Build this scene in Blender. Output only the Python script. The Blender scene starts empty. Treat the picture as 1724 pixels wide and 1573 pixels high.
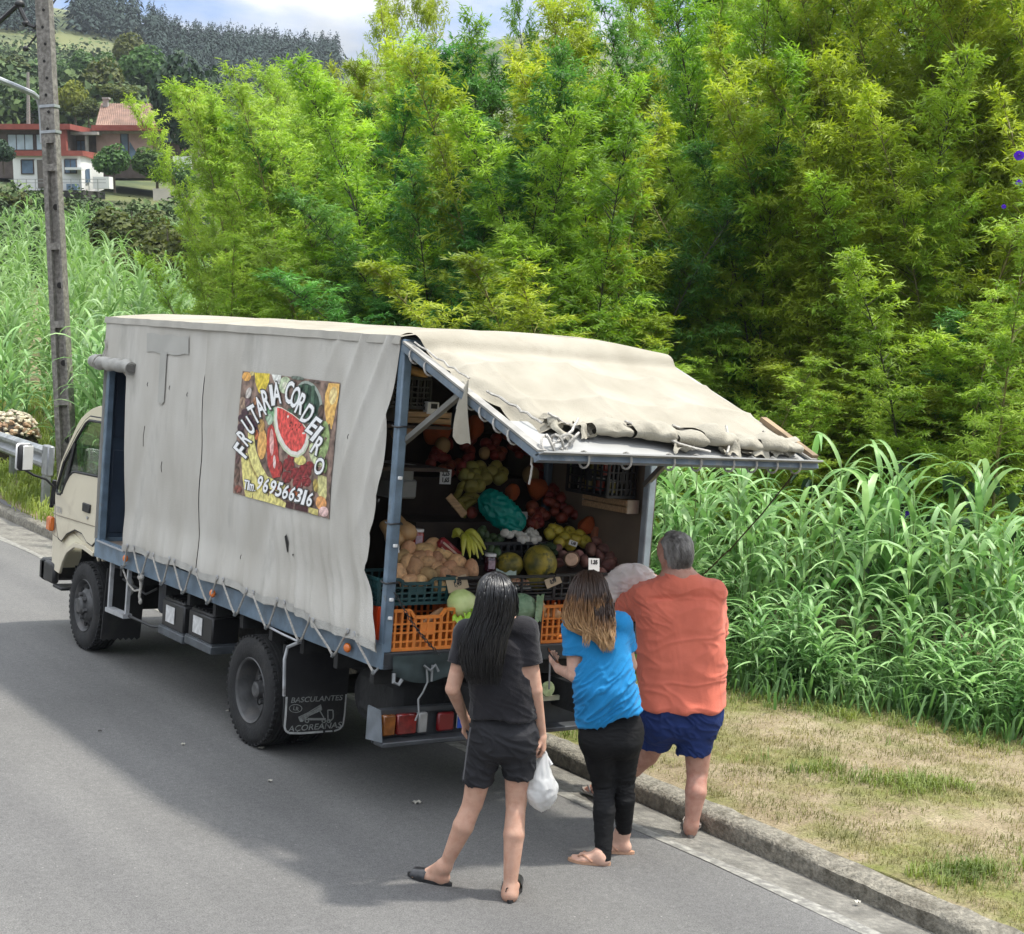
import bpy, bmesh, math, random
import numpy as np
from mathutils import Vector, Matrix, noise as mnoise
S = bpy.context.scene
COL = S.collection
PI = math.pi
random.seed(7)
RNG = np.random.default_rng(11)

# ------------------------------------------------------------------ camera, sky, sun, exposure
CAM_P = Vector((-5.6966, -7.8101, 2.7793))
CAM_R = Vector((0.81585, -0.57323, 0.07613))
CAM_U = Vector((-0.02129, 0.10179, 0.99458))
CAM_W = Vector((0.57787, 0.81305, -0.07084))
FPX = 2623.42
UPG = Vector((-0.111, -0.026, 0.9935)).normalized()      # plumb direction (the road falls away and leans to the kerb)
cd = bpy.data.cameras.new('camera'); cam = bpy.data.objects.new('camera', cd); COL.objects.link(cam)
mw = Matrix((CAM_R, CAM_U, -CAM_W)).transposed().to_4x4(); mw.translation = CAM_P
cam.matrix_world = mw
cd.sensor_fit = 'HORIZONTAL'; cd.sensor_width = 36; cd.lens = FPX / 1724 * 36
cd.clip_start = 0.1; cd.clip_end = 5000
S.camera = cam

SUN_DIR = Vector((0.36, -0.20, 1.0)).normalized()
world = bpy.data.worlds.new('World'); S.world = world; world.use_nodes = True
wn = world.node_tree.nodes; wl = world.node_tree.links
for n in list(wn): wn.remove(n)
wo = wn.new('ShaderNodeOutputWorld'); bg = wn.new('ShaderNodeBackground'); bg.inputs['Strength'].default_value = 0.14
sky = wn.new('ShaderNodeTexSky'); sky.sky_type = 'NISHITA'; sky.sun_disc = False
sky.sun_elevation = math.asin(SUN_DIR.z); sky.sun_rotation = math.atan2(SUN_DIR.x, SUN_DIR.y)
sky.air_density = 1.0; sky.dust_density = 0.3; sky.ozone_density = 2.0; sky.altitude = 300
tc = wn.new('ShaderNodeTexCoord'); mp = wn.new('ShaderNodeMapping'); mp.inputs['Scale'].default_value = (1.6, 1.6, 4.2)
mp.inputs['Location'].default_value = (5.1, 3.3, 0.2); mp.inputs['Rotation'].default_value = (0, 0, -0.45)
nz = wn.new('ShaderNodeTexNoise'); nz.inputs['Scale'].default_value = 2.3; nz.inputs['Detail'].default_value = 7; nz.inputs['Roughness'].default_value = .55
rp = wn.new('ShaderNodeValToRGB'); rp.color_ramp.elements[0].position = .34; rp.color_ramp.elements[1].position = .50
nz2 = wn.new('ShaderNodeTexNoise'); nz2.inputs['Scale'].default_value = 5.0; nz2.inputs['Detail'].default_value = 6
rp2 = wn.new('ShaderNodeValToRGB')
rp2.color_ramp.elements[0].position = .35; rp2.color_ramp.elements[0].color = (6.9, 7.6, 8.7, 1)
rp2.color_ramp.elements[1].position = .66; rp2.color_ramp.elements[1].color = (14.5, 14.8, 15.2, 1)
mx = wn.new('ShaderNodeMix'); mx.data_type = 'RGBA'
wl.new(tc.outputs['Generated'], mp.inputs['Vector']); wl.new(mp.outputs[0], nz.inputs['Vector']); wl.new(mp.outputs[0], nz2.inputs['Vector'])
wl.new(nz.outputs['Fac'], rp.inputs[0]); wl.new(nz2.outputs['Fac'], rp2.inputs[0])
wl.new(rp.outputs[0], mx.inputs['Factor']); sm = wn.new('ShaderNodeMix'); sm.data_type = 'RGBA'; sm.blend_type = 'MULTIPLY'; sm.inputs['Factor'].default_value = 1.0; sm.inputs['B'].default_value = (.42, .45, .55, 1)
wl.new(sky.outputs[0], sm.inputs['A']); wl.new(sm.outputs['Result'], mx.inputs['A'])
# overcast luminance: brighter overhead than near the horizon
sxyz = wn.new('ShaderNodeSeparateXYZ'); wl.new(tc.outputs['Generated'], sxyz.inputs[0])
mr = wn.new('ShaderNodeMapRange'); mr.inputs['From Min'].default_value = 0.0; mr.inputs['From Max'].default_value = 1.0; mr.inputs['To Min'].default_value = .05; mr.inputs['To Max'].default_value = 1.0
wl.new(sxyz.outputs[2], mr.inputs['Value'])
cm = wn.new('ShaderNodeMix'); cm.data_type = 'RGBA'; cm.blend_type = 'MULTIPLY'; cm.inputs['Factor'].default_value = 1.0
wl.new(rp2.outputs[0], cm.inputs['A']); wl.new(mr.outputs[0], cm.inputs['B']); wl.new(cm.outputs['Result'], mx.inputs['B'])
wl.new(mx.outputs['Result'], bg.inputs['Color']); wl.new(bg.outputs[0], wo.inputs['Surface'])
sd = bpy.data.lights.new('sun', 'SUN'); sun = bpy.data.objects.new('sun', sd); COL.objects.link(sun)
sd.energy = 2.35; sd.angle = math.radians(3.0); sd.color = (1.0, .95, .86)
sun.rotation_euler = SUN_DIR.to_track_quat('Z', 'Y').to_euler(); sun.location = (0, 0, 40)
S.view_settings.view_transform = 'Standard'; S.view_settings.look = 'None'
S.view_settings.exposure = 1.2; S.view_settings.gamma = 1; S.view_settings.use_curve_mapping = False
S.cycles.max_bounces = 9; S.cycles.diffuse_bounces = 6; S.cycles.glossy_bounces = 2; S.cycles.transmission_bounces = 5
S.cycles.transparent_max_bounces = 8; S.cycles.volume_bounces = 0; S.cycles.caustics_reflective = False; S.cycles.caustics_refractive = False

def spot(px, py, n=None, c=0.0, p0=None):
    """world point seen at photo pixel (px,py) on the plane: n in 'xyz' -> axis == c, or a normal vector through p0"""
    d = CAM_R * ((px - 862) / FPX) - CAM_U * ((py - 786.5) / FPX) + CAM_W
    if isinstance(n, str):
        i = 'xyz'.index(n); t = (c - CAM_P[i]) / d[i]
    else:
        t = (p0 - CAM_P).dot(n) / d.dot(n)
    return CAM_P + d * t
def spot_d(px, py, t):
    return CAM_P + (CAM_R * ((px - 862) / FPX) - CAM_U * ((py - 786.5) / FPX) + CAM_W) * t

# ------------------------------------------------------------------ materials
MATS = {}
def M(name, col, rough=.6, metal=0.0, var=.12, scale=6.0, bump=0.0, bscale=40.0, col2=None, mix=(.35, .65), spec=.5,
      transl=0.0, objvar=0.0, alpha=1.0, coat=0.0, detail=5, stretch=None, dirt=None, dscale=3.0, dmix=(.55, .75), sheen=0.0, sss=0.0):
    if name in MATS: return MATS[name]
    m = bpy.data.materials.new(name); m.use_nodes = True; nt = m.node_tree; N = nt.nodes; L = nt.links
    b = N['Principled BSDF']; out = N['Material Output']
    tcn = N.new('ShaderNodeTexCoord'); src = tcn.outputs['Object']
    if stretch:
        mpn = N.new('ShaderNodeMapping'); mpn.inputs['Scale'].default_value = stretch; L.new(src, mpn.inputs[0]); src = mpn.outputs[0]
    no = N.new('ShaderNodeTexNoise'); no.inputs['Scale'].default_value = scale; no.inputs['Detail'].default_value = detail
    L.new(src, no.inputs['Vector'])
    ra = N.new('ShaderNodeValToRGB'); L.new(no.outputs['Fac'], ra.inputs[0])
    c1 = tuple(max(0, c * (1 - var)) for c in col); c2 = tuple(min(1, c * (1 + var)) for c in col) if col2 is None else col2
    ra.color_ramp.elements[0].position, ra.color_ramp.elements[1].position = mix
    ra.color_ramp.elements[0].color = (*c1, 1); ra.color_ramp.elements[1].color = (*c2, 1)
    colout = ra.outputs[0]
    if dirt:
        n2 = N.new('ShaderNodeTexNoise'); n2.inputs['Scale'].default_value = dscale; n2.inputs['Detail'].default_value = 8; n2.inputs['Roughness'].default_value = .65
        L.new(src, n2.inputs['Vector'])
        r2 = N.new('ShaderNodeMapRange'); r2.inputs['From Min'].default_value, r2.inputs['From Max'].default_value = dmix
        L.new(n2.outputs['Fac'], r2.inputs['Value'])
        mm = N.new('ShaderNodeMix'); mm.data_type = 'RGBA'; mm.inputs['B'].default_value = (*dirt, 1)
        L.new(r2.outputs[0], mm.inputs['Factor']); L.new(colout, mm.inputs['A']); colout = mm.outputs['Result']
    if objvar:
        oi = N.new('ShaderNodeObjectInfo'); hs = N.new('ShaderNodeHueSaturation')
        m1 = N.new('ShaderNodeMapRange'); m1.inputs['To Min'].default_value = .5 - objvar * .05; m1.inputs['To Max'].default_value = .5 + objvar * .05
        m2 = N.new('ShaderNodeMapRange'); m2.inputs['To Min'].default_value = 1 - objvar; m2.inputs['To Max'].default_value = 1 + objvar
        mu = N.new('ShaderNodeMath'); mu.operation = 'MULTIPLY'; mu.inputs[1].default_value = 7.31
        fr = N.new('ShaderNodeMath'); fr.operation = 'FRACT'
        L.new(oi.outputs['Random'], mu.inputs[0]); L.new(mu.outputs[0], fr.inputs[0])
        L.new(oi.outputs['Random'], m1.inputs[0]); L.new(fr.outputs[0], m2.inputs[0])
        L.new(m1.outputs[0], hs.inputs['Hue']); L.new(m2.outputs[0], hs.inputs['Value']); L.new(colout, hs.inputs['Color']); colout = hs.outputs[0]
    L.new(colout, b.inputs['Base Color'])
    b.inputs['Roughness'].default_value = rough; b.inputs['Metallic'].default_value = metal
    b.inputs['Specular IOR Level'].default_value = spec
    if coat: b.inputs['Coat Weight'].default_value = coat; b.inputs['Coat Roughness'].default_value = .12
    if sheen: b.inputs['Sheen Weight'].default_value = sheen
    if sss: b.inputs['Subsurface Weight'].default_value = sss; b.inputs['Subsurface Radius'].default_value = (.02, .007, .004); b.inputs['Subsurface Scale'].default_value = .5
    if alpha < 1: b.inputs['Alpha'].default_value = alpha
    if bump:
        nb = N.new('ShaderNodeTexNoise'); nb.inputs['Scale'].default_value = bscale; nb.inputs['Detail'].default_value = 6
        L.new(src, nb.inputs['Vector'])
        bp = N.new('ShaderNodeBump'); bp.inputs['Strength'].default_value = bump; bp.inputs['Distance'].default_value = .02
        L.new(nb.outputs['Fac'], bp.inputs['Height']); L.new(bp.outputs[0], b.inputs['Normal'])
    if transl:
        tr = N.new('ShaderNodeBsdfTranslucent'); ms = N.new('ShaderNodeMixShader'); ms.inputs[0].default_value = transl
        hs2 = N.new('ShaderNodeHueSaturation'); hs2.inputs['Saturation'].default_value = 1.1; hs2.inputs['Value'].default_value = 1.25
        L.new(colout, hs2.inputs['Color']); L.new(hs2.outputs[0], tr.inputs['Color'])
        L.new(b.outputs[0], ms.inputs[1]); L.new(tr.outputs[0], ms.inputs[2]); L.new(ms.outputs[0], out.inputs['Surface'])
    MATS[name] = m
    return m

# ------------------------------------------------------------------ mesh building
class MB:
    def __init__(s): s.v = []; s.f = []; s.m = []; s.mi = 0
    def add(s, vs, fs):
        o = len(s.v); s.v += [tuple(v) for v in vs]; s.f += [tuple(i + o for i in f) for f in fs]; s.m += [s.mi] * len(fs); return s
    def box(s, c, d, rot=None, ch=0.0):
        x, y, z = d[0] / 2, d[1] / 2, d[2] / 2
        if ch:
            vs = []; 
            for sx in (-1, 1):
                for sy in (-1, 1):
                    for sz in (-1, 1):
                        vs += [(sx * x, sy * (y - ch), sz * (z - ch)), (sx * (x - ch), sy * y, sz * (z - ch)), (sx * (x - ch), sy * (y - ch), sz * z)]
            bm = bmesh.new()
            for v in vs: bm.verts.new(v)
            bmesh.ops.convex_hull(bm, input=bm.verts); bm.verts.index_update()
            vs = [v.co.copy() for v in bm.verts]; fs = [[v.index for v in f.verts] for f in bm.faces]; bm.free()
        else:
            vs = [Vector((a * x, b * y, e * z)) for a in (-1, 1) for b in (-1, 1) for e in (-1, 1)]
            fs = [(0, 1, 3, 2), (4, 6, 7, 5), (0, 4, 5, 1), (2, 3, 7, 6), (0, 2, 6, 4), (1, 5, 7, 3)]
        c = Vector(c)
        vs = [(rot @ Vector(v) if rot else Vector(v)) + c for v in vs]
        return s.add(vs, fs)
    def bar(s, a, b, w, h, up=(0, 0, 1)):
        a = Vector(a); b = Vector(b); d = (b - a); l = d.length; d.normalize()
        upv = Vector(up); x = d.cross(upv)
        if x.length < 1e-4: x = d.cross(Vector((1, 0, 0)))
        x.normalize(); z = x.cross(d)
        return s.box((a + b) / 2, (w, l, h), Matrix((x, d, z)).transposed())
    def tube(s, pts, r, n=6, cap=True):
        pts = [Vector(p) for p in pts]; k = len(pts); rr = r if isinstance(r, (list, tuple)) else [r] * k
        vs = []; prev = None
        for i, p in enumerate(pts):
            t = (pts[min(i + 1, k - 1)] - pts[max(i - 1, 0)]).normalized()
            if prev is None:
                x = t.cross(Vector((0, 0, 1)))
                if x.length < 1e-3: x = t.cross(Vector((0, 1, 0)))
            else: x = prev - t * prev.dot(t)
            x.normalize(); prev = x; y = t.cross(x)
            for j in range(n):
                a = 2 * PI * j / n; vs.append(p + (x * math.cos(a) + y * math.sin(a)) * rr[i])
        fs = [(i * n + j, i * n + (j + 1) % n, (i + 1) * n + (j + 1) % n, (i + 1) * n + j) for i in range(k - 1) for j in range(n)]
        if cap: fs += [tuple(range(n - 1, -1, -1)), tuple((k - 1) * n + j for j in range(n))]
        return s.add(vs, fs)
    def lathe(s, prof, c=(0, 0, 0), axis='z', n=24, rot=None, cap=True):
        """prof: list of (radius, height) along the axis"""
        vs = []
        for r, h in prof:
            for j in range(n):
                a = 2 * PI * j / n; p = (r * math.cos(a), r * math.sin(a), h)
                if axis == 'x': p = (p[2], p[0], p[1])
                elif axis == 'y': p = (p[0], p[2], p[1])
                p = Vector(p)
                if rot: p = rot @ p
                vs.append(p + Vector(c))
        k = len(prof)
        fs = [(i * n + j, i * n + (j + 1) % n, (i + 1) * n + (j + 1) % n, (i + 1) * n + j) for i in range(k - 1) for j in range(n)]
        if cap and prof[0][0] > 1e-5: fs.append(tuple(range(n - 1, -1, -1)))
        if cap and prof[-1][0] > 1e-5: fs.append(tuple((k - 1) * n + j for j in range(n)))
        return s.add(vs, fs)
    def grid(s, fn, nu, nv, skip=None):
        vs = [fn(i / nu, j / nv) for j in range(nv + 1) for i in range(nu + 1)]
        fs = []
        for j in range(nv):
            for i in range(nu):
                if skip and skip((i + .5) / nu, (j + .5) / nv): continue
                a = j * (nu + 1) + i; fs.append((a, a + 1, a + nu + 2, a + nu + 1))
        return s.add(vs, fs)
    def blob(s, c, d, rot=None, seed=0, amp=.08, nu=12, nv=8, fn=None):
        """lumpy ellipsoid, d = full sizes"""
        vs = []; rs = random.Random(seed); ph = [rs.uniform(0, 6.28) for _ in range(6)]
        for j in range(nv + 1):
            t = PI * j / nv
            for i in range(nu):
                a = 2 * PI * i / nu; n = Vector((math.sin(t) * math.cos(a), math.sin(t) * math.sin(a), math.cos(t)))
                k = 1 + amp * (math.sin(2.3 * n.x + ph[0] + 1.7 * n.z) + math.sin(2.9 * n.y + ph[1]) + .6 * math.sin(4.1 * n.z + ph[2] + 2 * n.x)) / 2
                if fn: k *= fn(n)
                p = Vector((n.x * d[0] / 2 * k, n.y * d[1] / 2 * k, n.z * d[2] / 2 * k))
                vs.append((rot @ p if rot else p) + Vector(c))
        fs = [(j * nu + i, j * nu + (i + 1) % nu, (j + 1) * nu + (i + 1) % nu, (j + 1) * nu + i) for j in range(nv) for i in range(nu)]
        return s.add(vs, fs)
    def mesh(s, name, mats, smooth=True, ang=40, org=(0, 0, 0)):
        me = bpy.data.meshes.new(name)
        o = Vector(org)
        me.from_pydata([tuple(Vector(v) - o) for v in s.v], [], s.f)
        for m in (mats if isinstance(mats, (list, tuple)) else [mats]): me.materials.append(m)
        if len(me.materials) > 1: me.polygons.foreach_set('material_index', s.m)
        fix_mesh(me, smooth, ang)
        return me
    def build(s, name, mats, parent=None, smooth=True, ang=40, org=None):
        if org is None:
            a = np.array([tuple(v) for v in s.v]); mn, mx_ = a.min(0), a.max(0); org = Vector(((mn[0] + mx_[0]) / 2, (mn[1] + mx_[1]) / 2, mn[2] if parent is None else (mn[2] + mx_[2]) / 2))
        return put(name, s.mesh(name, mats, smooth, ang, org), org, parent)
def fix_mesh(me, smooth=True, ang=40, normals=True):
    if normals:
        bm = bmesh.new(); bm.from_mesh(me); bmesh.ops.recalc_face_normals(bm, faces=bm.faces); bm.to_mesh(me); bm.free()
    if smooth:
        me.shade_smooth()
        if ang < 180: me.set_sharp_from_angle(angle=math.radians(ang))
    me.update()
ORG = {}
def put(name, me, loc, parent=None):
    o = bpy.data.objects.new(name, me); COL.objects.link(o)
    base = ORG[parent.name] if parent else Vector((0, 0, 0))
    ORG[o.name] = Vector(loc)
    if parent: o.parent = parent
    o.location = Vector(loc) - base
    return o
def tag(o, label=None, cat=None, group=None, kind=None):
    if label: o['label'] = label
    if cat: o['category'] = cat
    if group: o['group'] = group
    if kind: o['kind'] = kind
    return o
def thing(name, loc, label, cat, group=None):
    o = bpy.data.objects.new(name, None); COL.objects.link(o); o.location = loc; ORG[o.name] = Vector(loc); o.empty_display_size = .1
    return tag(o, label, cat, group)
def copy_tree(o, loc=None, rot=None, scale=None):
    c = o.copy(); COL.objects.link(c)
    for ch in o.children:
        d = ch.copy(); COL.objects.link(d); d.parent = c
        for g in ch.children:
            e = g.copy(); COL.objects.link(e); e.parent = d
    if loc is not None: c.location = loc
    if rot is not None: c.rotation_euler = rot
    if scale is not None: c.scale = scale if isinstance(scale, (tuple, list, Vector)) else (scale,) * 3
    return c
def curve_mesh(polys, ext=0.0, bev=0.0, name='shape', bres=2):
    """filled 2D outlines (first is the rim, others holes) -> mesh in the XY plane, extruded +-ext"""
    cu = bpy.data.curves.new(name, 'CURVE'); cu.dimensions = '2D'; cu.fill_mode = 'BOTH'; cu.extrude = max(ext - bev, 0); cu.bevel_depth = bev; cu.bevel_resolution = bres
    if bev: cu.offset = -bev
    for p in polys:
        sp = cu.splines.new('POLY'); sp.points.add(len(p) - 1); sp.use_cyclic_u = True
        for q, (x, y) in zip(sp.points, p): q.co = (x, y, 0, 1)
    return conv(cu, name)
def text_mesh(txt, size=1.0, ext=0.0, name='text', shear=0.0, bold=0.0, width=1.0, align='CENTER'):
    cu = bpy.data.curves.new(name, 'FONT'); cu.body = txt; cu.size = size; cu.extrude = ext; cu.align_x = align; cu.align_y = 'CENTER'; cu.shear = shear; cu.offset = bold; cu.resolution_u = 3
    me = conv(cu, name)
    if width != 1: me.transform(Matrix.Diagonal((width, 1, 1, 1)))
    return me
def conv(cu, name):
    ob = bpy.data.objects.new(name, cu); COL.objects.link(ob)
    bpy.context.view_layer.update()
    me = bpy.data.meshes.new_from_object(ob.evaluated_get(bpy.context.evaluated_depsgraph_get()))
    bpy.data.objects.remove(ob); bpy.data.curves.remove(cu)
    me.materials.clear(); me.name = name
    return me
def mesh_into(mb, me, fn):
    """append a mesh's geometry to an MB, mapping each vertex with fn(co) -> world"""
    mb.add([fn(v.co) for v in me.vertices], [tuple(p.vertices) for p in me.polygons]); bpy.data.meshes.remove(me)
def smooth01(t): t = max(0.0, min(1.0, t)); return t * t * (3 - 2 * t)
def nz3(x, y, z, s=0): return mnoise.noise(Vector((x + s * 13.7, y + s * 5.1, z + s * 9.3)))
def arc(cx, cy, r, a0, a1, n=8): return [(cx + r * math.cos(math.radians(a0 + (a1 - a0) * i / n)), cy + r * math.sin(math.radians(a0 + (a1 - a0) * i / n))) for i in range(n + 1)]
def rrect(x0, y0, x1, y1, r, n=4):
    return arc(x1 - r, y1 - r, r, 0, 90, n) + arc(x0 + r, y1 - r, r, 90, 180, n) + arc(x0 + r, y0 + r, r, 180, 270, n) + arc(x1 - r, y0 + r, r, 270, 360, n)

# common materials
STEEL = M('steel_blue', (.115, .165, .215), .45, .0, .22, 9, .12, 60, dirt=(.10, .085, .07), dscale=7, dmix=(.60, .78))
STEEL_L = M('steel_light', (.30, .36, .40), .42, .0, .15, 9, .1, 60, dirt=(.12, .10, .08), dscale=9, dmix=(.6, .8))
BLACK = M('black_paint', (.012, .012, .013), .55, 0, .3, 8, .15, 50)
RUBBER = M('rubber', (.012, .012, .0125), .85, 0, .3, 12, .3, 60, dirt=(.035, .033, .03), dscale=8, dmix=(.5, .8))
CHASSIS = M('chassis', (.012, .012, .012), .8, 0, .4, 10, .3, 30)
WHITE_P = M('white_plastic', (.75, .75, .73), .5, 0, .05)
ROPE = M('rope', (.42, .40, .36), .9, 0, .2, 60, .5, 200)
CARD = M('white_card', (.74, .74, .72), .7, 0, .04)
INK = M('ink_black', (.01, .01, .012), .7)
WOOD = M('crate_wood', (.36, .23, .12), .75, 0, .25, 5, .2, 60, stretch=(2, 14, 14))
# ------------------------------------------------------------------ ground, road, kerb
def xk(y): return 0.92 + 0.02 * y                       # road-side face of the kerb
HILL_D = [0, 22, 30, 45, 60, 80, 110, 160, 250, 400, 560, 620, 720, 900]
HILL_Z = [0, 0, .35, 1.5, 3.4, 6.0, 10.2, 17.5, 33, 62, 91, 98, 88, 65]
AZ_K = [(.30, 1.20), (.365, 1.18), (.39, 1.07), (.53, 1.07), (.60, 1.28), (.95, 1.34)]
def ground_z(x, y):
    d = math.hypot(x - CAM_P.x, y - CAM_P.y)
    h = float(np.interp(d, HILL_D, HILL_Z))
    az = math.atan2((x - CAM_P.x), (y - CAM_P.y))
    k = 1 + (float(np.interp(az, [a for a, _ in AZ_K], [b for _, b in AZ_K])) - 1) * smooth01((d - 220) / 200)
    z = .07 + .05 * max(0, min(x - 1.1, 8)) * (1 if d < 60 else 0) + h * k
    if d > 120: z += nz3(x * .008, y * .008, 0, 3) * .035 * d * .6
    z += nz3(x * .6, y * .6, 0, 1) * .035 + nz3(x * 2.3, y * 2.3, 0, 2) * .012
    return z

def asphalt():
    m = bpy.data.materials.new('asphalt'); m.use_nodes = True; N = m.node_tree.nodes; L = m.node_tree.links; b = N['Principled BSDF']
    t = N.new('ShaderNodeTexCoord')
    def noise(sc, det=4, ro=.6):
        n = N.new('ShaderNodeTexNoise'); n.inputs['Scale'].default_value = sc; n.inputs['Detail'].default_value = det; n.inputs['Roughness'].default_value = ro
        L.new(t.outputs['Object'], n.inputs['Vector']); return n
    def ramp(n, p0, c0, p1, c1):
        r = N.new('ShaderNodeValToRGB'); e = r.color_ramp.elements; e[0].position = p0; e[1].position = p1; e[0].color = (*c0, 1); e[1].color = (*c1, 1)
        L.new(n.outputs[0], r.inputs[0]); return r
    big = ramp(noise(.55, 5), .3, (.118, .116, .113), .7, (.146, .144, .141))
    fine = ramp(noise(170, 3, .7), .30, (.45, .45, .45), .72, (1.45, 1.44, 1.42))
    mid = ramp(noise(26, 5, .7), .3, (.86, .86, .86), .7, (1.12, 1.12, 1.11))
    m1 = N.new('ShaderNodeMix'); m1.data_type = 'RGBA'; m1.blend_type = 'MULTIPLY'; m1.inputs[0].default_value = 1
    m2 = N.new('ShaderNodeMix'); m2.data_type = 'RGBA'; m2.blend_type = 'MULTIPLY'; m2.inputs[0].default_value = 1
    L.new(big.outputs[0], m1.inputs['A']); L.new(fine.outputs[0], m1.inputs['B']); L.new(m1.outputs['Result'], m2.inputs['A']); L.new(mid.outputs[0], m2.inputs['B'])
    vor = N.new('ShaderNodeTexVoronoi'); vor.inputs['Scale'].default_value = 14; L.new(t.outputs['Object'], vor.inputs['Vector'])
    sp = N.new('ShaderNodeMath'); sp.operation = 'LESS_THAN'; sp.inputs[1].default_value = .07; L.new(vor.outputs['Distance'], sp.inputs[0])
    sel = N.new('ShaderNodeMath'); sel.operation = 'GREATER_THAN'; sel.inputs[1].default_value = .62
    sx = N.new('ShaderNodeSeparateColor'); L.new(vor.outputs['Color'], sx.inputs[0]); L.new(sx.outputs[0], sel.inputs[0])
    mu = N.new('ShaderNodeMath'); mu.operation = 'MULTIPLY'; L.new(sp.outputs[0], mu.inputs[0]); L.new(sel.outputs[0], mu.inputs[1])
    m3 = N.new('ShaderNodeMix'); m3.data_type = 'RGBA'; m3.inputs['B'].default_value = (.24, .235, .22, 1)
    L.new(mu.outputs[0], m3.inputs[0]); L.new(m2.outputs['Result'], m3.inputs['A'])
    # a few broad oil-dark patches where wheels stand and long faint lane wear
    st = N.new('ShaderNodeMapping'); st.inputs['Scale'].default_value = (1.3, .12, 1); L.new(t.outputs['Object'], st.inputs[0])
    n4 = N.new('ShaderNodeTexNoise'); n4.inputs['Scale'].default_value = 1.2; n4.inputs['Detail'].default_value = 4; L.new(st.outputs[0], n4.inputs['Vector'])
    r4 = ramp(n4, .35, (.88, .88, .89), .65, (1.1, 1.1, 1.09))
    m4 = N.new('ShaderNodeMix'); m4.data_type = 'RGBA'; m4.blend_type = 'MULTIPLY'; m4.inputs[0].default_value = 1
    L.new(m3.outputs['Result'], m4.inputs['A']); L.new(r4.outputs[0], m4.inputs['B'])
    L.new(m4.outputs['Result'], b.inputs['Base Color']); b.inputs['Roughness'].default_value = .85; b.inputs['Specular IOR Level'].default_value = .3
    bp = N.new('ShaderNodeBump'); bp.inputs['Strength'].default_value = .5; bp.inputs['Distance'].default_value = .006
    nb = noise(120, 4); L.new(nb.outputs[0], bp.inputs['Height']); L.new(bp.outputs[0], b.inputs['Normal'])
    return m
g = MB()
ys = [-30, -12] + [-8 + .5 * i for i in range(72)] + [34, 45, 70]
def rz(x): return 0 if x < .36 else -.055 * (x - .36) / .56
XL = .44
for i in range(len(ys) - 1):
    for xa, xb in ((-45, -14), (-14, -5), (-5, -1), (-1, .36), (.36, XL)):
        g.add([(xa, ys[i], rz(xa)), (xb, ys[i], rz(xb)), (xb, ys[i + 1], rz(xb)), (xa, ys[i + 1], rz(xa))], [(0, 1, 2, 3)])
road = tag(g.build('road', asphalt(), ang=180), kind='structure')
CONC = M('gutter_concrete', (.15, .145, .125), .9, 0, .25, 26, .7, 90, col2=(.265, .25, .215), detail=10, mix=(.25, .75), dirt=(.085, .08, .07), dscale=3.5, dmix=(.45, .68))
g = MB()
for i in range(len(ys) - 1):
    a, b = ys[i], ys[i + 1]
    g.add([(XL, a, rz(XL)), (xk(a) + .02, a, -.058), (xk(b) + .02, b, -.058), (XL, b, rz(XL))], [(0, 1, 2, 3)])
tag(g.build('gutter', CONC, ang=180), kind='structure')
def paint():
    m = M('worn_paint', (.31, .30, .265), .9, 0, .15, 20, .3, 120, dirt=(.16, .155, .14), dscale=16, dmix=(.36, .56))
    return m
g = MB()
for i in range(len(ys) - 1):
    a, b = ys[i], ys[i + 1]
    g.add([(XL - .065 + .012 * math.sin(a * 3.1), a, rz(XL - .06) + .004), (XL + .05 + .012 * math.sin(a * 2.3), a, rz(XL + .05) + .004), (XL + .05 + .012 * math.sin(b * 2.3), b, rz(XL + .05) + .004), (XL - .065 + .012 * math.sin(b * 3.1), b, rz(XL - .06) + .004)], [(0, 1, 2, 3)])
tag(g.build('edge_line', paint(), ang=180), kind='structure')
KERB = M('kerb_concrete', (.16, .15, .12), .95, 0, .3, 30, 1.0, 55, col2=(.30, .275, .22), detail=10, mix=(.28, .72), dirt=(.085, .075, .055), dscale=9, dmix=(.50, .70))
prof = [(-.0, -.12), (.0, .035), (.012, .055), (.035, .07), (.155, .078), (.185, .06), (.185, -.12)]
n = 620; y0, y1 = -14, 46
def kerbp(i, j):
    y = y0 + (y1 - y0) * j; px, pz = prof[int(round(i * (len(prof) - 1)))]
    w = .014 * nz3(y * 7, px * 9, pz * 9, 4) + .014 * nz3(y * 1.7, px * 5, 1, 5)
    chip = max(0, nz3(y * 3.4, 7, 2, 6) - .12) * .07 if .0 < px < .05 and pz > 0 else 0
    return (xk(y) + px + w + chip, y, pz + w * .6 - chip)
g = MB(); g.grid(kerbp, len(prof) - 1, n)
tag(g.build('kerb', KERB, ang=55), kind='structure')

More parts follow.
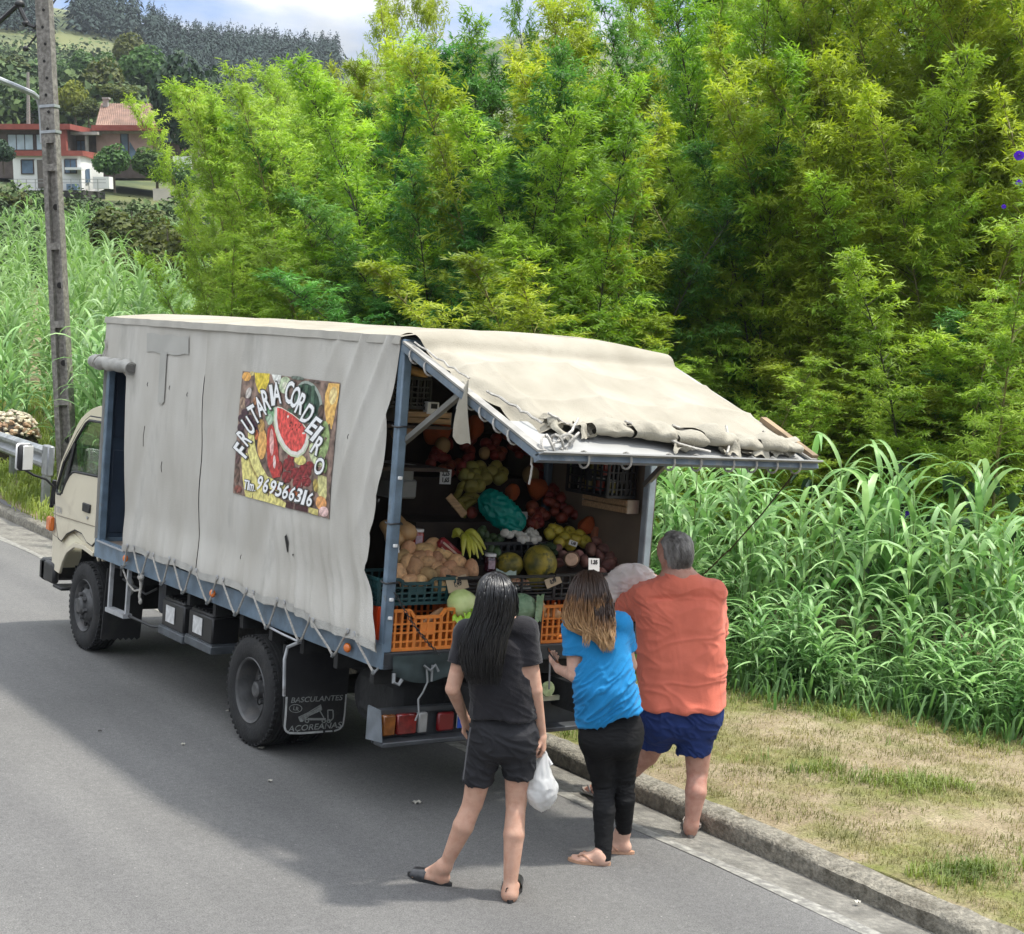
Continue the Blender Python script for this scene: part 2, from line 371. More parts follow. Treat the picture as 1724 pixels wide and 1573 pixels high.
def soil():
    m = bpy.data.materials.new('verge_soil'); m.use_nodes = True; N = m.node_tree.nodes; L = m.node_tree.links; b = N['Principled BSDF']
    t = N.new('ShaderNodeTexCoord')
    def noise(sc, det=5):
        n = N.new('ShaderNodeTexNoise'); n.inputs['Scale'].default_value = sc; n.inputs['Detail'].default_value = det; n.inputs['Roughness'].default_value = .65; L.new(t.outputs['Object'], n.inputs['Vector']); return n
    r1 = N.new('ShaderNodeValToRGB'); e = r1.color_ramp.elements; e[0].position = .32; e[1].position = .68; e[0].color = (.20, .155, .09, 1); e[1].color = (.33, .275, .18, 1)
    L.new(noise(3.2, 8).outputs[0], r1.inputs[0])
    r2 = N.new('ShaderNodeMapRange'); r2.inputs[1].default_value = .46; r2.inputs[2].default_value = .62; L.new(noise(1.3, 7).outputs[0], r2.inputs[0])
    mm = N.new('ShaderNodeMix'); mm.data_type = 'RGBA'; mm.inputs['B'].default_value = (.16, .17, .05, 1); L.new(r2.outputs[0], mm.inputs[0]); L.new(r1.outputs[0], mm.inputs['A'])
    r3 = N.new('ShaderNodeValToRGB'); e = r3.color_ramp.elements; e[0].position = .3; e[1].position = .7; e[0].color = (.55, .55, .55, 1); e[1].color = (1.3, 1.3, 1.3, 1); L.new(noise(70, 4).outputs[0], r3.inputs[0])
    m2 = N.new('ShaderNodeMix'); m2.data_type = 'RGBA'; m2.blend_type = 'MULTIPLY'; m2.inputs[0].default_value = 1; L.new(mm.outputs['Result'], m2.inputs['A']); L.new(r3.outputs[0], m2.inputs['B'])
    L.new(m2.outputs['Result'], b.inputs['Base Color']); b.inputs['Roughness'].default_value = .95; b.inputs['Specular IOR Level'].default_value = .2
    bp = N.new('ShaderNodeBump'); bp.inputs['Strength'].default_value = .8; bp.inputs['Distance'].default_value = .02; L.new(noise(38, 7).outputs[0], bp.inputs['Height']); L.new(bp.outputs[0], b.inputs['Normal'])
    return m
SOIL = soil()
g = MB()
def vg(i, j):
    y = -14 + 60 * j; x = xk(y) + .15 + .03 * nz3(y * 2.1, 3, 0, 8) + 30 * i ** 2.2
    return (x, y, ground_z(x, y) - (.02 if i == 0 else 0))
g.grid(vg, 90, 240)
verge = tag(g.build('verge', SOIL, ang=180), kind='structure')
MEADOW = M('meadow', (.055, .085, .022), .95, 0, .3, .02, col2=(.15, .16, .055), detail=8, mix=(.38, .62), dirt=(.035, .055, .016), dscale=.06, dmix=(.5, .62))
g = MB()
def hl(i, j):
    a = -1.15 + 2.3 * i + .62; d = 38 * (920 / 38) ** j
    x = CAM_P.x + d * math.sin(a); y = CAM_P.y + d * math.cos(a)
    return (x, y, ground_z(x, y) - (.25 if d < 60 else .03))
g.grid(hl, 150, 70)
tag(g.build('hillside', MEADOW, ang=180), kind='structure')

# ------------------------------------------------------------------ concrete power pole with lamp arm
PCONC = M('pole_concrete', (.20, .185, .16), .9, 0, .3, 18, .4, 60, col2=(.285, .265, .235), detail=9, dirt=(.12, .11, .09), dscale=20, dmix=(.5, .72))
PCONC_R = M('pole_rust_side', (.16, .10, .07), .9, 0, .3, 3, .5, 30, col2=(.22, .17, .13), detail=9)
DARK = M('dark_hollow', (.02, .018, .016), .9)
GALV = M('galvanised', (.42, .44, .45), .45, .6, .12, 8, .1, 50)
PT = 23.0
pb = spot_d(118, 845, PT); ptop = spot_d(68, -150, PT - .7)
pax = (ptop - pb).normalized(); plen = (ptop - pb).length
pn = -(CAM_W + CAM_R * .30); pn = (pn - pax * pn.dot(pax)).normalized(); ps = pax.cross(pn).normalized()     # ps: to the right in view
if ps.dot(CAM_R) < 0: ps = -ps
pole = thing('power_pole', pb, 'weathered concrete power pole with recessed hollows standing behind the truck cab', 'utility pole')
def pp(s, n_, h): return pb + ps * s + pn * n_ + pax * h
def pw(h): return (.235 - .045 * h / plen) * .62             # half width
def pq(mb, s0, s1, n0, n1, h0, h1):
    vs = []
    for h in (h0, h1):
        k = pw(h) / .235
        vs += [pp(s0 * k, n0 * k, h), pp(s1 * k, n0 * k, h), pp(s1 * k, n1 * k, h), pp(s0 * k, n1 * k, h)]
    mb.add(vs, [(0, 1, 2, 3), (7, 6, 5, 4), (0, 4, 5, 1), (1, 5, 6, 2), (2, 6, 7, 3), (3, 7, 4, 0)])
hrec = (spot_d(92, 248, PT) - pb).dot(pax)
m = MB()
pq(m, -.235, -.10, -.11, .13, -.3, hrec); pq(m, .135, .19, -.11, .13, -.3, hrec)       # two flanges
pq(m, -.10, .135, -.11, .0, -.3, hrec)                                                 # recessed web
pq(m, -.235, .19, -.11, .13, hrec, plen)
step = 1.13; h = .35
while h < hrec - .1:
    pq(m, -.10, .135, .0, .125, h - .05, h + .05); h += step
m.build('shaft', PCONC, pole, ang=30)
m = MB(); pq(m, -.24, -.236, -.105, .125, -.3, hrec * .62); m.build('rust_streak', PCONC_R, pole)
h = .35 + step / 2; hm = MB()
k = 0
while h < hrec - .4:
    for dh in (-.0, ): hm.lathe([(.0, 0), (.045, 0), (.045, .012), (0, .012)], axis='z', n=10, rot=Matrix((ps, pax, pn)).transposed(), c=pp(.015, .004, h))
    h += step
hm.build('hollow', DARK, pole)['kind'] = 'stuff'
hm = MB()
h = hrec + .2
while h < plen - .3:
    hm.lathe([(.0, 0), (.022, 0), (.022, .01), (0, .01)], n=8, rot=Matrix((ps, pax, pn)).transposed(), c=pp(.0 + .03 * ((k % 2) - .5), .125 * pw(h) / .235, h)); h += .24; k += 1
hm.build('bolt_hole', DARK, pole)['kind'] = 'stuff'
for py in (188, 230):
    hh = (spot_d(85, py, PT) - pb).dot(pax); m = MB(); kk = pw(hh) / .235
    a, b = .245 * kk, .14 * kk
    pts = [pp(-a, b, hh), pp(.20 * kk, b, hh), pp(.20 * kk, -b, hh), pp(-a, -b, hh), pp(-a, b, hh)]
    for i in range(4): m.bar(pts[i], pts[i + 1], .012, .04, up=pax)
    m.build('band', GALV, pole)
# lamp arm: pipe strapped to the pole then bending out to the left
arm = thing('lamp_arm', spot_d(72, 240, PT - .15), 'galvanised curved lamp pipe strapped to the power pole', 'street lamp arm')
m = MB(); m.tube([spot_d(72, 242, PT - .1), spot_d(70, 200, PT - .12), spot_d(68, 178, PT - .14), spot_d(64, 166, PT - .2), spot_d(55, 158, PT - .3), spot_d(30, 147, PT - .5), spot_d(-40, 118, PT - 1.0)], .042, 8)
m.build('pipe', GALV, arm)
# black service cable and its clamps at the top left
cab_ = thing('service_cable', spot_d(60, 45, PT - .4), 'thick black service cables looping beside the top of the power pole', 'cable')
BLK = M('black_cable', (.015, .015, .016), .5)
m = MB(); m.tube([spot_d(-30, 60, PT), spot_d(0, 36, PT - .2), spot_d(26, 12, PT - .3), spot_d(33, 12, PT - .3), spot_d(40, 28, PT - .3), spot_d(48, 42, PT - .3), spot_d(58, 46, PT - .3), spot_d(66, 40, PT - .3), spot_d(69, 25, PT - .3), spot_d(63, 4, PT - .3), spot_d(58, -20, PT - .2)], .035, 6); m.build('cable', BLK, cab_)
m = MB(); m.tube([spot_d(100, -10, PT - .35), spot_d(88, 8, PT - .4), spot_d(75, 40, PT - .4), spot_d(60, 62, PT - .3), spot_d(44, 82, PT - .3)], .014, 5); m.build('stay_wire', BLK, cab_)
m = MB(); m.blob(spot_d(43, 82, PT - .3), (.09, .09, .09)); m.blob(spot_d(33, 7, PT - .3), (.16, .10, .12)); m.blob(spot_d(44, 40, PT - .3), (.13, .1, .1)); m.build('clamp', BLK, cab_)['kind'] = 'stuff'
# thin pole far away on the slope
fp = spot_d(48, 212, 118)
fpo = thing('far_pole', fp, 'thin pale pole standing behind the flat red roof', 'utility pole')
m = MB(); m.tube([spot_d(48, 214, 118), spot_d(47, 122, 118)], [.16, .11], 7); m.build('shaft', PCONC, fpo)

# ------------------------------------------------------------------ guard rail and the heap of dried flowers behind it
ra, rb_ = spot_d(80, 772, 21.6), spot_d(-60, 722, 29)
rail = thing('guard_rail', Vector((ra.x, ra.y, ground_z(ra.x, ra.y))), 'grey steel crash barrier ending in front of the truck', 'guard rail')
rd = (rb_ - ra).normalized(); rn = rd.cross(Vector((0, 0, 1))).normalized()
if rn.dot(CAM_W) > 0: rn = -rn
m = MB(); wprof = [(0, .155), (.03, .15), (.075, .11), (.075, .065), (.02, .03), (0, 0), (.02, -.03), (.075, -.065), (.075, -.11), (.03, -.15), (0, -.155)]
for sgn in (0, -.012):
    m.grid(lambda i, j: ra + (rb_ - ra) * j + rn * (wprof[int(round(i * 10))][0] + sgn) + Vector((0, 0, wprof[int(round(i * 10))][1])), 10, 6)
m.build('beam', M('rail_steel', (.27, .28, .29), .5, .35, .2, 5, .2, 30, dirt=(.13, .11, .09), dscale=4), rail)
m = MB(); m.box(ra - rd * .16 + rn * .02 + Vector((0, 0, -.02)), (.10, .42, .42), Matrix((rn, rd, rn.cross(rd))).transposed(), ch=.02); m.build('end_shoe', M('rail_steel'  , (.3, .3, .3)), rail)
for f_ in (.06, .4, .75):
    c = ra + (rb_ - ra) * f_ - rn * .09; zb = ground_z(c.x, c.y) - .1
    m = MB(); m.box(((c.x), c.y, (zb + c.z + .12) / 2), (.1, .1, c.z + .12 - zb)); m.build('post', M('rail_steel', (.3, .3, .3)), rail)
# ------------------------------------------------------------------ houses on the slope
HR = CAM_W.cross(UPG).normalized(); HF = UPG.cross(HR).normalized()
WHITEWALL = M('white_wall', (.74, .74, .71), .85, 0, .04, 1.0, dirt=(.5, .48, .44), dscale=.8, dmix=(.6, .8))
BROWNW = M('brown_wall', (.10, .075, .065), .85, 0, .25, 1.5)
GREYW = M('grey_wall', (.36, .34, .31), .9, 0, .2, 1.2, dirt=(.18, .17, .15), dscale=.7, dmix=(.5, .7))
TERRA = M('terracotta', (.21, .13, .095), .9, 0, .18, 1.2, col2=(.28, .175, .13), dirt=(.17, .12, .095), dscale=1.5, dmix=(.55, .75))
REDF = M('red_fascia', (.27, .065, .045), .7, 0, .12, 2)
GLASSB = M('window_glass', (.10, .15, .21), .08, 0, .35, .8, spec=.8)
CURT = M('curtain_glass', (.40, .48, .55), .2, 0, .15, 1.2, spec=.7)
PINKC = M('pink_blind', (.36, .24, .21), .8, 0, .12, 1.5)
FRAMEW = M('frame_white', (.7, .7, .68), .6, 0, .04)
FRAMED = M('frame_dark', (.05, .035, .03), .6, 0, .1)
def hp(px, py, D): return spot_d(px, py, D)
def fbox(mb, px0, py0, px1, py1, D, dep):
    """box whose front face fills the given photo rectangle at distance D; dep = depth backwards in metres"""
    k = D / FPX; c0 = hp(px0, py1, D - .156 * (300 - py1) * k); w = (px1 - px0) * k; h = (py1 - py0) * k
    c = c0 + HR * (w / 2) + UPG * (h / 2) + HF * (dep / 2)
    mb.box(c, (w, dep, h), Matrix((HR, HF, UPG)).transposed()); return mb
def window(parent, px0, py0, px1, py1, D, fr, gl, nx=1, ny=1, t=1.6):
    m = MB(); k = D / FPX
    fbox(m, px0 - t, py0 - t, px1 + t, py0, D - .06, .16); fbox(m, px0 - t, py1, px1 + t, py1 + t, D - .06, .16)
    fbox(m, px0 - t, py0, px0, py1, D - .06, .16); fbox(m, px1, py0, px1 + t, py1, D - .06, .16)
    for i in range(1, nx):
        x = px0 + (px1 - px0) * i / nx; fbox(m, x - t / 3, py0, x + t / 3, py1, D - .05, .12)
    w = m.build('window', fr, parent)
    for i in range(nx):
        p = MB(); fbox(p, px0 + (px1 - px0) * i / nx + .2, py0, px0 + (px1 - px0) * (i + 1) / nx - .2, py1, D - .012, .05); p.build('pane', gl, w)
    return w
# white annex
D = 110
hA = thing('white_house', hp(80, 322, D + 2), 'small white house with a red roof edge behind the power pole', 'house')
m = MB(); fbox(m, 24, 262, 138, 322, D, 4.5)
# oblique right side running back
k = D / FPX
a = hp(138, 322, D + .15); b_ = hp(157, 318, D + 2.7); hgt = UPG * (60 * k)
m.add([a, b_, b_ + hgt * .93, a + hgt, a + HF * 4, b_ + HF * 3, b_ + HF * 3 + hgt * .93, a + HF * 4 + hgt], [(0, 1, 2, 3), (1, 5, 6, 2), (4, 7, 6, 5), (3, 2, 6, 7), (0, 4, 5, 1)])
m.build('wall', WHITEWALL, hA)
m = MB(); fbox(m, 20, 254, 139, 262.5, D - .25, 4.9)
a2 = hp(138, 262, D - .55); b2 = hp(158, 268, D + 2.3); up = UPG * (8 * k)
m.add([a2, b2, b2 + up * .5, a2 + up, a2 + HF * 3, b2 + HF * 3, b2 + HF * 3 + up * .5, a2 + HF * 3 + up], [(0, 1, 2, 3), (1, 5, 6, 2), (4, 7, 6, 5), (3, 2, 6, 7), (0, 4, 5, 1)])
m.build('roof', REDF, hA)
window(hA, 37, 270, 56, 292, D, FRAMED, GLASSB, 1); window(hA, 110, 269, 128, 291, D, FRAMED, GLASSB, 2)
m = MB(); fbox(m, 64, 270, 76, 317, D - .06, .3); m.build('door', M('door_brown', (.13, .11, .09), .6), hA)
m = MB(); fbox(m, 109, 282, 137, 286, D - 1.1, 1.1); m.build('awning', FRAMEW, hA)
m = MB(); fbox(m, 112, 310, 130, 320, D - .4, .4); m.build('bench', M('bench_blue', (.16, .24, .32), .6), hA)
p0_ = hp(147, 296, D + 1.2); m = MB(); sd_ = (b_ - a).normalized(); nn = sd_.cross(UPG).normalized()
if nn.dot(CAM_W) > 0: nn = -nn
for q in (p0_,): m.box(q + nn * .02, (.75, .12, .95), Matrix((sd_, nn, UPG)).transposed())
m.build('side_window', GLASSB, hA)
ter = thing('terrace_wall', hp(90, 324, D - 1), 'dark stone terrace under the white house with a thin railing', 'terrace')
m = MB(); fbox(m, 10, 321, 140, 334, D - 2.2, 6); m.build('wall', M('terrace_stone', (.035, .032, .028), .9, 0, .4, 1.5, .5, 4), ter)
m = MB()
for x in range(30, 176, 15): fbox(m, x - .5, 302, x + .5, 321, D - 2.1, .05)
for y in (302, 308): fbox(m, 14, y - .4, 178, y + .4, D - 2.1, .05)
m.build('railing', M('rail_grey', (.3, .3, .29), .5), ter)
stair = thing('white_parapet', hp(170, 312, D), 'low white parapet stepping down beside the white house', 'wall')
m = MB(); fbox(m, 157, 298, 184, 318, D + .6, 1.2); m.build('parapet', WHITEWALL, stair)
# left flat-roofed wing
D = 119
hC = thing('flat_roofed_house', hp(55, 268, D + 4), 'low house with long red fascia and pale curtained windows', 'house')
m = MB(); fbox(m, -40, 217, 112, 300, D, 6); m.build('wall', BROWNW, hC)
m = MB(); fbox(m, -50, 209, 117, 218, D - .8, 7.5); m.build('roof', REDF, hC)
window(hC, 14, 227, 56, 252, D, FRAMED, CURT, 3); window(hC, 62, 227, 98, 252, D, FRAMED, CURT, 2)
m = MB(); fbox(m, 103, 218, 112, 262, D - .5, .5); m.build('pillar', REDF, hC)
# link building
hL = thing('link_building', hp(135, 262, D + 6), 'dark recessed entrance wing between the two red roofed houses', 'house')
m = MB(); fbox(m, 112, 226, 162, 300, D + 3, 5); m.build('wall', BROWNW, hL)
m = MB(); fbox(m, 116, 222, 164, 227, D + 1.6, 6); m.build('roof', GREYW, hL)
window(hL, 130, 238, 143, 256, D + 3, FRAMED, GLASSB, 2)
m = MB(); fbox(m, 144, 228, 148, 262, D + 1.8, .4); m.build('pillar', GREYW, hL)
# main house with tiled roof
D = 122
hB = thing('tiled_roof_house', hp(235, 275, D + 4), 'brown house with big terracotta tiled roof and pink blinds', 'house')
m = MB(); fbox(m, 158, 218, 270, 300, D, 8); fbox(m, 270, 218, 316, 300, D + 1.0, 7); m.build('wall', BROWNW, hB)
k = D / FPX
m = MB()                                                         # pantiles: ridged rows on the near slope
e0 = hp(160, 213, D - 1.2); e1 = hp(316, 213, D - 1.2); r0 = hp(170, 175, D + 3.4); r1 = hp(296, 175, D + 3.4)
NT = 44
def roofp(i, j):
    u = i; a_ = e0 + (e1 - e0) * u; b_ = r0 + (r1 - r0) * u
    p = a_ + (b_ - a_) * j; return p + UPG * (.07 * (1 if int(round(i * NT * 2)) % 2 else 0) + .03 * ((j * 14) % 1))
m.grid(roofp, NT * 2, 28)
bk = [r0 + HF * 4 - UPG * 1.9, r1 + HF * 4 - UPG * 1.9]
m.add([r0, r1, bk[1], bk[0], e0, e1], [(0, 1, 2, 3), (0, 3, 4), (1, 5, 2)])
rf = m.build('roof', TERRA, hB, smooth=False)
m = MB(); fbox(m, 173, 166, 181, 180, D + 3.4, .5); fbox(m, 171.5, 164, 182.5, 167, D + 3.3, .7); m.build('chimney', GREYW, rf)
m = MB(); fbox(m, 154, 211, 270, 220, D - .9, 2); m.build('fascia', REDF, hB)
m = MB(); fbox(m, 158, 220.5, 268, 225, D - .3, .3); m.build('lintel', GREYW, hB)
for x0, x1 in ((163, 203), (218, 258)): m = MB(); fbox(m, x0, 226, x1, 262, D - .12, .12); m.build('blind', PINKC, hB)
w = window(hB, 205, 226, 216, 268, D, FRAMED, GLASSB, 1)
kx = D / FPX
for (xa, ya, xb, yb, xc, yc) in ((218, 238, 236, 268, 218, 268), (204, 252, 208, 262, 203, 264)):
    m = MB(); q = [hp(xa_, ya_, D - .2 - .156 * (300 - ya_) * kx) for xa_, ya_ in ((xa, ya), (xb, yb), (xc, yc))]; m.add(q + [v + HF * .06 for v in q], [(0, 1, 2), (5, 4, 3), (0, 3, 4, 1), (1, 4, 5, 2), (2, 5, 3, 0)]); m.build('glass_triangle', GLASSB, hB)
window(hB, 275, 224, 292, 240, D + 1, FRAMED, GLASSB, 1)
m = MB(); fbox(m, 293, 222, 312, 242, D + .8, .2); m.build('plaster_panel', M('plaster', (.5, .45, .40), .9), hB)
gw = thing('garden_wall', hp(308, 300, 112), 'white garden wall right of the dark shrubs by the brown house', 'wall')
m = MB(); fbox(m, 292, 264, 322, 300, 112, .4); m.build('wall', WHITEWALL, gw)
lw = thing('cream_wall', hp(275, 338, 98), 'short cream wall below the round garden tree', 'wall')
m = MB(); fbox(m, 258, 318, 298, 338, 98, .4); m.build('wall', M('cream_wall_paint', (.6, .54, .45), .9, 0, .1, 1), lw)
rk = thing('retaining_wall', hp(30, 392, 74), 'old grey retaining wall at the edge of the cane field', 'wall')
m = MB(); fbox(m, -60, 374, 80, 402, 74, .6); m.build('wall', GREYW, rk)
m = MB(); fbox(m, 0, 381, 27, 402, 73.8, .2); m.build('niche', M('niche_dark', (.06, .06, .06), .9), rk)

# ------------------------------------------------------------------ far trees
def leafcloud(mb, c, rad, n, size, rs, flat=.8):
    """many leaf clumps (bent quads) spread through an ellipsoid shell with lumps"""
    c = Vector(c)
    lumps = [(Vector((rs.gauss(0, 1), rs.gauss(0, 1), rs.gauss(0, .8))).normalized() * rs.uniform(.35, .8), rs.uniform(.34, .6)) for _ in range(9)]
    for _ in range(n):
        l, lr = rs.choice(lumps); d = Vector((rs.gauss(0, 1), rs.gauss(0, 1), rs.gauss(0, 1))).normalized()
        p = l + d * lr * rs.uniform(.6, 1.0) ** .5
        q = Vector((p.x * rad[0], p.y * rad[1], p.z * rad[2])) + c
        nrm = (d + Vector((rs.gauss(0, .5), rs.gauss(0, .5), rs.gauss(0, .5) + .3))).normalized()
        t = nrm.cross(Vector((rs.gauss(0, 1), rs.gauss(0, 1), rs.gauss(0, 1)))).normalized(); b = nrm.cross(t)
        s = size * rs.uniform(.6, 1.3)
        mb.add([q - t * s - b * s * flat * .4, q - b * s * flat, q + t * s, q + b * s * flat + nrm * s * .2], [(0, 1, 2, 3)])
def LEAF(name, c1, c2, objvar=.18, transl=.3, sc=1.5): return M(name, c1, .6, 0, .2, sc, col2=c2, objvar=objvar, transl=transl, spec=.25, detail=3, mix=(.35, .65))
LF_MID = LEAF('leaf_mid', (.05, .11, .025), (.10, .19, .045))
LF_OLV = LEAF('leaf_olive', (.06, .085, .02), (.13, .15, .035))
LF_DRK = LEAF('leaf_dark', (.018, .042, .020), (.04, .08, .034), .12, .15)
LF_YEL = LEAF('leaf_yellow', (.12, .15, .02), (.22, .24, .03))
BARK = M('bark', (.09, .07, .05), .95, 0, .3, 6, .6, 30)
def tree_mesh(seed, mat, h=7.0, rx=3.0, n=2600, size=.26, conifer=False):
    rs = random.Random(seed); t = thing('hill_tree', (0, 0, 0), 'x', 'tree')
    m = MB(); m.tube([(0, 0, -.6), (.05, 0, h * .3), (.1, .05, h * .6), (.05, 0, h * .9)], [.22, .17, .1, .03], 7)
    for i in range(6):
        a = rs.uniform(0, 6.28); z = h * rs.uniform(.3, .65); r = rx * rs.uniform(.5, .8)
        m.tube([(.06, 0, z), (math.cos(a) * r * .5, math.sin(a) * r * .5, z + h * .10), (math.cos(a) * r, math.sin(a) * r, z + h * .16)], [.09, .06, .02], 5)
    m.build('trunk', BARK, t)
    m = MB()
    if conifer:
        for k in range(15):
            z = h * (.22 + .76 * k / 15); r = rx * (1.08 - k / 15) ** .8
            for j in range(6): a = rs.uniform(0, 6.28); leafcloud(m, (math.cos(a) * r * .6, math.sin(a) * r * .6, z), (r * .5, r * .5, h * .035), n // 90, size, rs)
    else:
        leafcloud(m, (0, 0, h * .62), (rx, rx, h * .40), n, size, rs); leafcloud(m, (0, 0, h * .55), (rx * .7, rx * .7, h * .3), n // 4, size * 1.3, rs)
    m.build('crown', mat, t, smooth=False)
    return t
protos = {}
def far_tree(kind, seed, px, py, top, D, wpx, label, group=None):
    """tree whose foot is at photo pixel (px,py), top at pixel row `top`, crown wpx pixels wide, D metres away"""
    mats = dict(mid=LF_MID, olv=LF_OLV, drk=LF_DRK, yel=LF_YEL, con=LF_DRK)
    key = (kind, seed)
    if key not in protos:
        protos[key] = t = tree_mesh(seed + len(kind) * 7, mats[kind], conifer=(kind == 'con')); new = False
    else: t = copy_tree(protos[key])
    k = D / FPX; base = hp(px, py, D)
    t.location = base; sx = wpx * k / 6.0; sz = (py - top) * k / 7.0
    t.scale = (sx, sx, sz); t.rotation_mode = 'QUATERNION'
    q = Vector((0, 0, 1)).rotation_difference(UPG) @ Matrix.Rotation(random.uniform(0, 6.28), 3, 'Z').to_quaternion(); t.rotation_quaternion = q
    t['label'] = label
    if group: t['group'] = group
    return t
far_tree('mid', 1, 193, 318, 240, 106, 62, 'round green tree right of the white house in front of the blinds')
far_tree('mid', 2, 265, 322, 246, 102, 72, 'dark round tree in the garden above the short cream wall')
far_tree('mid', 3, 312, 345, 275, 96, 46, 'dark leafy shrub tree below the white garden wall')
far_tree('drk', 3, 318, 300, 92, 116, 112, 'big dark cedar standing beside the brown tiled house')
far_tree('yel', 1, 128, 215, 132, 140, 56, 'yellow green tree above the gap between the red roofs')
far_tree('olv', 1, 178, 215, 95, 150, 80, 'tall olive tree rising behind the tiled roof')
far_tree('olv', 2, 205, 180, 140, 136, 62, 'low rounded olive tree just over the roof ridge')
far_tree('mid', 1, 252, 178, 72, 165, 90, 'tall full green tree behind the roof and left of the cedar')
far_tree('mid', 2, 160, 165, 82, 185, 70, 'green tree high on the slope below the grass field')
far_tree('olv', 1, 222, 140, 52, 190, 60, 'pointed olive tree at the edge of the dark conifer wood')
far_tree('mid', 3, 22, 212, 128, 145, 62, 'bushy green tree over the left end of the flat red roof')
far_tree('mid', 1, 55, 212, 150, 140, 60, 'bright bushy tree behind the thin pale pole')
far_tree('olv', 2, 20, 150, 92, 200, 64, 'tree on the upper left slope beneath the grass field')
far_tree('mid', 2, 60, 150, 98, 205, 60, 'tree left of the power pole just under the meadow edge')
far_tree('mid', 3, 112, 160, 102, 200, 50, 'tree right of the power pole just under the meadow edge')
far_tree('olv', 1, 150, 215, 165, 132, 46, 'small brownish tree tucked behind the chimney side of the house')
far_tree('drk', 1, 6, 290, 232, 104, 44, 'dark shrub at the left end of the white house')
far_tree('drk', 2, 320, 230, 170, 125, 46, 'dark tree hiding the right end of the tiled house')
far_tree('olv', 2, 20, 372, 322, 80, 60, 'low garden shrub under the left end of the dark terrace')
far_tree('mid', 2, 60, 374, 332, 82, 50, 'low garden shrub left of the power pole above the old wall')
far_tree('olv', 1, 105, 372, 340, 84, 46, 'low garden shrub right of the power pole under the terrace')
far_tree('olv', 2, 225, 470, 345, 52, 125, 'dense brownish shrub left of the bright bamboo')
far_tree('olv', 2, 285, 520, 372, 44, 120, 'olive bush with yellow leaves in front of the bright bamboo')
far_tree('olv', 1, 205, 500, 420, 46, 70, 'yellowing bush in the cane field')
# conifer wood and broadleaf wood on the hills (beyond counting)
FOREST = M('conifer_wood', (.014, .034, .026), .9, 0, .4, .12, col2=(.028, .055, .042), detail=5)
rs = random.Random(5); m = MB()
def conifer(mb, b, h, r, rs):
    """far conifer: small sprays filling an uneven cone"""
    r *= rs.uniform(.7, 1.2)
    for _ in range(56):
        t = rs.random() ** .8; a = rs.uniform(0, 6.28); q = r * (1.02 - t) * rs.uniform(.55, 1.1); p = b + Vector((math.cos(a) * q, math.sin(a) * q, h * (.08 + .92 * t)))
        d = Vector((math.cos(a), math.sin(a), rs.uniform(-.5, .3))); s_ = Vector((-d.y, d.x, 0)); L_ = h * .095 * (1.25 - t) * rs.uniform(.7, 1.3)
        mb.add([p - d * L_ * .4 + Vector((0, 0, L_ * .5)), p + s_ * L_ * .5, p + d * L_ * .7 - Vector((0, 0, L_ * .3)), p - s_ * L_ * .5], [(0, 1, 2, 3)])
def azd(px): v = spot_d(px, 500, 1) - CAM_P; return math.atan2(v.x, v.y)
def fill(px0, px1, d0, d1, n, h0, h1):
    for _ in range(n):
        a = azd(rs.uniform(px0, px1)); d = rs.uniform(d0, d1); x = CAM_P.x + d * math.sin(a); y = CAM_P.y + d * math.cos(a)
        h = rs.uniform(h0, h1); conifer(m, Vector((x, y, ground_z(x, y) - .5)), h, h * rs.uniform(.30, .46), rs)
fill(222, 540, 330, 560, 1500, 7, 12); fill(95, 205, 375, 420, 120, 7, 11); fill(-30, 48, 360, 400, 80, 7, 11)
tag(m.build('conifer_forest', FOREST, smooth=False), 'dark conifer wood covering the hill under the clouds', 'forest', kind='stuff')
WOODL = M('broadleaf_wood', (.035, .075, .02), .9, 0, .3, .35, col2=(.10, .15, .04), detail=5)
m = MB()
def woods(px0, px1, d0, d1, n, s0, s1):
    for _ in range(n):
        a = azd(rs.uniform(px0, px1)); d = rs.uniform(d0, d1); x = CAM_P.x + d * math.sin(a); y = CAM_P.y + d * math.cos(a)
        s = rs.uniform(s0, s1); leafcloud(m, (x, y, ground_z(x, y) + s * .55), (s * .8, s * .8, s * .6), 150 if d > 110 else 260, .40 if d > 110 else .15, rs)
woods(-60, 420, 150, 330, 480, 4, 8); woods(-60, 330, 84, 100, 60, 1.2, 2.4); woods(-60, 330, 64, 82, 110, 1.0, 2.2); woods(420, 1900, 120, 300, 260, 5, 8)
tag(m.build('broadleaf_wood', WOODL, smooth=False), 'mixed broadleaf wood covering the slope above the houses', 'wood', kind='stuff')
# ------------------------------------------------------------------ the fruit truck
CREAM = M('cream_paint', (.62, .56, .42), .38, 0, .03, 3, coat=.3, dirt=(.42, .36, .26), dscale=2.5, dmix=(.58, .8))
TARP = M('grey_tarp', (.455, .43, .375), .8, 0, .08, 2.2, .22, 160, col2=(.515, .495, .445), detail=8, stretch=(1, 1.4, .55), dirt=(.30, .285, .25), dscale=1.7, dmix=(.56, .80))
TARP_T = M('cream_tarp', (.285, .258, .198), .85, 0, .1, 2.5, .25, 120, col2=(.335, .308, .245), detail=8, dirt=(.24, .21, .16), dscale=3.5, dmix=(.56, .78))
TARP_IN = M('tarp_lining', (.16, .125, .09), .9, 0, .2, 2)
GLASS = bpy.data.materials.new('cab_glass'); GLASS.use_nodes = True
_n = GLASS.node_tree.nodes; _l = GLASS.node_tree.links; _b = _n['Principled BSDF']; _b.inputs['Base Color'].default_value = (.75, .82, .80, 1); _b.inputs['Roughness'].default_value = .03
_t = _n.new('ShaderNodeBsdfTransparent'); _t.inputs['Color'].default_value = (.80, .86, .84, 1); _g = _n.new('ShaderNodeBsdfGlossy'); _g.inputs['Roughness'].default_value = .03
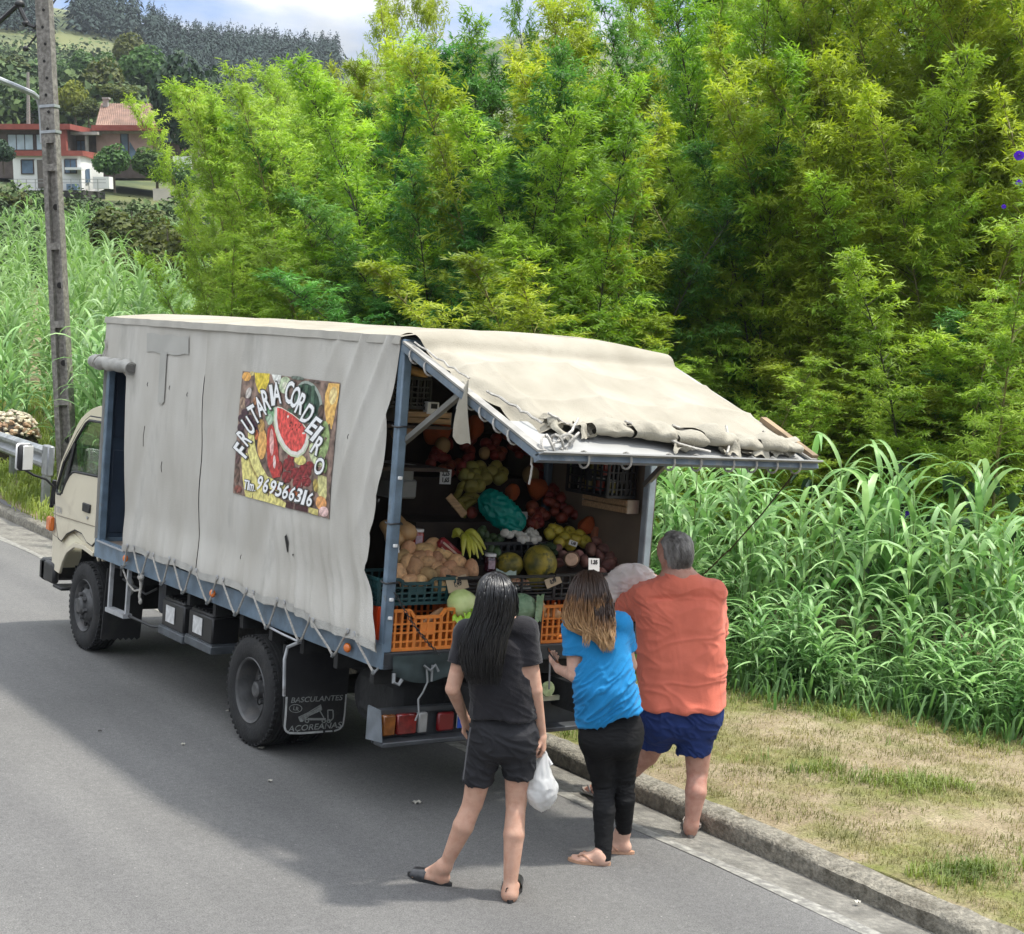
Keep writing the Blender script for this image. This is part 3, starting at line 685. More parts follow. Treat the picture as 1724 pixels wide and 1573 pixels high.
_m = _n.new('ShaderNodeMixShader'); _m.inputs[0].default_value = .13; _l.new(_t.outputs[0], _m.inputs[1]); _l.new(_g.outputs[0], _m.inputs[2]); _l.new(_m.outputs[0], _n['Material Output'].inputs['Surface'])
ORANGE = M('orange_lens', (.62, .15, .02), .25, 0, .1, 10, coat=.5)
AMBER = M('amber_lens', (.20, .065, .010), .2, 0, .3, 25, coat=.5)
REDL = M('red_lens', (.15, .010, .008), .2, 0, .3, 25, coat=.5)
WHITEL = M('clear_lens', (.25, .25, .24), .25, 0, .1, 15, coat=.5)
STEP = M('bare_steel', (.42, .43, .44), .5, .3, .15, 10, dirt=(.15, .13, .11), dscale=8)
INT_BLUE = M('door_blue', (.045, .07, .105), .5, 0, .15, 4)
FLOOR = M('bed_plywood', (.22, .18, .14), .85, 0, .2, 4, stretch=(1, 6, 1))
truck = thing('fruit_truck', (0, 2.6, 0), 'cream flatbed truck with grey canvas box opened at the rear as a fruit stall', 'truck')
T = truck
# --- cab
CO = [(4.74, .80), (4.80, .865), (5.05, .895), (5.29, .88), (5.475, .80), (5.58, .70), (5.63, .60), (5.66, .55), (5.90, .56), (5.93, .62), (6.0, .82), (6.05, .95), (6.07, 1.04), (6.06, 1.12), (6.03, 1.21), (5.93, 1.36), (5.82, 1.53), (5.66, 1.71), (5.5, 1.89), (5.42, 1.955), (5.33, 2.0), (5.2, 2.05), (5.05, 2.085), (4.9, 2.10), (4.74, 2.1)]
WO = [(5.80, 1.25), (5.70, 1.255), (5.665, 1.28), (5.60, 1.37), (5.53, 1.44), (5.46, 1.475), (5.40, 1.487), (4.85, 1.505), (4.835, 1.52), (4.83, 1.945), (4.845, 1.96), (5.20, 1.952), (5.28, 1.92), (5.44, 1.79), (5.70, 1.54), (5.83, 1.32), (5.83, 1.28)]
def grow(poly, d):
    cx = sum(p[0] for p in poly) / len(poly); cy = sum(p[1] for p in poly) / len(poly)
    return [(x + d * (1 if x > cx else -1), y + d * (1 if y > cy else -1)) for x, y in poly]
def cabx(y, z):
    x = .95 - .07 * max(0, (y - 5.72) / .35) ** 2 - .055 * max(0, z - 1.25)
    return x
def side_map(sg, off=0): return lambda c: (sg * (cabx(c.x, c.y) + c.z + off), c.x, c.y)
for sg in (-1, 1):
    m = MB(); mesh_into(m, curve_mesh([CO, grow(WO, .035)], .012, .004), side_map(sg)); o = m.build('cab_side', CREAM, T)
    DO = [(4.80, .96), (4.87, .915), (5.0, .93), (5.12, .985), (5.30, .995), (5.50, .93), (5.62, .85), (5.70, .86), (5.80, 1.0), (5.885, 1.21), (5.86, 1.33), (5.72, 1.56), (5.46, 1.82), (5.30, 1.945), (5.2, 1.985), (4.83, 1.99), (4.795, 1.95)]
    m = MB(); mesh_into(m, curve_mesh([DO, WO], .010, .004), side_map(sg, .010)); door = m.build('cab_door', CREAM, T)
    # black seam round the door, rubber round the window
    m = MB(); loop = [(sg * (cabx(y, z) + .0145), y, z) for y, z in grow(DO, .006)]; m.tube(loop + [loop[0]], .0055, 4, cap=False); m.build('door_seal', BLACK, door)
    m = MB(); loop = [(sg * (cabx(y, z) + .018), y, z) for y, z in WO]; m.tube(loop + [loop[0]], .012, 5, cap=False); m.build('window_rubber', BLACK, door)
    m = MB(); mesh_into(m, curve_mesh([grow(WO, .01)], .003), side_map(sg, .004)); m.build('side_window', GLASS, door)
    m = MB(); m.bar((sg * (cabx(5.62, 1.3) + .012), 5.655, 1.26), (sg * (cabx(5.5, 1.7) + .012), 5.49, 1.735), .02, .035); m.build('quarter_bar', BLACK, door)
    m = MB(); m.box((sg * (cabx(5.03, 1.22) + .022), 5.035, 1.215), (.02, .17, .075), ch=.006); h = m.build('door_handle', BLACK, door)
    m = MB(); m.lathe([(0, -.004), (.013, -.004), (.013, .004), (0, .004)], (sg * (cabx(5.0, 1.13) + .024), 5.0, 1.135), 'x', 10); m.build('door_lock', STEP, door)
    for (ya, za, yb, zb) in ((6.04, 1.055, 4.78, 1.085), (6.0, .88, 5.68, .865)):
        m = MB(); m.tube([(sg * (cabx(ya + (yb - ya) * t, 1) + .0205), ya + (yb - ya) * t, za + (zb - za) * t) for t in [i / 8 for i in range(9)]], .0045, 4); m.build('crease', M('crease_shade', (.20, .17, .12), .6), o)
    m = MB(); m.box((sg * (cabx(5.93, .98) + .02), 6.0, .955), (.05, .10, .13), ch=.012); m.build('turn_signal', ORANGE, T)
    m = MB(); mesh_into(m, curve_mesh([[(4.80, .865), (5.05, .895), (5.29, .88), (5.475, .80), (5.58, .70), (5.63, .60), (5.60, .57), (5.545, .67), (5.45, .765), (5.28, .84), (5.05, .855), (4.82, .83)]], .012, .004), side_map(sg, .018)); m.build('arch_lip', CREAM, o)
# lettering on the cab side
LTR = M('badge_grey', (.38, .37, .35), .5)
m = MB(); mesh_into(m, text_mesh('TOYOTA', .075, 0, bold=.002, width=1.15), lambda c: (-(cabx(5.83 - c.x, 1.11) + .0165), 5.83 - c.x, 1.108 + c.y)); m.build('cab_lettering', LTR, T, smooth=False)
def loft(mb, p0, p1, n, x_in=.0):
    def fn(i, j):
        t = j * (len(PR) - 1); k = min(int(t), len(PR) - 2); f = t - k; y = PR[k][0] * (1 - f) + PR[k + 1][0] * f; z = PR[k][1] * (1 - f) + PR[k + 1][1] * f
        s = 2 * i - 1; w = cabx(y, z); return (w * s, y + p0 * (1 - abs(s) ** 4), z + p1 * (1 - abs(s) ** 4))
    mb.grid(fn, 16, n)
PR = [(4.74, 2.1), (4.9, 2.10), (5.05, 2.085), (5.2, 2.05), (5.33, 2.0), (5.42, 1.955), (5.46, 1.92)]; m = MB(); loft(m, .0, .035, 8); m.build('cab_roof', CREAM, T)
PR = [(5.46, 1.925), (5.66, 1.71), (5.82, 1.53), (5.95, 1.33), (6.0, 1.25)]; m = MB(); loft(m, .04, .03, 6); m.build('windscreen', GLASS, T)
PR = [(6.0, 1.25), (6.06, 1.12), (6.07, 1.04), (6.05, .95), (5.93, .62), (5.9, .56)]; m = MB(); loft(m, .05, .0, 6); m.build('cab_front', CREAM, T)
m = MB(); m.box((0, 4.745, 1.05), (1.84, .02, .5)); m.box((0, 4.745, 2.0), (1.8, .02, .16)); m.box((-.83, 4.745, 1.6), (.16, .02, .8)); m.box((.83, 4.745, 1.6), (.16, .02, .8)); m.build('cab_back', CREAM, T)
INTM = M('cab_interior', (.07, .065, .06), .8, 0, .2, 6)
m = MB(); m.box((-.45, 5.05, 1.05), (.55, .5, .2), ch=.04); m.box((-.45, 4.86, 1.38), (.5, .12, .55), ch=.04); m.box((.4, 5.05, 1.05), (.85, .5, .2), ch=.04); m.box((.4, 4.86, 1.38), (.8, .12, .55), ch=.04); m.box((0, 5.75, 1.15), (1.66, .3, .2), ch=.05); m.box((0, 5.3, .9), (1.6, 1.1, .06)); m.build('cab_seats', INTM, T)
rotw = Matrix.Rotation(math.radians(38), 3, 'X'); m = MB(); m.tube([Vector((-.45, 5.45, 1.38)) + rotw @ Vector((math.cos(a) * .2, math.sin(a) * .2, 0)) for a in [2 * PI * i / 20 for i in range(21)]], .014, 6, cap=False); m.tube([(-.45, 5.45, 1.38), (-.45, 5.62, 1.18)], .03, 6); m.build('steering_wheel', BLACK, T)
# door mirror on its arm
m = MB(); R_ = Matrix.Rotation(math.radians(18), 3, 'Z'); m.box((-1.25, 5.865, 1.56), (.15, .07, .235), R_, ch=.025); mir = m.build('door_mirror', BLACK, T)
m = MB(); m.box((-1.235, 5.835, 1.56), (.105, .012, .215), R_, ch=.004); m.build('mirror_glass', M('mirror_glass', (.75, .75, .72), .25, .3, .05), mir)  # pale sky reflection is put into the glass colour
m = MB(); m.box((-1.26, 5.895, 1.565), (.155, .04, .24), R_, ch=.018); m.build('mirror_shell', WHITE_P, mir)
m = MB(); m.tube([(-1.24, 5.90, 1.45), (-1.15, 5.93, 1.40), (-1.02, 5.96, 1.36), (-.93, 5.97, 1.28), (-.93, 5.985, 1.12)], .012, 6); m.tube([(-.935, 5.975, 1.35), (-.935, 6.03, 1.10)], .02, 6); m.build('mirror_arm', BLACK, T)
m = MB(); m.box((-.70, 5.47, 1.76), (.03, .12, .14), ch=.01); m.build('inner_mirror', BLACK, T)
# front bumper, step
m = MB(); m.box((0, 6.12, .52), (1.92, .16, .20), ch=.025); m.box((-.93, 5.98, .52), (.06, .34, .19), ch=.02); m.box((.93, 5.98, .52), (.06, .34, .19), ch=.02); m.build('front_bumper', M('bumper_black', (.02, .02, .02), .5, 0, .3, 8, dirt=(.06, .055, .05)), T)
m = MB(); m.box((-.86, 5.70, .42), (.20, .22, .03), ch=.008); m.bar((-.80, 5.62, .44), (-.80, 5.66, .62), .03, .02); m.build('cab_step', BLACK, T)
# --- wheels
RIM = M('rim_grey', (.075, .075, .075), .6, .2, .35, 9, .2, 40, dirt=(.12, .11, .10), dscale=7)
def tyre(mb, x0, x1, y, z, R):
    w = x1 - x0; c = (x0, y, z)
    P = [(R * .56, .012), (R * .60, .0), (R * .70, -.012 if w > 0 else 0), (R * .86, -.012), (R * .955, .004), (R * .985, .022)]
    tread = []
    for k in range(5):
        a = .028 + (w - .056) * k / 5; b = .028 + (w - .056) * (k + 1) / 5
        tread += [(R * .972, a), (R, a + .005), (R, b - .005), (R * .972, b)]
    P2 = P + tread + [(r, w - h) for r, h in P[::-1]]
    mb.lathe(P2, c, 'x', 48, cap=False)
    # lugs cut across the shoulders
    for i in range(48):
        a = 2 * PI * (i + .5) / 48; q = Matrix.Rotation(a, 3, 'X'); 
        mb.box(Vector((x0 + .016, y, z)) + q @ Vector((0, 0, R * .972)), (.03, .022, .018), q)
def wheel(name, x_out, y, sg, dual, z=.378, R=.378):
    """x_out: outer face; sg -1 for the left side"""
    w = Vector((x_out, y, z)); S_ = 1 if sg < 0 else -1
    mt = MB(); W = .205
    xs = [(x_out, x_out + S_ * W)] + ([(x_out + S_ * .27, x_out + S_ * (.27 + W))] if dual else [])
    for a, b in xs: tyre(mt, min(a, b), max(a, b), y, z, R)
    hub = mt.build('wheel', RUBBER, T, ang=35)
    mr = MB(); c = (x_out, y, z); s = S_
    if dual: P = [(R * .60, .004), (R * .585, -.006), (R * .55, .004), (R * .53, .03), (R * .515, .09), (R * .50, .125), (R * .30, .14), (R * .27, .11), (R * .15, .10), (R * .14, .04), (R * .10, .03), (0, .03)]
    else: P = [(R * .60, .004), (R * .585, -.006), (R * .55, .006), (R * .52, .04), (R * .46, .05), (R * .36, .012), (R * .30, -.008), (R * .20, -.010), (R * .19, -.035), (R * .15, -.05), (0, -.055)]
    mr.lathe([(r, h * s) for r, h in P], c, 'x', 40, cap=False); mr.build('rim', RIM, hub, ang=30)
    mn = MB()
    for i in range(6):
        a = 2 * PI * i / 6 + .3; rr = R * (.215 if dual else .255); h = (.095 if dual else -.012) * s
        mn.lathe([(0, -.028 * s), (.017, -.028 * s), (.02, 0), (0, 0)], (x_out + h, y + rr * math.cos(a), z + rr * math.sin(a)), 'x', 6)
    mn.build('wheel_nut', RIM, hub, ang=30)['kind'] = 'stuff'
    mh = MB()
    for i in range(8):
        a = 2 * PI * i / 8; rr = R * .41
        mh.lathe([(0, -.004), (.028, -.004), (.028, .004), (0, .004)], (x_out + (.128 if dual else .024) * s, y + rr * math.cos(a), z + rr * math.sin(a)), 'x', 10)
    mh.build('hand_hole', M('hole_black', (.004, .004, .004), .9), hub)['kind'] = 'stuff'
wheel('wheel', -.955, 5.01, -1, False); wheel('wheel', .955, 5.01, 1, False); wheel('wheel', -.985, 1.69, -1, True); wheel('wheel', .985, 1.69, 1, True)
m = MB(); m.tube([(-.9, 5.01, .378), (.9, 5.01, .378)], .05, 8); m.tube([(-.8, 1.69, .378), (.8, 1.69, .378)], .07, 8); m.blob((0, 1.69, .378), (.3, .34, .34)); m.build('axle', CHASSIS, T)
# --- chassis and what hangs under the bed
m = MB(); m.box((-.37, 2.6, .66), (.07, 5.6, .18)); m.box((.37, 2.6, .66), (.07, 5.6, .18))
for y in (.25, 1.2, 2.4, 3.5, 4.5): m.box((0, y, .68), (.8, .06, .12))
for y in [.1 + .45 * i for i in range(10)]: m.box((0, y, .82), (1.96, .05, .10))
m.box((0, 1.69, .86), (1.9, 1.0, .02)); m.build('chassis_frame', CHASSIS, T)
m = MB()
m.grid(lambda i, j: (-.88 + 1.76 * i, 5.01 + .47 * math.cos(PI * j), .44 + .43 * math.sin(PI * j)), 4, 14); m.box((0, 5.2, .62), (1.5, 1.0, .35)); m.build('front_wheel_well', CHASSIS, T)
m = MB(); m.box((0, 3.4, .55), (.7, 1.4, .3), ch=.05); m.box((.7, 3.2, .55), (.4, 1.2, .35), ch=.06); m.build('engine_block', CHASSIS, T)
m = MB(); m.lathe([(0, -.14), (.105, -.14), (.12, -.12), (.12, .14), (.105, .16), (0, .16)], (-.74, 3.62, .70), 'z', 18); m.build('air_tank', M('tank_dark', (.03, .033, .04), .55, 0, .3, 5), T)
def spline_flap(yc, zt, zb, hw, x, name, mat, saw=False):
    pts = [(-hw, zt - zb), (-hw, .02)]
    if saw: pts += [(-hw + 2 * hw * i / 14, (.0 if i % 2 else .022)) for i in range(1, 14)]
    pts += [(hw, .02), (hw, zt - zb)]
    mm = MB(); mesh_into(mm, curve_mesh([pts], .006), lambda c: (x + c.x, yc + c.z + .06 * (1 - c.y / (zt - zb)), zb + c.y)); return mm.build(name, mat, T)
spline_flap(4.48, .78, .16, .17, -.80, 'front_mud_flap', M('flap_rubber', (.014, .014, .015), .75, 0, .3, 6, dirt=(.04, .038, .034), dscale=5), True)
# rope-style side frame step under the door opening
m = MB()
for y in (4.40, 4.02): m.bar((-.96, y, .86), (-.96, y + .01, .46), .03, .03)
m.bar((-.96, 4.41, .455), (-.96, 4.01, .465), .075, .035); m.build('entry_step', STEP, T)
m = MB(); m.tube([(-.95, 4.0, .47), (-.92, 3.6, .46), (-.88, 3.3, .50)], .012, 5); m.tube([(-.9, 4.3, .72), (-.9, 4.05, .70), (-.86, 3.9, .66), (-.85, 3.7, .74)], .01, 5); m.tube([(-.88, 4.62, .78), (-.86, 4.4, .80), (-.84, 4.2, .76), (-.8, 3.9, .8)], .02, 6); m.build('air_hose', BLK, T)
m = MB(); m.blob((-.86, 4.24, .66), (.06, .12, .16), seed=2, amp=.15); m.build('filter_bowl', M('bowl_grey', (.3, .3, .27), .5), T)
for y0, y1, zt, zb in ((3.36, 2.93, .73, .52), (2.86, 2.42, .735, .54)):
    yc, hw = (y0 + y1) / 2, (y0 - y1) / 2; b = MB(); b.box((-.84, yc, (zt + zb) / 2), (.22, hw * 2 - .02, zt - zb), ch=.012); b.box((-.84, yc, zt + .008), (.20, hw * 2 - .06, .025), ch=.008)
    for k in range(6): b.box((-.84, yc - hw + .06 + k * (hw * 2 - .12) / 5, zt + .024), (.17, .02, .012))
    bt = b.build('battery', M('battery_black', (.014, .014, .015), .45, 0, .2, 6), T)
    b = MB(); b.box((-.955, yc + .035, (zt + zb) / 2 + .005), (.004, .16, .125)); b.build('battery_sticker', M('sticker_grey', (.55, .55, .54), .5, 0, .15, 25), bt)
    b = MB(); b.box((-.83, yc, zb - .035), (.27, hw * 2 + .03, .06), ch=.006); b.box((-.83, yc, zb + .0), (.25, hw * 2 + .02, .012)); b.build('battery_tray', M('tray_steel', (.075, .085, .095), .5, .1, .3, 8), T)
# --- bed: floor, side beams
m = MB(); m.box((0, 2.36, .955), (1.94, 4.68, .05)); m.build('bed_floor', FLOOR, T)
for sg in (-1, 1):
    m = MB(); pr = [(0, .885), (.045, .885), (.045, .905), (.014, .91), (.014, 1.015), (.045, 1.02), (.045, 1.035), (0, 1.035)]
    vs = []; 
    for y in (-.03, 4.72): vs += [(sg * (1.0 - px * 1.0), y, z - (.012 if y > 4 else 0) * 3) for px, z in [(-.0, z_) if 0 else (p_, z_) for p_, z_ in pr]]
    n = len(pr); m.add(vs, [(i, (i + 1) % n, n + (i + 1) % n, n + i) for i in range(n)] + [tuple(range(n - 1, -1, -1)), tuple(range(n, 2 * n))]); m.build('side_beam', STEEL, T, smooth=False)
m = MB(); m.box((0, 4.70, .93), (1.96, .05, .16)); m.build('front_beam', STEEL, T)
m = MB(); m.box((0, -.005, .93), (1.98, .05, .10), ch=.006); m.build('rear_beam', M('beam_black', (.03, .033, .036), .6, 0, .3, 8), T)
m = MB(); m.bar((-.985, 4.66, .99), (-.985, 4.06, .985), .05, .012); m.build('entry_sill', STEP, T)
# --- posts and roof frame
def post(x, y, z0, z1, w=.055, mat=STEEL, name='post'):
    m = MB(); m.box((x, y, (z0 + z1) / 2), (w, w, z1 - z0), ch=.008); return m.build(name, mat, T)
p = post(-.965, .0, .98, 2.83, .062); 
m = MB()
for z in (2.32, 1.75, 1.4): m.tube([Vector((-.965, 0, z)) + Vector((math.cos(a) * .05, math.sin(a) * .05, .004 * math.sin(3 * a))) for a in [2 * PI * i / 10 for i in range(11)]], .006, 5, cap=False)
m.build('post_tie', BLK, p)['kind'] = 'stuff'
m = MB()
for z in (1.62, 1.30, 1.19, 2.02): m.box((-.965, -.036, z), (.028, .012, .02), ch=.003)
m.build('post_bolt', WHITE_P, p)['kind'] = 'stuff'
p2 = post(.975, .0, .98, 2.84, .062, STEEL_L); m = MB(); m.box((1.01, .03, 1.9), (.02, .09, 1.8)); m.build('weathered_edge', M('post_wood', (.13, .10, .08), .9, 0, .3, 6), p2)
post(-.965, 4.66, .98, 2.80, .06); post(.965, 4.66, .98, 2.80, .06); post(-.95, 2.35, .98, 2.80, .05); post(.95, 2.35, .98, 2.80, .05); post(-.955, 4.10, .98, 2.80, .05); post(.955, 3.2, .98, 2.8, .05); post(.955, 1.1, .98, 2.8, .05)
m = MB(); m.box((0, 0, 2.80), (1.9, .06, .06), ch=.008); m.build('rear_header', STEEL, T)
m = MB()
for sg in (-1, 1): m.box((sg * .955, 2.36, 2.795), (.05, 4.6, .05))
m.build('top_rail', STEEL, T)['kind'] = 'stuff'
for y in (.8, 1.6, 2.4, 3.2, 4.0, 4.66): m = MB(); m.tube([(-.95, y, 2.79), (-.5, y, 2.83), (0, y, 2.845), (.5, y, 2.83), (.95, y, 2.79)], .018, 6); m.build('roof_bow', STEEL, T)
# front wall with its blue framed door board inside
m = MB(); m.box((0, 4.705, 1.88), (1.9, .02, 1.84)); w_ = m.build('front_wall', INT_BLUE, T)
for x0, x1, z0, z1 in ((-.9, -.62, 1.05, 1.75), (-.9, -.62, 1.85, 2.6), (-.55, -.2, 1.05, 1.75), (-.55, -.2, 1.85, 2.6)):
    m = MB(); m.box(((x0 + x1) / 2, 4.688, (z0 + z1) / 2), (x1 - x0, .014, z1 - z0), ch=.006); m.build('panel', M('door_blue_dark', (.03, .045, .07), .5), w_)
m = MB(); m.box((-.55, 4.20, 1.88), (.72, .02, 1.8)); bw = m.build('partition_door', INT_BLUE, T)
for x, z0, z1 in ((-.88, 1.0, 2.75), (-.66, 1.0, 2.75)): m = MB(); m.box((x, 4.215, 1.88), (.06, .04, 1.76)); m.build('door_stile', M('door_blue_light', (.075, .105, .145), .5), bw)
for z in (1.03, 1.62, 2.2): m = MB(); m.box((-.77, 4.217, z), (.16, .03, .09)); m.build('door_rail', M('door_blue_light', (.1, .1, .1)), bw)
m = MB()
for z in (1.12, 1.9, 2.5): m.tube([(-.925, 4.235, z - .05), (-.925, 4.235, z + .05)], .016, 6)
m.build('hinge', BLACK, bw)['kind'] = 'stuff'
# --- canvas: side wall
def ridge(t): return (1 - abs(math.sin(t))) ** 2.2
def tarp_out(y, z):
    """outward bulge of the left canvas in metres"""
    a = smooth01((2.0 - y) / 1.6) * smooth01((2.3 - z) / .9)
    s = y - .32 * (z - 1.6) + .05 * nz3(y * 2, z * 2, 0, 1)
    d = .036 * a * ridge(s * 11 + 1.2 * nz3(y * 1.5, z * .8, 0, 2)) + .02 * a * ridge(s * 23 + 2 * nz3(y * 2, z, 0, 7))
    b = smooth01((1.3 - y) / 1.2) * smooth01((z - 1.5) / .5)
    s2 = y + .45 * (z - 1.7)
    d += .032 * b * ridge(s2 * 10 + nz3(y, z, 0, 3))
    c = smooth01((y - .4) / .5) * smooth01((2.75 - y) / .4)
    d += .008 * c * ridge((y - .10 * (z - 1.3)) * 13 + 1.5 * nz3(y, z * .7, 1, 4)) * smooth01((2.75 - z) / .5)
    d += .012 * nz3(y * 1.1, z * 1.1, 0, 5) + .006 * nz3(y * 4, z * 3, 0, 6)
    # puckers drawn in at the slit and the lashings
    d += .02 * ridge((y - .25 * (z - 1.0)) * 9) * smooth01((1.5 - z) / .5)
    inban = smooth01((y - .52) / .16) * smooth01((2.2 - y) / .16) * smooth01((z - 1.58) / .12) * smooth01((2.66 - z) / .12)
    d *= 1 - .72 * inban
    d += .025 * math.sin(PI * min(1, max(0, (z - 1.0) / 1.8))) * smooth01(y / .8)
    d += .03 * smooth01((1.35 - z) / .3)
    return d
def tarp_pt(y, z, off=0): return Vector((-1.004 - tarp_out(y, z) - off, y, z))
def slit_y(z): return 2.56 + .15 * (z - .94) / 1.56 + .012 * math.sin(z * 9) + .012 * nz3(z * 3, 0, 0, 8)
def rear_edge(z):
    return float(np.interp(z, [1.0, 1.06, 1.2, 1.45, 1.7, 2.1, 2.5, 2.84], [-.06, -.05, .05, .20, .17, .09, .04, .0]))
def front_edge(z): return float(np.interp(z, [1.0, 1.6, 2.3, 2.4, 2.5, 2.84], [4.02, 4.10, 4.17, 4.19, 4.72, 4.74]))
def tz(j): return 1.005 + (2.845 - 1.005) * j
def lower(y): return 1.03 + .012 * math.sin(y * 7.2) - .035 * smooth01((1.2 - y) / 1.2) - .04 * smooth01((y - 3) / 1.5)
def zz(y, j): a = lower(y); return a + (2.845 - a) * j
m = MB()
def fa(i, j):
    z = tz(j); y = rear_edge(z) + (slit_y(z) - .012 * smooth01((2.52 - z) / .1) - rear_edge(z)) * i; z = zz(y, j); return tarp_pt(y, z)
m.grid(fa, 120, 64)
sidep = m.build('side_canvas', TARP, T, ang=180)
m = MB()
def fb(i, j):
    z = tz(j); s = slit_y(z) + .012 * smooth01((2.52 - z) / .1); e = front_edge(z); y = s + (e - s) * i; z = zz(y, j); return tarp_pt(y, z, -.004 * (1 - i))
m.grid(fb, 70, 64, skip=None)
m.build('side_canvas', TARP, T, ang=180)
# hem strip, patch, tears
m = MB(); m.grid(lambda i, j: tarp_pt(-.05 + 4.08 * i, lower(-.05 + 4.08 * i) + .004 + .05 * j, .007), 110, 1); m.build('hem', M('hem_tarp', (.385,.375,.34), .85, 0, .12, 6, .3, 90), sidep, ang=180)
PATCH = M('patch_tarp', (.37,.36,.325), .7, 0, .08, 3)
for y0, y1, z0, z1 in ((3.02, 3.80, 2.60, 2.74), (3.38, 3.50, 2.22, 2.61)):
    m = MB(); m.grid(lambda i, j: tarp_pt(y0 + (y1 - y0) * i + .03 * (j - .5), z0 + (z1 - z0) * j + .02 * nz3(i * 4, j * 3, 0, 9), .005 if y1 - y0 > .3 else .008), 12, 8); m.build('patch', PATCH, sidep, ang=180)
m = MB()
for q in ([(1.22, 1.50), (1.19, 1.52), (1.165, 1.47), (1.17, 1.41), (1.185, 1.40)], [(1.12, 1.40), (1.10, 1.405), (1.11, 1.385)], [(.10, 1.88), (.075, 1.885), (.08, 1.86), (.10, 1.862)]):
    m.add([tarp_pt(y, z, .006) for y, z in q], [tuple(range(len(q)))])
for (y, z, l) in ((3.72, 1.86, .16), (2.96, 2.3, .03), (3.3, 2.33, .03), (3.72, 2.33, .03), (3.35, 1.7, .08), (1.9, 1.25, .03), (.5, 2.2, .03)):
    m.tube([tarp_pt(y, z, .001), tarp_pt(y + .01, z + l * .5, .001), tarp_pt(y - .004, z + l, .001)], .0022, 4)
m.build('tear', M('tear_dark', (.02, .018, .016), .95), sidep, smooth=False)['kind'] = 'stuff'
# dark strip standing in for the shade inside the slit, roll above the door
m = MB(); m.tube([tarp_pt(2.60 + .12 * (z - .94) / 1.56, z, -.03) for z in [1.04 + .1 * i for i in range(15)]], .02, 5); m.build('slit_shade', DARK, sidep)
m = MB()
rc = [(-1.05, 4.86 - .85 * t, 2.47 - .012 * t) for t in [i / 14 for i in range(15)]]
m.tube([Vector(p) + Vector((0, 0, .01 * math.sin(k * 1.7))) for k, p in enumerate(rc)], [.05 + .006 * math.sin(k * 2.3) for k in range(15)], 14); rl = m.build('canvas_roll', M('roll_tarp', (.34, .33, .30), .85, 0, .2, 6, .3, 70), T, ang=60)
m = MB(); m.lathe([(.045, 0), (.04, -.003), (.034, .0), (.027, -.003), (.02, 0), (.01, -.003), (0, -.003)], (-1.05, 4.006, 2.458), 'y', 18); m.build('roll_end', M('roll_dark', (.12, .115, .105), .9), rl)
m = MB(); m.tube([(-1.06 + .06 * math.cos(a), 4.68 + .02 * math.sin(2 * a), 2.47 + .06 * math.sin(a)) for a in [2 * PI * i / 12 for i in range(13)]], .009, 5); m.tube([(-1.04, 4.68, 2.52), (-1.02, 4.66, 2.60), (-1.03, 4.67, 2.66)], .009, 5); m.build('roll_tie', ROPE, rl)
# right wall, front wall skin, roof
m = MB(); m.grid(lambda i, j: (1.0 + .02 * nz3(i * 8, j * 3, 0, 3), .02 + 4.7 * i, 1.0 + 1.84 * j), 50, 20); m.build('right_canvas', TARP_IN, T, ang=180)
m = MB(); m.grid(lambda i, j: (-1.0 + 2 * i, 4.735 + .01 * nz3(i * 5, j * 4, 0, 3), 1.0 + 1.84 * j), 20, 20); m.build('front_canvas', TARP, T, ang=180)
def roofz(x, y): return 2.842 + .075 * (1 - (abs(x) / 1.0) ** 2.5) + .012 * math.cos(y * 2 * PI / .8) * (1 - abs(x)) + .012 * nz3(x * 2, y * 2, 0, 4) * (1 - .6 * abs(x))
m = MB(); m.grid(lambda i, j: (-1.006 + 2.012 * i, -.01 + 4.76 * j, roofz(-1.006 + 2.012 * i, -.01 + 4.76 * j)), 40, 96); m.build('roof_canvas', TARP_T, T, ang=180)
m = MB(); m.grid(lambda i, j: (-1.012 - .004 * j, -.005 + 4.75 * i, 2.848 - .05 * j + .004 * nz3(i * 30, 0, 0, 2)), 80, 2); m.build('roof_flap', M('flap_tarp', (.40,.38,.33), .85, 0, .1, 5), T, ang=180)

# --- printed banner on the side canvas
BZ = [(180, 145), (1055, 215), (940, 1405), (95, 1215)]         # TL TR BR BL of the print as measured
def zuv(x, y):
    u = v = .5
    for _ in range(12):
        px = (1 - v) * ((1 - u) * BZ[0][0] + u * BZ[1][0]) + v * ((1 - u) * BZ[3][0] + u * BZ[2][0]); py = (1 - v) * ((1 - u) * BZ[0][1] + u * BZ[1][1]) + v * ((1 - u) * BZ[3][1] + u * BZ[2][1])
        u += (x - px) / 870; v += (y - py - 130 * (x - px) / 870) / 1130
    return u, v
def ban_pt(u, v, off): return tarp_pt(2.052 - 1.395 * u, 2.535 - .845 * v, .006 + off)
def print_shape(name, pts, col, layer, parent, me=None, var=.15, sc=14):
    if me is None: me = curve_mesh([[(x, -y) for x, y in pts]], 0)
    bm = bmesh.new(); bm.from_mesh(me); bpy.data.meshes.remove(me)
    bmesh.ops.triangulate(bm, faces=bm.faces)
    for _ in range(4):
        le = [e for e in bm.edges if e.calc_length() > 75]
        if not le: break
        bmesh.ops.subdivide_edges(bm, edges=le, cuts=1); bmesh.ops.triangulate(bm, faces=bm.faces)
    bm.verts.index_update(); mb = MB()
    mb.add([ban_pt(*zuv(v.co.x, -v.co.y), layer * .0011) for v in bm.verts], [[v.index for v in f.verts] for f in bm.faces]); bm.free()
    return mb.build(name, M('print_' + name + '_%d' % layer + str(len(MATS)), col, .45, 0, min(.6, var * 2.4), sc * 2.2, detail=8), parent, smooth=False)
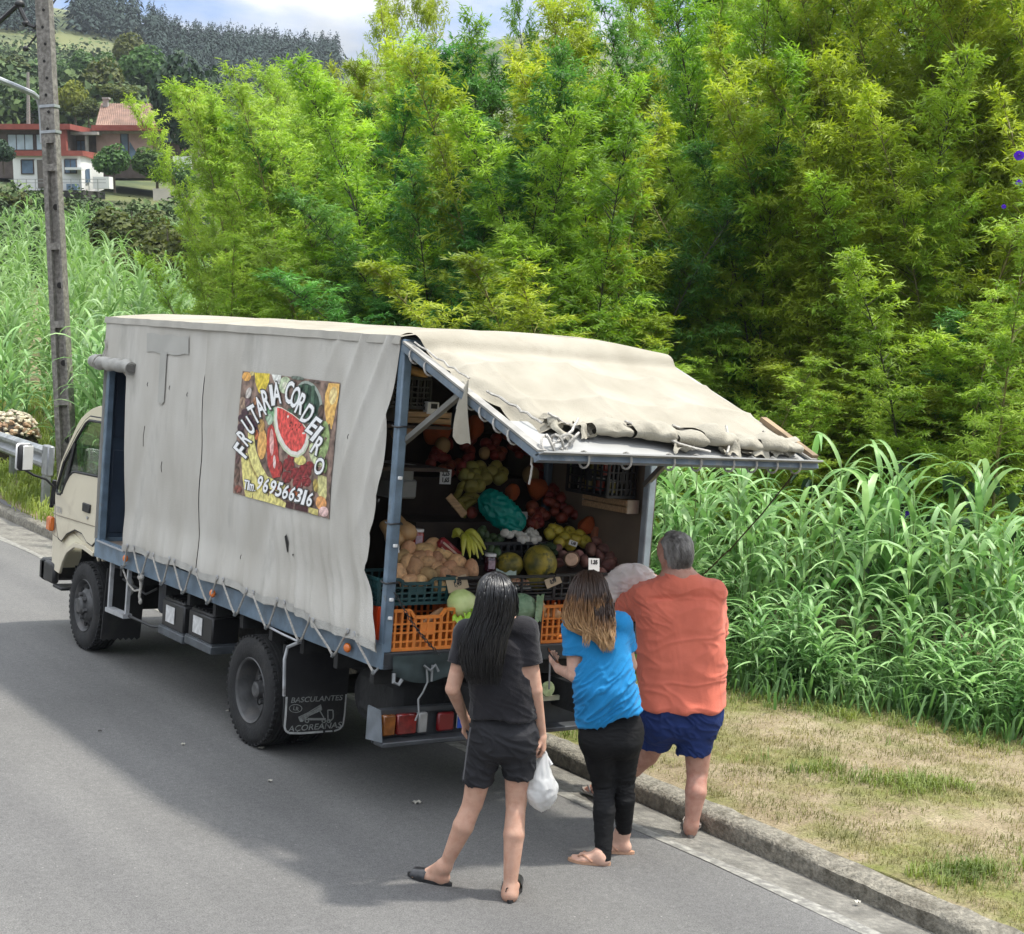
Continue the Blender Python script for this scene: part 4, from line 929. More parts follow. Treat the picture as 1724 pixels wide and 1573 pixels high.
m = MB(); m.grid(lambda i, j: ban_pt(i, j, 0), 36, 24); ban = m.build('banner', M('print_ground', (.13, .085, .07), .5, 0, .5, 14, col2=(.36, .24, .19)), T, ang=180)
def el(cx, cy, rx, ry, rot=0, n=18, a0=0, a1=360):
    r = math.radians(rot); o = []
    for i in range(n if a1 - a0 == 360 else n + 1):
        a = math.radians(a0 + (a1 - a0) * i / n); x, y = rx * math.cos(a), ry * math.sin(a); o.append((cx + x * math.cos(r) - y * math.sin(r), cy + x * math.sin(r) + y * math.cos(r)))
    return o
PS = print_shape
PS('flower', el(222, 192, 44, 40), (.75, .38, .10), 1, ban); PS('flower', el(275, 165, 22, 20), (.55, .45, .2), 1, ban)
PS('petal', el(245, 335, 26, 50, 15), (.55, .5, .46), 1, ban); PS('plum', el(190, 420, 30, 50), (.35, .24, .17), 1, ban)
for x, y in ((215, 510), (260, 560), (180, 560), (225, 610), (175, 640), (300, 610), (330, 640)): PS('grape', el(x, y, 34, 36), (.06, .025, .04), 2, ban)
PS('lemon', [(300, 155), (445, 160), (440, 230), (410, 300), (370, 345), (340, 320), (310, 240)], (.72, .55, .06), 1, ban)
PS('white_highlight', [(465, 165), (555, 170), (540, 250), (500, 245), (480, 210)], (.75, .75, .68), 2, ban)  # white highlight laid into the banner picture as a pale shape
PS('cut_apple', el(585, 255, 55, 75, 10), (.50, .58, .38), 1, ban); PS('cut_apple', el(590, 260, 26, 34), (.68, .68, .52), 2, ban)
PS('whole_melon', el(790, 400, 120, 190, -8, 24), (.33, .38, .33), 1, ban, var=.05)
PS('melon_skin', el(785, 405, 104, 172, -8, 24), (.02, .05, .035), 2, ban, var=.5)
for dx in (-55, 0, 55): PS('melon_stripe', [(770 + dx, 250), (795 + dx, 250), (780 + dx * 1.2, 400), (800 + dx * 1.1, 540), (770 + dx * 1.1, 540), (750 + dx * 1.2, 400)], (.07, .14, .09), 3, ban)
PS('mango', [(965, 222), (1050, 225), (1045, 330), (1010, 520), (985, 625), (945, 570), (930, 450), (935, 320)], (.85, .46, .13), 1, ban); PS('mango_glow', el(1000, 330, 30, 80, 8), (.9, .62, .28), 2, ban)
PS('pear', el(915, 720, 52, 170, 6), (.30, .40, .16), 1, ban); PS('pear', el(860, 850, 60, 110, -15), (.62, .68, .38), 1, ban)
PS('leafy_top', [(410, 470), (460, 440), (505, 440), (500, 560), (440, 610), (415, 560)], (.22, .42, .22), 2, ban); PS('pale_leaf', el(455, 560, 30, 50), (.42, .55, .40), 3, ban)
PS('banana', [(180, 905), (235, 860), (270, 980), (340, 1100), (420, 1180), (590, 1290), (580, 1330), (400, 1285), (215, 1245), (190, 1080)], (.72, .64, .22), 1, ban); PS('banana', [(245, 680), (305, 700), (325, 840), (370, 960), (430, 1060), (590, 1130), (570, 1200), (400, 1160), (300, 1020), (245, 860)], (.78, .68, .25), 2, ban)
PS('banana_edge', [(250, 880), (275, 950), (340, 1070), (420, 1150), (415, 1160), (330, 1085), (262, 965)], (.38, .30, .10), 3, ban)
PS('papaya', el(382, 780, 44, 135, 3), (.80, .42, .13), 3, ban); PS('papaya_neck', el(375, 620, 32, 60), (.5, .3, .1), 3, ban)
PS('chilli', [(435, 640), (470, 600), (505, 650), (530, 830), (545, 1060), (480, 1075), (435, 960), (425, 800)], (.50, .05, .045), 3, ban); PS('chilli_glow', el(475, 760, 18, 120), (.82, .42, .38), 4, ban); PS('chilli_shine', el(497, 930, 12, 60), (.85, .6, .55), 4, ban)
for x, y, r in ((620, 950, 50), (600, 1060, 44), (690, 1030, 52), (760, 1000, 55), (700, 1110, 46), (800, 950, 34), (770, 1090, 40), (640, 890, 30)): PS('berry', el(x, y, r, r * 1.15), (.22, .02, .025), 2, ban, var=.5)
PS('lemon_half', el(722, 905, 50, 44), (.70, .62, .20), 3, ban)
PS('slice_rind', [(500, 440), (560, 450), (660, 505), (740, 565), (800, 640), (806, 700), (795, 770), (765, 840), (705, 885), (645, 875), (580, 825), (530, 745), (503, 660), (490, 560)], (.62, .68, .48), 4, ban, var=.05)
PS('slice_white', [(508, 446), (560, 453), (660, 508), (740, 568), (795, 642), (800, 700), (787, 765), (757, 830), (703, 868), (650, 858), (590, 808), (542, 735), (515, 655), (503, 560)], (.80, .76, .68), 5, ban, var=.04)
PS('slice_flesh', [(525, 455), (570, 462), (660, 512), (735, 570), (785, 640), (780, 700), (765, 755), (738, 805), (700, 835), (650, 825), (600, 775), (560, 705), (537, 640), (525, 560)], (.72, .08, .07), 6, ban, var=.2)
for x, y in ((640, 610), (660, 640), (700, 640), (720, 620), (735, 600), (650, 580), (690, 600)): PS('seed', el(x, y, 5, 11, 20, 8), (.05, .01, .01), 7, ban)
PS('pale_fruit', [(870, 1020), (935, 1040), (930, 1200), (905, 1290), (860, 1180)], (.62, .58, .25), 1, ban); PS('peach', el(885, 1270, 42, 60), (.72, .34, .12), 2, ban); PS('radish', el(905, 1345, 36, 45), (.75, .5, .46), 3, ban)
PS('pale_fruit', [(780, 1310), (860, 1330), (855, 1385), (780, 1360)], (.60, .52, .18), 2, ban); PS('dark_basket', [(590, 1270), (770, 1310), (770, 1360), (590, 1330)], (.06, .015, .02), 2, ban)
for x, y, rx, ry, c_, ro in ((620, 1180, 34, 24, (.30, .05, .04), 0), (680, 1200, 30, 22, (.35, .10, .04), 10), (500, 1150, 40, 26, (.32, .10, .05), 0), (150, 900, 22, 60, (.10, .05, .05), 5), (140, 1050, 26, 80, (.14, .08, .06), 5), (150, 1180, 34, 34, (.22, .07, .05), 0), (320, 400, 24, 44, (.35, .16, .08), 20), (345, 480, 18, 30, (.16, .07, .06), 0), (640, 480, 30, 22, (.05, .10, .06), 20), (900, 480, 24, 70, (.10, .06, .05), 8), (330, 700, 18, 46, (.42, .12, .05), 0), (545, 980, 22, 60, (.30, .03, .03), 0), (850, 1120, 20, 60, (.40, .30, .08), 0), (930, 950, 16, 60, (.16, .22, .08), 6), (240, 420, 26, 40, (.16, .09, .10), 0), (275, 470, 22, 26, (.22, .13, .13), 0), (400, 380, 22, 34, (.34, .12, .06), 0), (700, 190, 60, 16, (.14, .17, .14), 5), (850, 215, 50, 14, (.10, .07, .06), 5)):
    if rx: PS('fruit_print', el(x, y, rx, ry, ro), c_, 3, ban, var=.3)
WH = (.88, .88, .87)
def glyph(ch, cx, cy, h, w, rot, shear=0, layer=8):
    for bold, col, ly in ((.07, (.07, .07, .068), layer), (.022, WH, layer + 1)):
        me = text_mesh(ch, 1.0, 0, bold=bold)
        xs = [v.co.x for v in me.vertices]; ysv = [v.co.y for v in me.vertices]
        if bold > .05: ref = (min(xs) + .06, max(xs) - .06, min(ysv) + .06, max(ysv) - .06)
        r = math.radians(rot)
        x0, x1, y0_, y1_ = ref
        for v in me.vertices:
            a = ((v.co.x - x0) / max(x1 - x0, 1e-3) - .5) * w; b = ((v.co.y - y0_) / max(y1_ - y0_, 1e-3) - .5) * h; a += shear * b
            v.co = (cx + a * math.cos(r) - b * math.sin(r), -cy + a * math.sin(r) + b * math.cos(r), 0)
        print_shape('letter' if ly > layer else 'letter_outline', None, col, ly, ban, me=me, var=.02)
for ch, cx, cy, rot, h, w in (('F', 192, 838, 52, 130, 66), ('R', 220, 725, 44, 130, 72), ('U', 262, 622, 36, 135, 70), ('T', 312, 520, 30, 140, 72), ('A', 368, 450, 22, 145, 78), ('R', 428, 390, 14, 150, 70), ('I', 480, 348, 9, 150, 26), ('A', 524, 325, 4, 155, 76),
                       ('C', 636, 318, -8, 165, 72), ('O', 690, 358, -16, 160, 72), ('R', 745, 415, -22, 155, 70), ('D', 800, 500, -30, 145, 74), ('E', 848, 600, -36, 135, 66), ('I', 872, 668, -36, 130, 26), ('R', 884, 775, -30, 135, 72), ('O', 890, 950, -14, 125, 74)): glyph(ch, cx, cy, h * 1.18, w * .98, rot)
for k, (ch, cx) in enumerate(zip('969566316', (365, 425, 485, 541, 599, 656, 712, 757, 806))): glyph(ch, cx, 1124 + (cx - 365) * .27, 130, 47 if ch != '1' else 20, -13, .06)
for ch, cx, w in (('T', 232, 34), ('l', 258, 12), ('m', 288, 40), ('.', 318, 9)): glyph(ch, cx, 1140 + (cx - 232) * .2 + (32 if ch == '.' else 10 if ch == 'm' else 0), 84 if ch in 'Tl' else 62 if ch == 'm' else 10, w, -10)
# --- lashings, markers, rear end
HOOK = M('hook_grey', (.22, .23, .23), .6, .2, .2, 8)
hooks = []; ys_h = [4.0, 3.62, 3.2, 2.80, 2.36, 1.9, 1.42, .95, .5, .0]
for k, y in enumerate(ys_h):
    m = MB(); b = Vector((-1.008, y, .885)); m.tube([b + Vector((.02, 0, .01)), b + Vector((-.01, 0, -.015)), b + Vector((-.03, -.01, -.03)), b + Vector((-.045, -.025, -.022)), b + Vector((-.045, -.035, .0))], .007, 5); m.build('rope_hook', HOOK, T)
m = None
for k in range(len(ys_h) - 1):
    y0, y1 = ys_h[k], ys_h[k + 1]; ym = (y0 + y1) / 2
    t0 = tarp_pt(ym + .05, lower(ym) + .03, .014); t1 = tarp_pt(ym - .05, lower(ym) + .03, .014)
    m = MB(); m.tube([Vector((-1.035, y0 - .02, .868)), Vector((-1.035, y0 - .05, .90)), t0, tarp_pt(ym + .045, lower(ym) + .05, .012)], .0075, 5); m.build('lashing_rope', ROPE, T)
    m = MB(); m.tube([Vector((-1.035, y1 + .0, .868)), Vector((-1.035, y1 + .05, .90)), t1, tarp_pt(ym - .045, lower(ym) + .05, .012)], .0075, 5); m.build('lashing_rope', ROPE, T)
    m = MB(); m.lathe([(.008, -.003), (.017, -.003), (.017, .003), (.008, .003)], tarp_pt(ym + .047, lower(ym) + .045, .012), 'x', 10); m.lathe([(.008, -.003), (.017, -.003), (.017, .003), (.008, .003)], tarp_pt(ym - .047, lower(ym) + .045, .012), 'x', 10); m.build('eyelet', STEP, T)['kind'] = 'stuff'
m = MB(); m.tube([(-1.035, 3.62, .86), (-1.03, 3.60, .78), (-1.035, 3.605, .70), (-1.03, 3.59, .66)], .012, 6); m.blob((-1.035, 3.6, .85), (.05, .06, .06)); m.blob((-1.03, 3.592, .66), (.03, .03, .05)); m.build('knotted_rope', ROPE, T)
m = MB(); m.tube([(-1.03, 4.0, .86), (-1.0, 3.93, .74), (-.98, 3.85, .70), (-1.0, 3.7, .73)], .008, 5); m.build('slack_rope', ROPE, T)
m = MB(); m.tube([(-1.02, 1.42, .872), (-1.03, 1.2, .865), (-1.03, .95, .86)], .008, 5); m.build('slack_rope', STEP, T)
for y in (3.95, 2.29, .33):
    m = MB(); m.blob((-1.03, y, .945), (.04, .07, .06), amp=.02, nu=14, nv=10); m.build('side_marker', ORANGE, T)
# rear mud flap and its print
FLAP = M('flap_rubber', (.012, .012, .013), .7)
fy = 1.12
def flp(px, py, off=0): p = spot(px, py, 'y', fy); return Vector((p.x, fy - off - .05 * max(0, .62 - p.z), p.z))
m = MB(); out = [(478, 1085), (477, 1170), (474, 1222), (480, 1233), (492, 1235), (560, 1231), (575, 1224), (580, 1205), (583, 1165), (590, 1100)]
me = curve_mesh([[(x, -y) for x, y in out]], 1.0)
m = MB(); mesh_into(m, me, lambda c: flp(c.x, -c.y, -.006 * c.z)); flap = m.build('rear_mud_flap', FLAP, T, smooth=False)
FP = M('flap_print', (.24, .25, .24), .6, 0, .25, 30, dirt=(.06, .06, .06), dscale=18, dmix=(.52, .7))
FPE = M('flap_edge_print', (.42, .43, .42), .6, 0, .2, 20, dirt=(.1, .1, .1), dscale=12, dmix=(.55, .75))
def fz(x, y, off=.009): return flp(470 + x * .0754, 1150 + y * .0754, off)            # enlarged-view coordinates of the flap print
def flap_poly(pts, mat=None, name='print_line'):
    me = curve_mesh([[(x, -y) for x, y in pts]], 0); b = MB(); mesh_into(b, me, lambda c: fz(c.x, -c.y)); return b.build(name, mat or FP, flap, smooth=False)
def flap_line(pts, w, mat=None, name='print_line'):
    b = MB()
    for (xa, ya), (xb, yb) in zip(pts[:-1], pts[1:]):
        d = Vector((xb - xa, yb - ya)); l = d.length or 1; n = Vector((-d.y, d.x)) / l * w / 2; b.add([fz(xa + n.x, ya + n.y), fz(xb + n.x, yb + n.y), fz(xb - n.x, yb - n.y), fz(xa - n.x, ya - n.y)], [(0, 1, 2, 3)])
    return b.build(name, mat or FP, flap, smooth=False)
flap_line([(140, 300), (110, 700), (80, 960), (100, 1040), (170, 1095), (450, 1100), (930, 1065)], 46, FPE, 'print_border'); flap_line([(1180, 1050), (1300, 1010), (1380, 920), (1420, 700), (1470, 240)], 34, FPE, 'print_border'); flap_line([(985, 1062), (1140, 1050)], 30, FPE, 'print_border')
def flap_text(t, cx, cy, size, width, shear, rise):
    me = text_mesh(t, size, 0, shear=shear, bold=.012 * size, width=width); b = MB(); mesh_into(b, me, lambda c: fz(cx + c.x, cy - c.y + rise * c.x)); return b.build('print_letters', FP, flap, smooth=False)
flap_text('BASCULANTES', 800, 350, 165, 1.06, .25, -.055); flap_text('A\u00c7OREANAS', 745, 965, 180, 1.12, .25, -.08); flap_text('LR', 335, 560, 130, .9, .2, .25)
b = MB(); L_ = [fz(335 + 148 * math.cos(a), 555 + 95 * math.sin(a)) for a in [2 * PI * i / 24 for i in range(24)]]; I_ = [fz(335 + 132 * math.cos(a), 555 + 80 * math.sin(a)) for a in [2 * PI * i / 24 for i in range(24)]]; b.add(L_ + I_, [(i, (i + 1) % 24, 24 + (i + 1) % 24, 24 + i) for i in range(24)]); b.build('print_ring', FP, flap, smooth=False)
flap_poly([(390, 740), (600, 640), (900, 460), (925, 560), (930, 590), (640, 720), (480, 850), (430, 850), (400, 790)], name='print_tipper')
for q in ([(660, 630), (850, 530)], [(670, 665), (860, 570)], [(440, 745), (590, 680)], [(450, 780), (590, 715)]): flap_line(q, 12, FLAP, 'print_gap')
flap_line([(600, 790), (1000, 790)], 50); flap_line([(870, 600), (960, 760)], 26); flap_line([(1050, 590), (1165, 590), (1170, 700), (1165, 770), (1090, 840), (1050, 800), (1050, 590)], 28)
for x in (580, 955, 1065): b = MB(); L_ = [fz(x + 50 * math.cos(a), 830 + 46 * math.sin(a)) for a in [2 * PI * i / 14 for i in range(14)]]; I_ = [fz(x + 26 * math.cos(a), 830 + 24 * math.sin(a)) for a in [2 * PI * i / 14 for i in range(14)]]; b.add(L_ + I_, [(i, (i + 1) % 14, 14 + (i + 1) % 14, 14 + i) for i in range(14)]); b.build('print_wheel', FP, flap, smooth=False)
m = MB(); m.tube([(-1.02, .95, .86), spot(484, 1090, 'y', fy - .01), spot(479, 1110, 'y', fy - .01), spot(478, 1172, 'y', fy - .01)], .012, 6); m.build('flap_stay', STEP, T)
# rear bumper with lamps
BUMP = M('bumper_steel', (.055, .06, .066), .5, .2, .25, 9, .1, 40, dirt=(.05, .045, .04), dscale=6)
m = MB(); m.box((0, .03, .615), (1.96, .05, .03)); m.box((0, .05, .525), (1.96, .015, .20)); m.build('rear_bumper', M('beam_black', (.03, .03, .03)), T)
m = MB(); m.add([(-1.0, -.09, .46), (-1.0, .09, .44), (-1.0, .09, .645), (-1.0, -.05, .645), (-.99, -.09, .46), (-.99, .09, .44), (-.99, .09, .645), (-.99, -.05, .645)], [(0, 1, 2, 3), (4, 5, 6, 7), (0, 1, 5, 4), (1, 2, 6, 5), (2, 3, 7, 6), (3, 0, 4, 7)]); m.build('bumper_end', M('bumper_end_steel', (.15, .17, .19), .45, .2, .2, 9), T)
m = MB(); m.box((-.0, -.035, .44), (1.98, .11, .03), ch=.006); m.build('bumper_lip', BUMP, T)
def lamp(px0, px1, py0, py1, mat, name, par, yy=.03, dep=.05):
    a = spot(px0, py0, 'y', yy); b_ = spot(px1, py1, 'y', yy); m = MB(); m.box(((a.x + b_.x) / 2, yy + dep / 2, (a.z + b_.z) / 2), (abs(b_.x - a.x), dep, abs(a.z - b_.z)), ch=.006); return m.build(name, mat, par)
for sg in (-1, 1):
    m = MB(); m.box((sg * .80, .022, .54), (.37, .02, .15), ch=.004); hs = m.build('lamp_housing', BLACK, T)
    for x0, x1, mt, nm in ((.96, .865, AMBER, 'amber_lens'), (.86, .715, REDL, 'red_lens'), (.71, .64, WHITEL, 'clear_lens')):
        m = MB(); m.box((sg * (x0 + x1) / 2, -.005, .54), (abs(x0 - x1) - .006, .05, .125), ch=.008); m.build(nm, mt, hs)
        for q in ((-.028), (.028)): pass
m = MB(); m.box((-.50, .0, .53), (.12, .03, .115), ch=.01); m.build('red_reflector', M('reflector_red', (.16, .008, .01), .3), T)
m = MB(); m.box((-.14, .005, .535), (.54, .012, .11), ch=.002); pl = m.build('number_plate', M('plate_white', (.7, .7, .68), .5), T)
m = MB(); m.box((-.385, -.003, .535), (.05, .006, .105)); m.build('plate_band', M('plate_blue', (.02, .08, .42), .4), pl)
m = MB()
for a in [2 * PI * i / 12 for i in range(12)]: m.box((-.385 + .015 * math.cos(a), -.007, .548 + .015 * math.sin(a)), (.004, .002, .004))
m.build('plate_stars', M('plate_yellow', (.8, .7, .05), .5), pl)['kind'] = 'stuff'
# hanging bits under the tail
m = MB(); m.box((0, .42, .6), (1.5, .5, .3), ch=.05); m.lathe([(0, -.3), (.16, -.3), (.17, -.28), (.17, .28), (.16, .3), (0, .3)], (-.35, .7, .55), 'x', 18); m.build('tail_frame', CHASSIS, T)
m = MB(); m.grid(lambda i, j: (-.93 + 1.0 * i, -.045 - .02 * nz3(i * 6, j * 2, 0, 3), .965 - (.15 + .06 * nz3(i * 5, 0, 0, 4)) * j), 30, 8); m.build('tail_cloth', M('tail_cloth_dark', (.03, .045, .045), .8, 0, .4, 6), T, ang=180)
m = MB()
m.tube([(-.70, -.06, .88), (-.69, -.065, .80), (-.72, -.07, .74), (-.75, -.07, .70), (-.74, -.07, .62), (-.76, -.07, .57)], .006, 5); m.build('loose_cord', HOOK, T)
m = MB(); m.tube([(-.72, -.06, .90), (-.68, -.07, .87), (-.64, -.06, .90), (-.62, -.07, .86)], .008, 5); m.tube([(-.66, -.06, .9), (-.66, -.06, .8)], .008, 5); m.build('loose_cord', HOOK, T)
m = MB(); m.tube([(-.92, -.05, .86), (-.93, -.07, .81), (-.90, -.08, .80), (-.88, -.08, .83)], .012, 6); m.build('tail_hook', HOOK, T)
# chain across the crates
ca = spot(664, 1000, 'y', -.05); cb = spot(737, 1100, 'y', -.07); N_ = 22; m = MB()
for i in range(N_):
    t = i / (N_ - 1); p = ca + (cb - ca) * t + Vector((0, -.01, -.03 * math.sin(PI * t))); d = (cb - ca).normalized()
    q = d.cross(Vector((0, 1, 0))).normalized() if i % 2 else Vector((0, 1, 0)); 
    m.tube([p + d * (.013 * math.cos(a)) + q * (.008 * math.sin(a)) for a in [2 * PI * k / 8 for k in range(9)]], .0032, 4, cap=False)
ch = m.build('tail_chain', M('chain_steel', (.06, .06, .06), .5, .5), T); ch['kind'] = 'stuff'
# pale disc on a strap, pale board
dc = spot(922, 1160, 'y', -.06); m = MB(); m.lathe([(0, -.012), (.046, -.012), (.05, 0), (.046, .012), (0, .012)], dc, 'y', 20); dsc = m.build('hanging_disc', M('disc_green', (.42, .50, .25), .6, 0, .3, 30), T)
m = MB(); m.bar(dc + Vector((0, -.015, .0)), dc + Vector((0, 0, .2)), .012, .004); m.build('strap', M('strap_grey', (.2, .2, .2), .8), dsc)
m = MB(); a = spot(915, 1176, 'y', -.03); m.box((a.x + .1, -.03, a.z), (.25, .02, .03)); m.build('pale_slat', M('slat_cream', (.5, .5, .36), .7), T)

# --- raised rear flap (awning): frame, board, canvas, folded hem, ropes
AH = Vector((0, -.02, 2.775)); AO = Vector((0, -1.42, 2.272))
def aw(x, v, up=0): p = AH + (AO - AH) * v; n = Vector((0, -(AO - AH).z * -1, 0)); return Vector((x, p.y + up * .34, p.z + up * .94)) if 0 else Vector((x, p.y - up * .338, p.z + up * .941))
AF = M('awning_steel', (.13, .165, .20), .5, .1, .2, 9, .1, 40, dirt=(.30, .29, .26), dscale=14, dmix=(.55, .75))
for x in (-.985, .985):
    m = MB(); m.bar(aw(x, 0, .008), aw(x, 1, .008), .045, .040, up=(0, .338, .941)); m.build('awning_side_bar', AF, T)
    m = MB(); m.bar(aw(x, 0, .040), aw(x, 1, .040), .055, .012, up=(0, .338, .941)); m.build('awning_batten', M('batten_pale', (.26, .25, .225), .7, 0, .2, 9), T)
m = MB(); m.bar(aw(-1.01, 1, .004), aw(1.01, 1, .004), .05, .042, up=(0, .338, .941)); m.build('awning_outer_bar', AF, T)
m = MB(); m.bar(aw(-1.01, 1.012, .034), aw(1.01, 1.012, .034), .075, .008, up=(0, .338, .941)); m.build('awning_edge_strip', M('edge_strip', (.30,.30,.285), .6, 0, .1, 9), T)
m = MB(); m.bar(aw(1.0, .66, .075), aw(1.0, .99, .05), .05, .03, up=(0, .338, .941)); m.build('awning_wood_bar', M('bar_wood', (.23, .16, .09), .8, 0, .3, 9), T)
m = MB(); m.bar(aw(0, .0), aw(0, 1), .04, .04, up=(0, .338, .941)); m.bar(aw(-.97, .5), aw(.97, .5), .04, .03); m.build('awning_brace', AF, T)
m = MB(); m.grid(lambda i, j: aw(-.95 + 1.9 * i, .72 + .29 * j, .024 + .004 * nz3(i * 10, j * 5, 0, 2)), 30, 6); m.build('awning_board', M('board_pale', (.30, .30, .285), .6, 0, .08, 3, dirt=(.36, .35, .32), dscale=5), T, ang=180)
def xl(v): return float(np.interp(v, [0, .08, .2, .33, .40, .46, .6, .75, .9], [-1.0, -.93, -.93, -.955, -.985, -.93, -.87, -.85, -.80]))
def xr(v): return .965 - .04 * v + .012 * math.sin(v * 14)
def cloth(i, j):
    v = -.012 + (.83 + .125 * i + .012 * math.sin(i * 23)) * j; a, b = xl(max(v, 0)), xr(v); x = a + (b - a) * i
    w = smooth01(j * 3)
    h = .055 + .10 * (1 - smooth01(v / .10)) + .055 * math.exp(-((v - .3) / .18) ** 2) * math.exp(-((x + .45) / .5) ** 2)
    h += w * (.030 * nz3(x * 1.6, v * 2, 0, 11) + .028 * ridge(x * 5 + v * 1.3 + 1.6 * nz3(x, v, 0, 12)) * smooth01(v / .5) + .020 * ridge((v * 4.2 + .35 * nz3(x * 1.3, 0, 0, 13)) * 2.6) + .012 * nz3(x * 6, v * 7, 0, 14) + .014 * ridge(x * 13 - v * 4 + 2.2 * nz3(x * 1.4, v * 1.4, 0, 15)) * smooth01((v - .25) / .3) * (.5 + nz3(x * 2, v * 2, 0, 16)) + .012 * ridge((v * 9 + x * 1.5 + 1.2 * nz3(x * 2, v, 0, 17)) * 1.6) * max(0, nz3(x * 1.7, v * 1.7, 0, 18) + .25))
    h += .035 * smooth01((j - .9) / .1) * (1 + nz3(x * 4, 0, 0, 3))
    h -= .05 * smooth01((.06 - i) / .06) * w
    if v < .01: z0 = roofz(x, .01)
    p = aw(x, max(v, 0), h)
    if v < .06: k = smooth01(1 - v / .06); q = Vector((x, .02, roofz(max(-1, min(1, x)), .02) + .006)); p = p * (1 - k) + q * k
    return p
m = MB(); m.grid(cloth, 150, 110); aws = m.build('awning_canvas', TARP_T, T, ang=180)
# hanging corner flap at the left
def flapc(i, j):
    a = aw(-.985, .43 + .10 * i, .06); return a + Vector((-.02 - .03 * math.sin(j * 2.5 + i), -.01 * j, -.30 * j - .02 * math.sin(i * 5) * j + .10 * i * (j > .0) * (1 - j))) + Vector((.05 * (1 - j) * (1 - i), 0, 0))
m = MB(); m.grid(flapc, 10, 14); m.build('corner_flap', TARP_T, T, ang=180)
# folded, tied-up hem: overlapping flattened loops of canvas
def hemroll(xa, xb, seed, v0, rad, flat):
    def fn(i, j):
        x = xa + (xb - xa) * i; a = -1.1 + 5.0 * j; r = rad * (1 + .4 * nz3(x * 8, j * 3, seed, 5)) * (.75 + .25 * math.sin(PI * i) ** .5)
        return aw(x, v0 - .02 + .03 * (x + .8) + (r * math.cos(a) * flat) / 1.49 + .012 * nz3(x * 5, 0, seed, 6), .055 + r * .9 + r * math.sin(a) + .014 * nz3(x * 15, j * 6, seed, 7))
    m = MB(); m.grid(fn, 22, 18); return m.build('folded_hem', M('hem_canvas', (.30, .277, .22), .9, 0, .15, 8, .3, 90, dirt=(.22, .20, .16), dscale=9), T, ang=180)
for k, (xa, xb, v0, r_, fl) in enumerate(((-.78, -.68, .82, .026, 1.2), (-.52, -.27, .86, .042, 1.4), (-.27, .02, .875, .048, 1.5), (-.0, .22, .90, .036, 1.6), (.18, .44, .88, .05, 1.7), (.40, .64, .905, .034, 2.0), (.60, .80, .90, .04, 1.7), (.76, .93, .905, .035, 2.0))): hemroll(xa, xb, k, v0, r_, fl)
# ragged torn strips of the hem lying on the board
for k, (x0_, x1_, v0_, v1_) in enumerate(((-.76, -.66, .74, .90), (-.60, -.50, .80, .88), (-.05, .10, .88, .97), (.30, .42, .90, .99), (.46, .66, .88, .985), (.66, .80, .86, .975), (.80, .93, .85, .96))):
    m = MB(); m.grid(lambda i, j: aw(x0_ + (x1_ - x0_) * i + .03 * nz3(j * 4, k, 0, 2), v0_ + (v1_ - v0_) * j + .02 * nz3(i * 5, k * 3, 0, 3) * j, .05 + .035 * math.sin(i * 5 + k) * math.sin(j * 3.5) + .03 * nz3(i * 4, j * 4, k, 4) + .03 * (1 - j)), 12, 12); m.build('torn_hem', M('hem_canvas', (.3, .3, .3)), T, ang=180)
def sag(a, b, n=10, s=.03, w=.02, seed=0):
    a = Vector(a); b = Vector(b); return [a + (b - a) * (i / n) + Vector((0, -w * math.sin(PI * i / n), -s * math.sin(PI * i / n))) + Vector((0, .012 * nz3(i * .9, seed, 0), .012 * nz3(i * .9, seed, 4))) for i in range(n + 1)]
for k, (xa, va, xb, vb) in enumerate(((-.78, .80, -.52, .82), (-.30, .84, .18, .985), (-.62, .84, -.90, .97), (.02, .86, .45, .84), (.30, .85, .62, .95), (.45, .84, .30, .99), (.70, .87, .93, .93))):
    m = MB(); m.tube(sag(aw(xa, va, .13), aw(xb, vb, .06), s=.02, seed=k), .008, 5); m.build('awning_rope', ROPE, T)
m = MB()
for k in range(5):
    c = aw(-.93 + .05 * k, .97 - .01 * k, .05); m.tube([c + Vector((.05 * math.cos(a + k), .03 * math.sin(a * 1.3 + k), .05 * math.sin(a))) for a in [2 * PI * i / 12 for i in range(12)]], .008, 5)
m.tube(sag(aw(-.98, .93, .0), aw(-.97, .93, .0) + Vector((0, 0, -.18)), s=0), .006, 5); m.build('rope_knot', ROPE, T)
for k, x in enumerate((-.70, -.42, -.12, .08, .32, .50, .66, .84)):
    m = MB(); m.tube([aw(x, 1.0) + Vector((0, 0, 0)) + Vector((.004 * k % .01, .045 * math.cos(a), .045 * math.sin(a))) for a in [2 * PI * i / 12 for i in range(13)]], .006, 5, cap=False); m.build('bar_tie', ROPE, T)
for k, v in enumerate((.08, .2, .52, .62, .72, .82)):
    m = MB(); m.tube([aw(-.985, v) + Vector((.036 * math.cos(a), .012 * math.sin(a), .042 * math.sin(a))) for a in [2 * PI * i / 12 for i in range(13)]], .006, 5, cap=False); m.build('bar_tie', ROPE, T)
m = MB(); m.tube(sag(aw(-.98, .05, .07), aw(-.93, .42, .08), s=.01), .006, 5); m.tube(sag(aw(-.90, .52, .07), aw(-.80, .8, .07), s=.0), .008, 5); m.build('awning_rope', ROPE, T)
m = MB(); m.bar(spot(676, 748, 'x', -.93), aw(-.96, .42, -.02), .032, .032); prp = m.build('prop_rod', M('rod_grey', (.16, .155, .14), .55, .2, .2, 8), T)
m = MB(); m.blob(aw(-.96, .43, .0), (.05, .06, .07), amp=.3); m.tube([aw(-.96, .43, 0), aw(-.965, .43, -.10)], .008, 5); m.build('prop_tie', ROPE, T)
m = MB(); m.bar((.95, .02, 2.0), aw(.96, .42, -.02), .032, .032); m.build('prop_rod', M('rod_grey', (.2, .2, .2)), T)
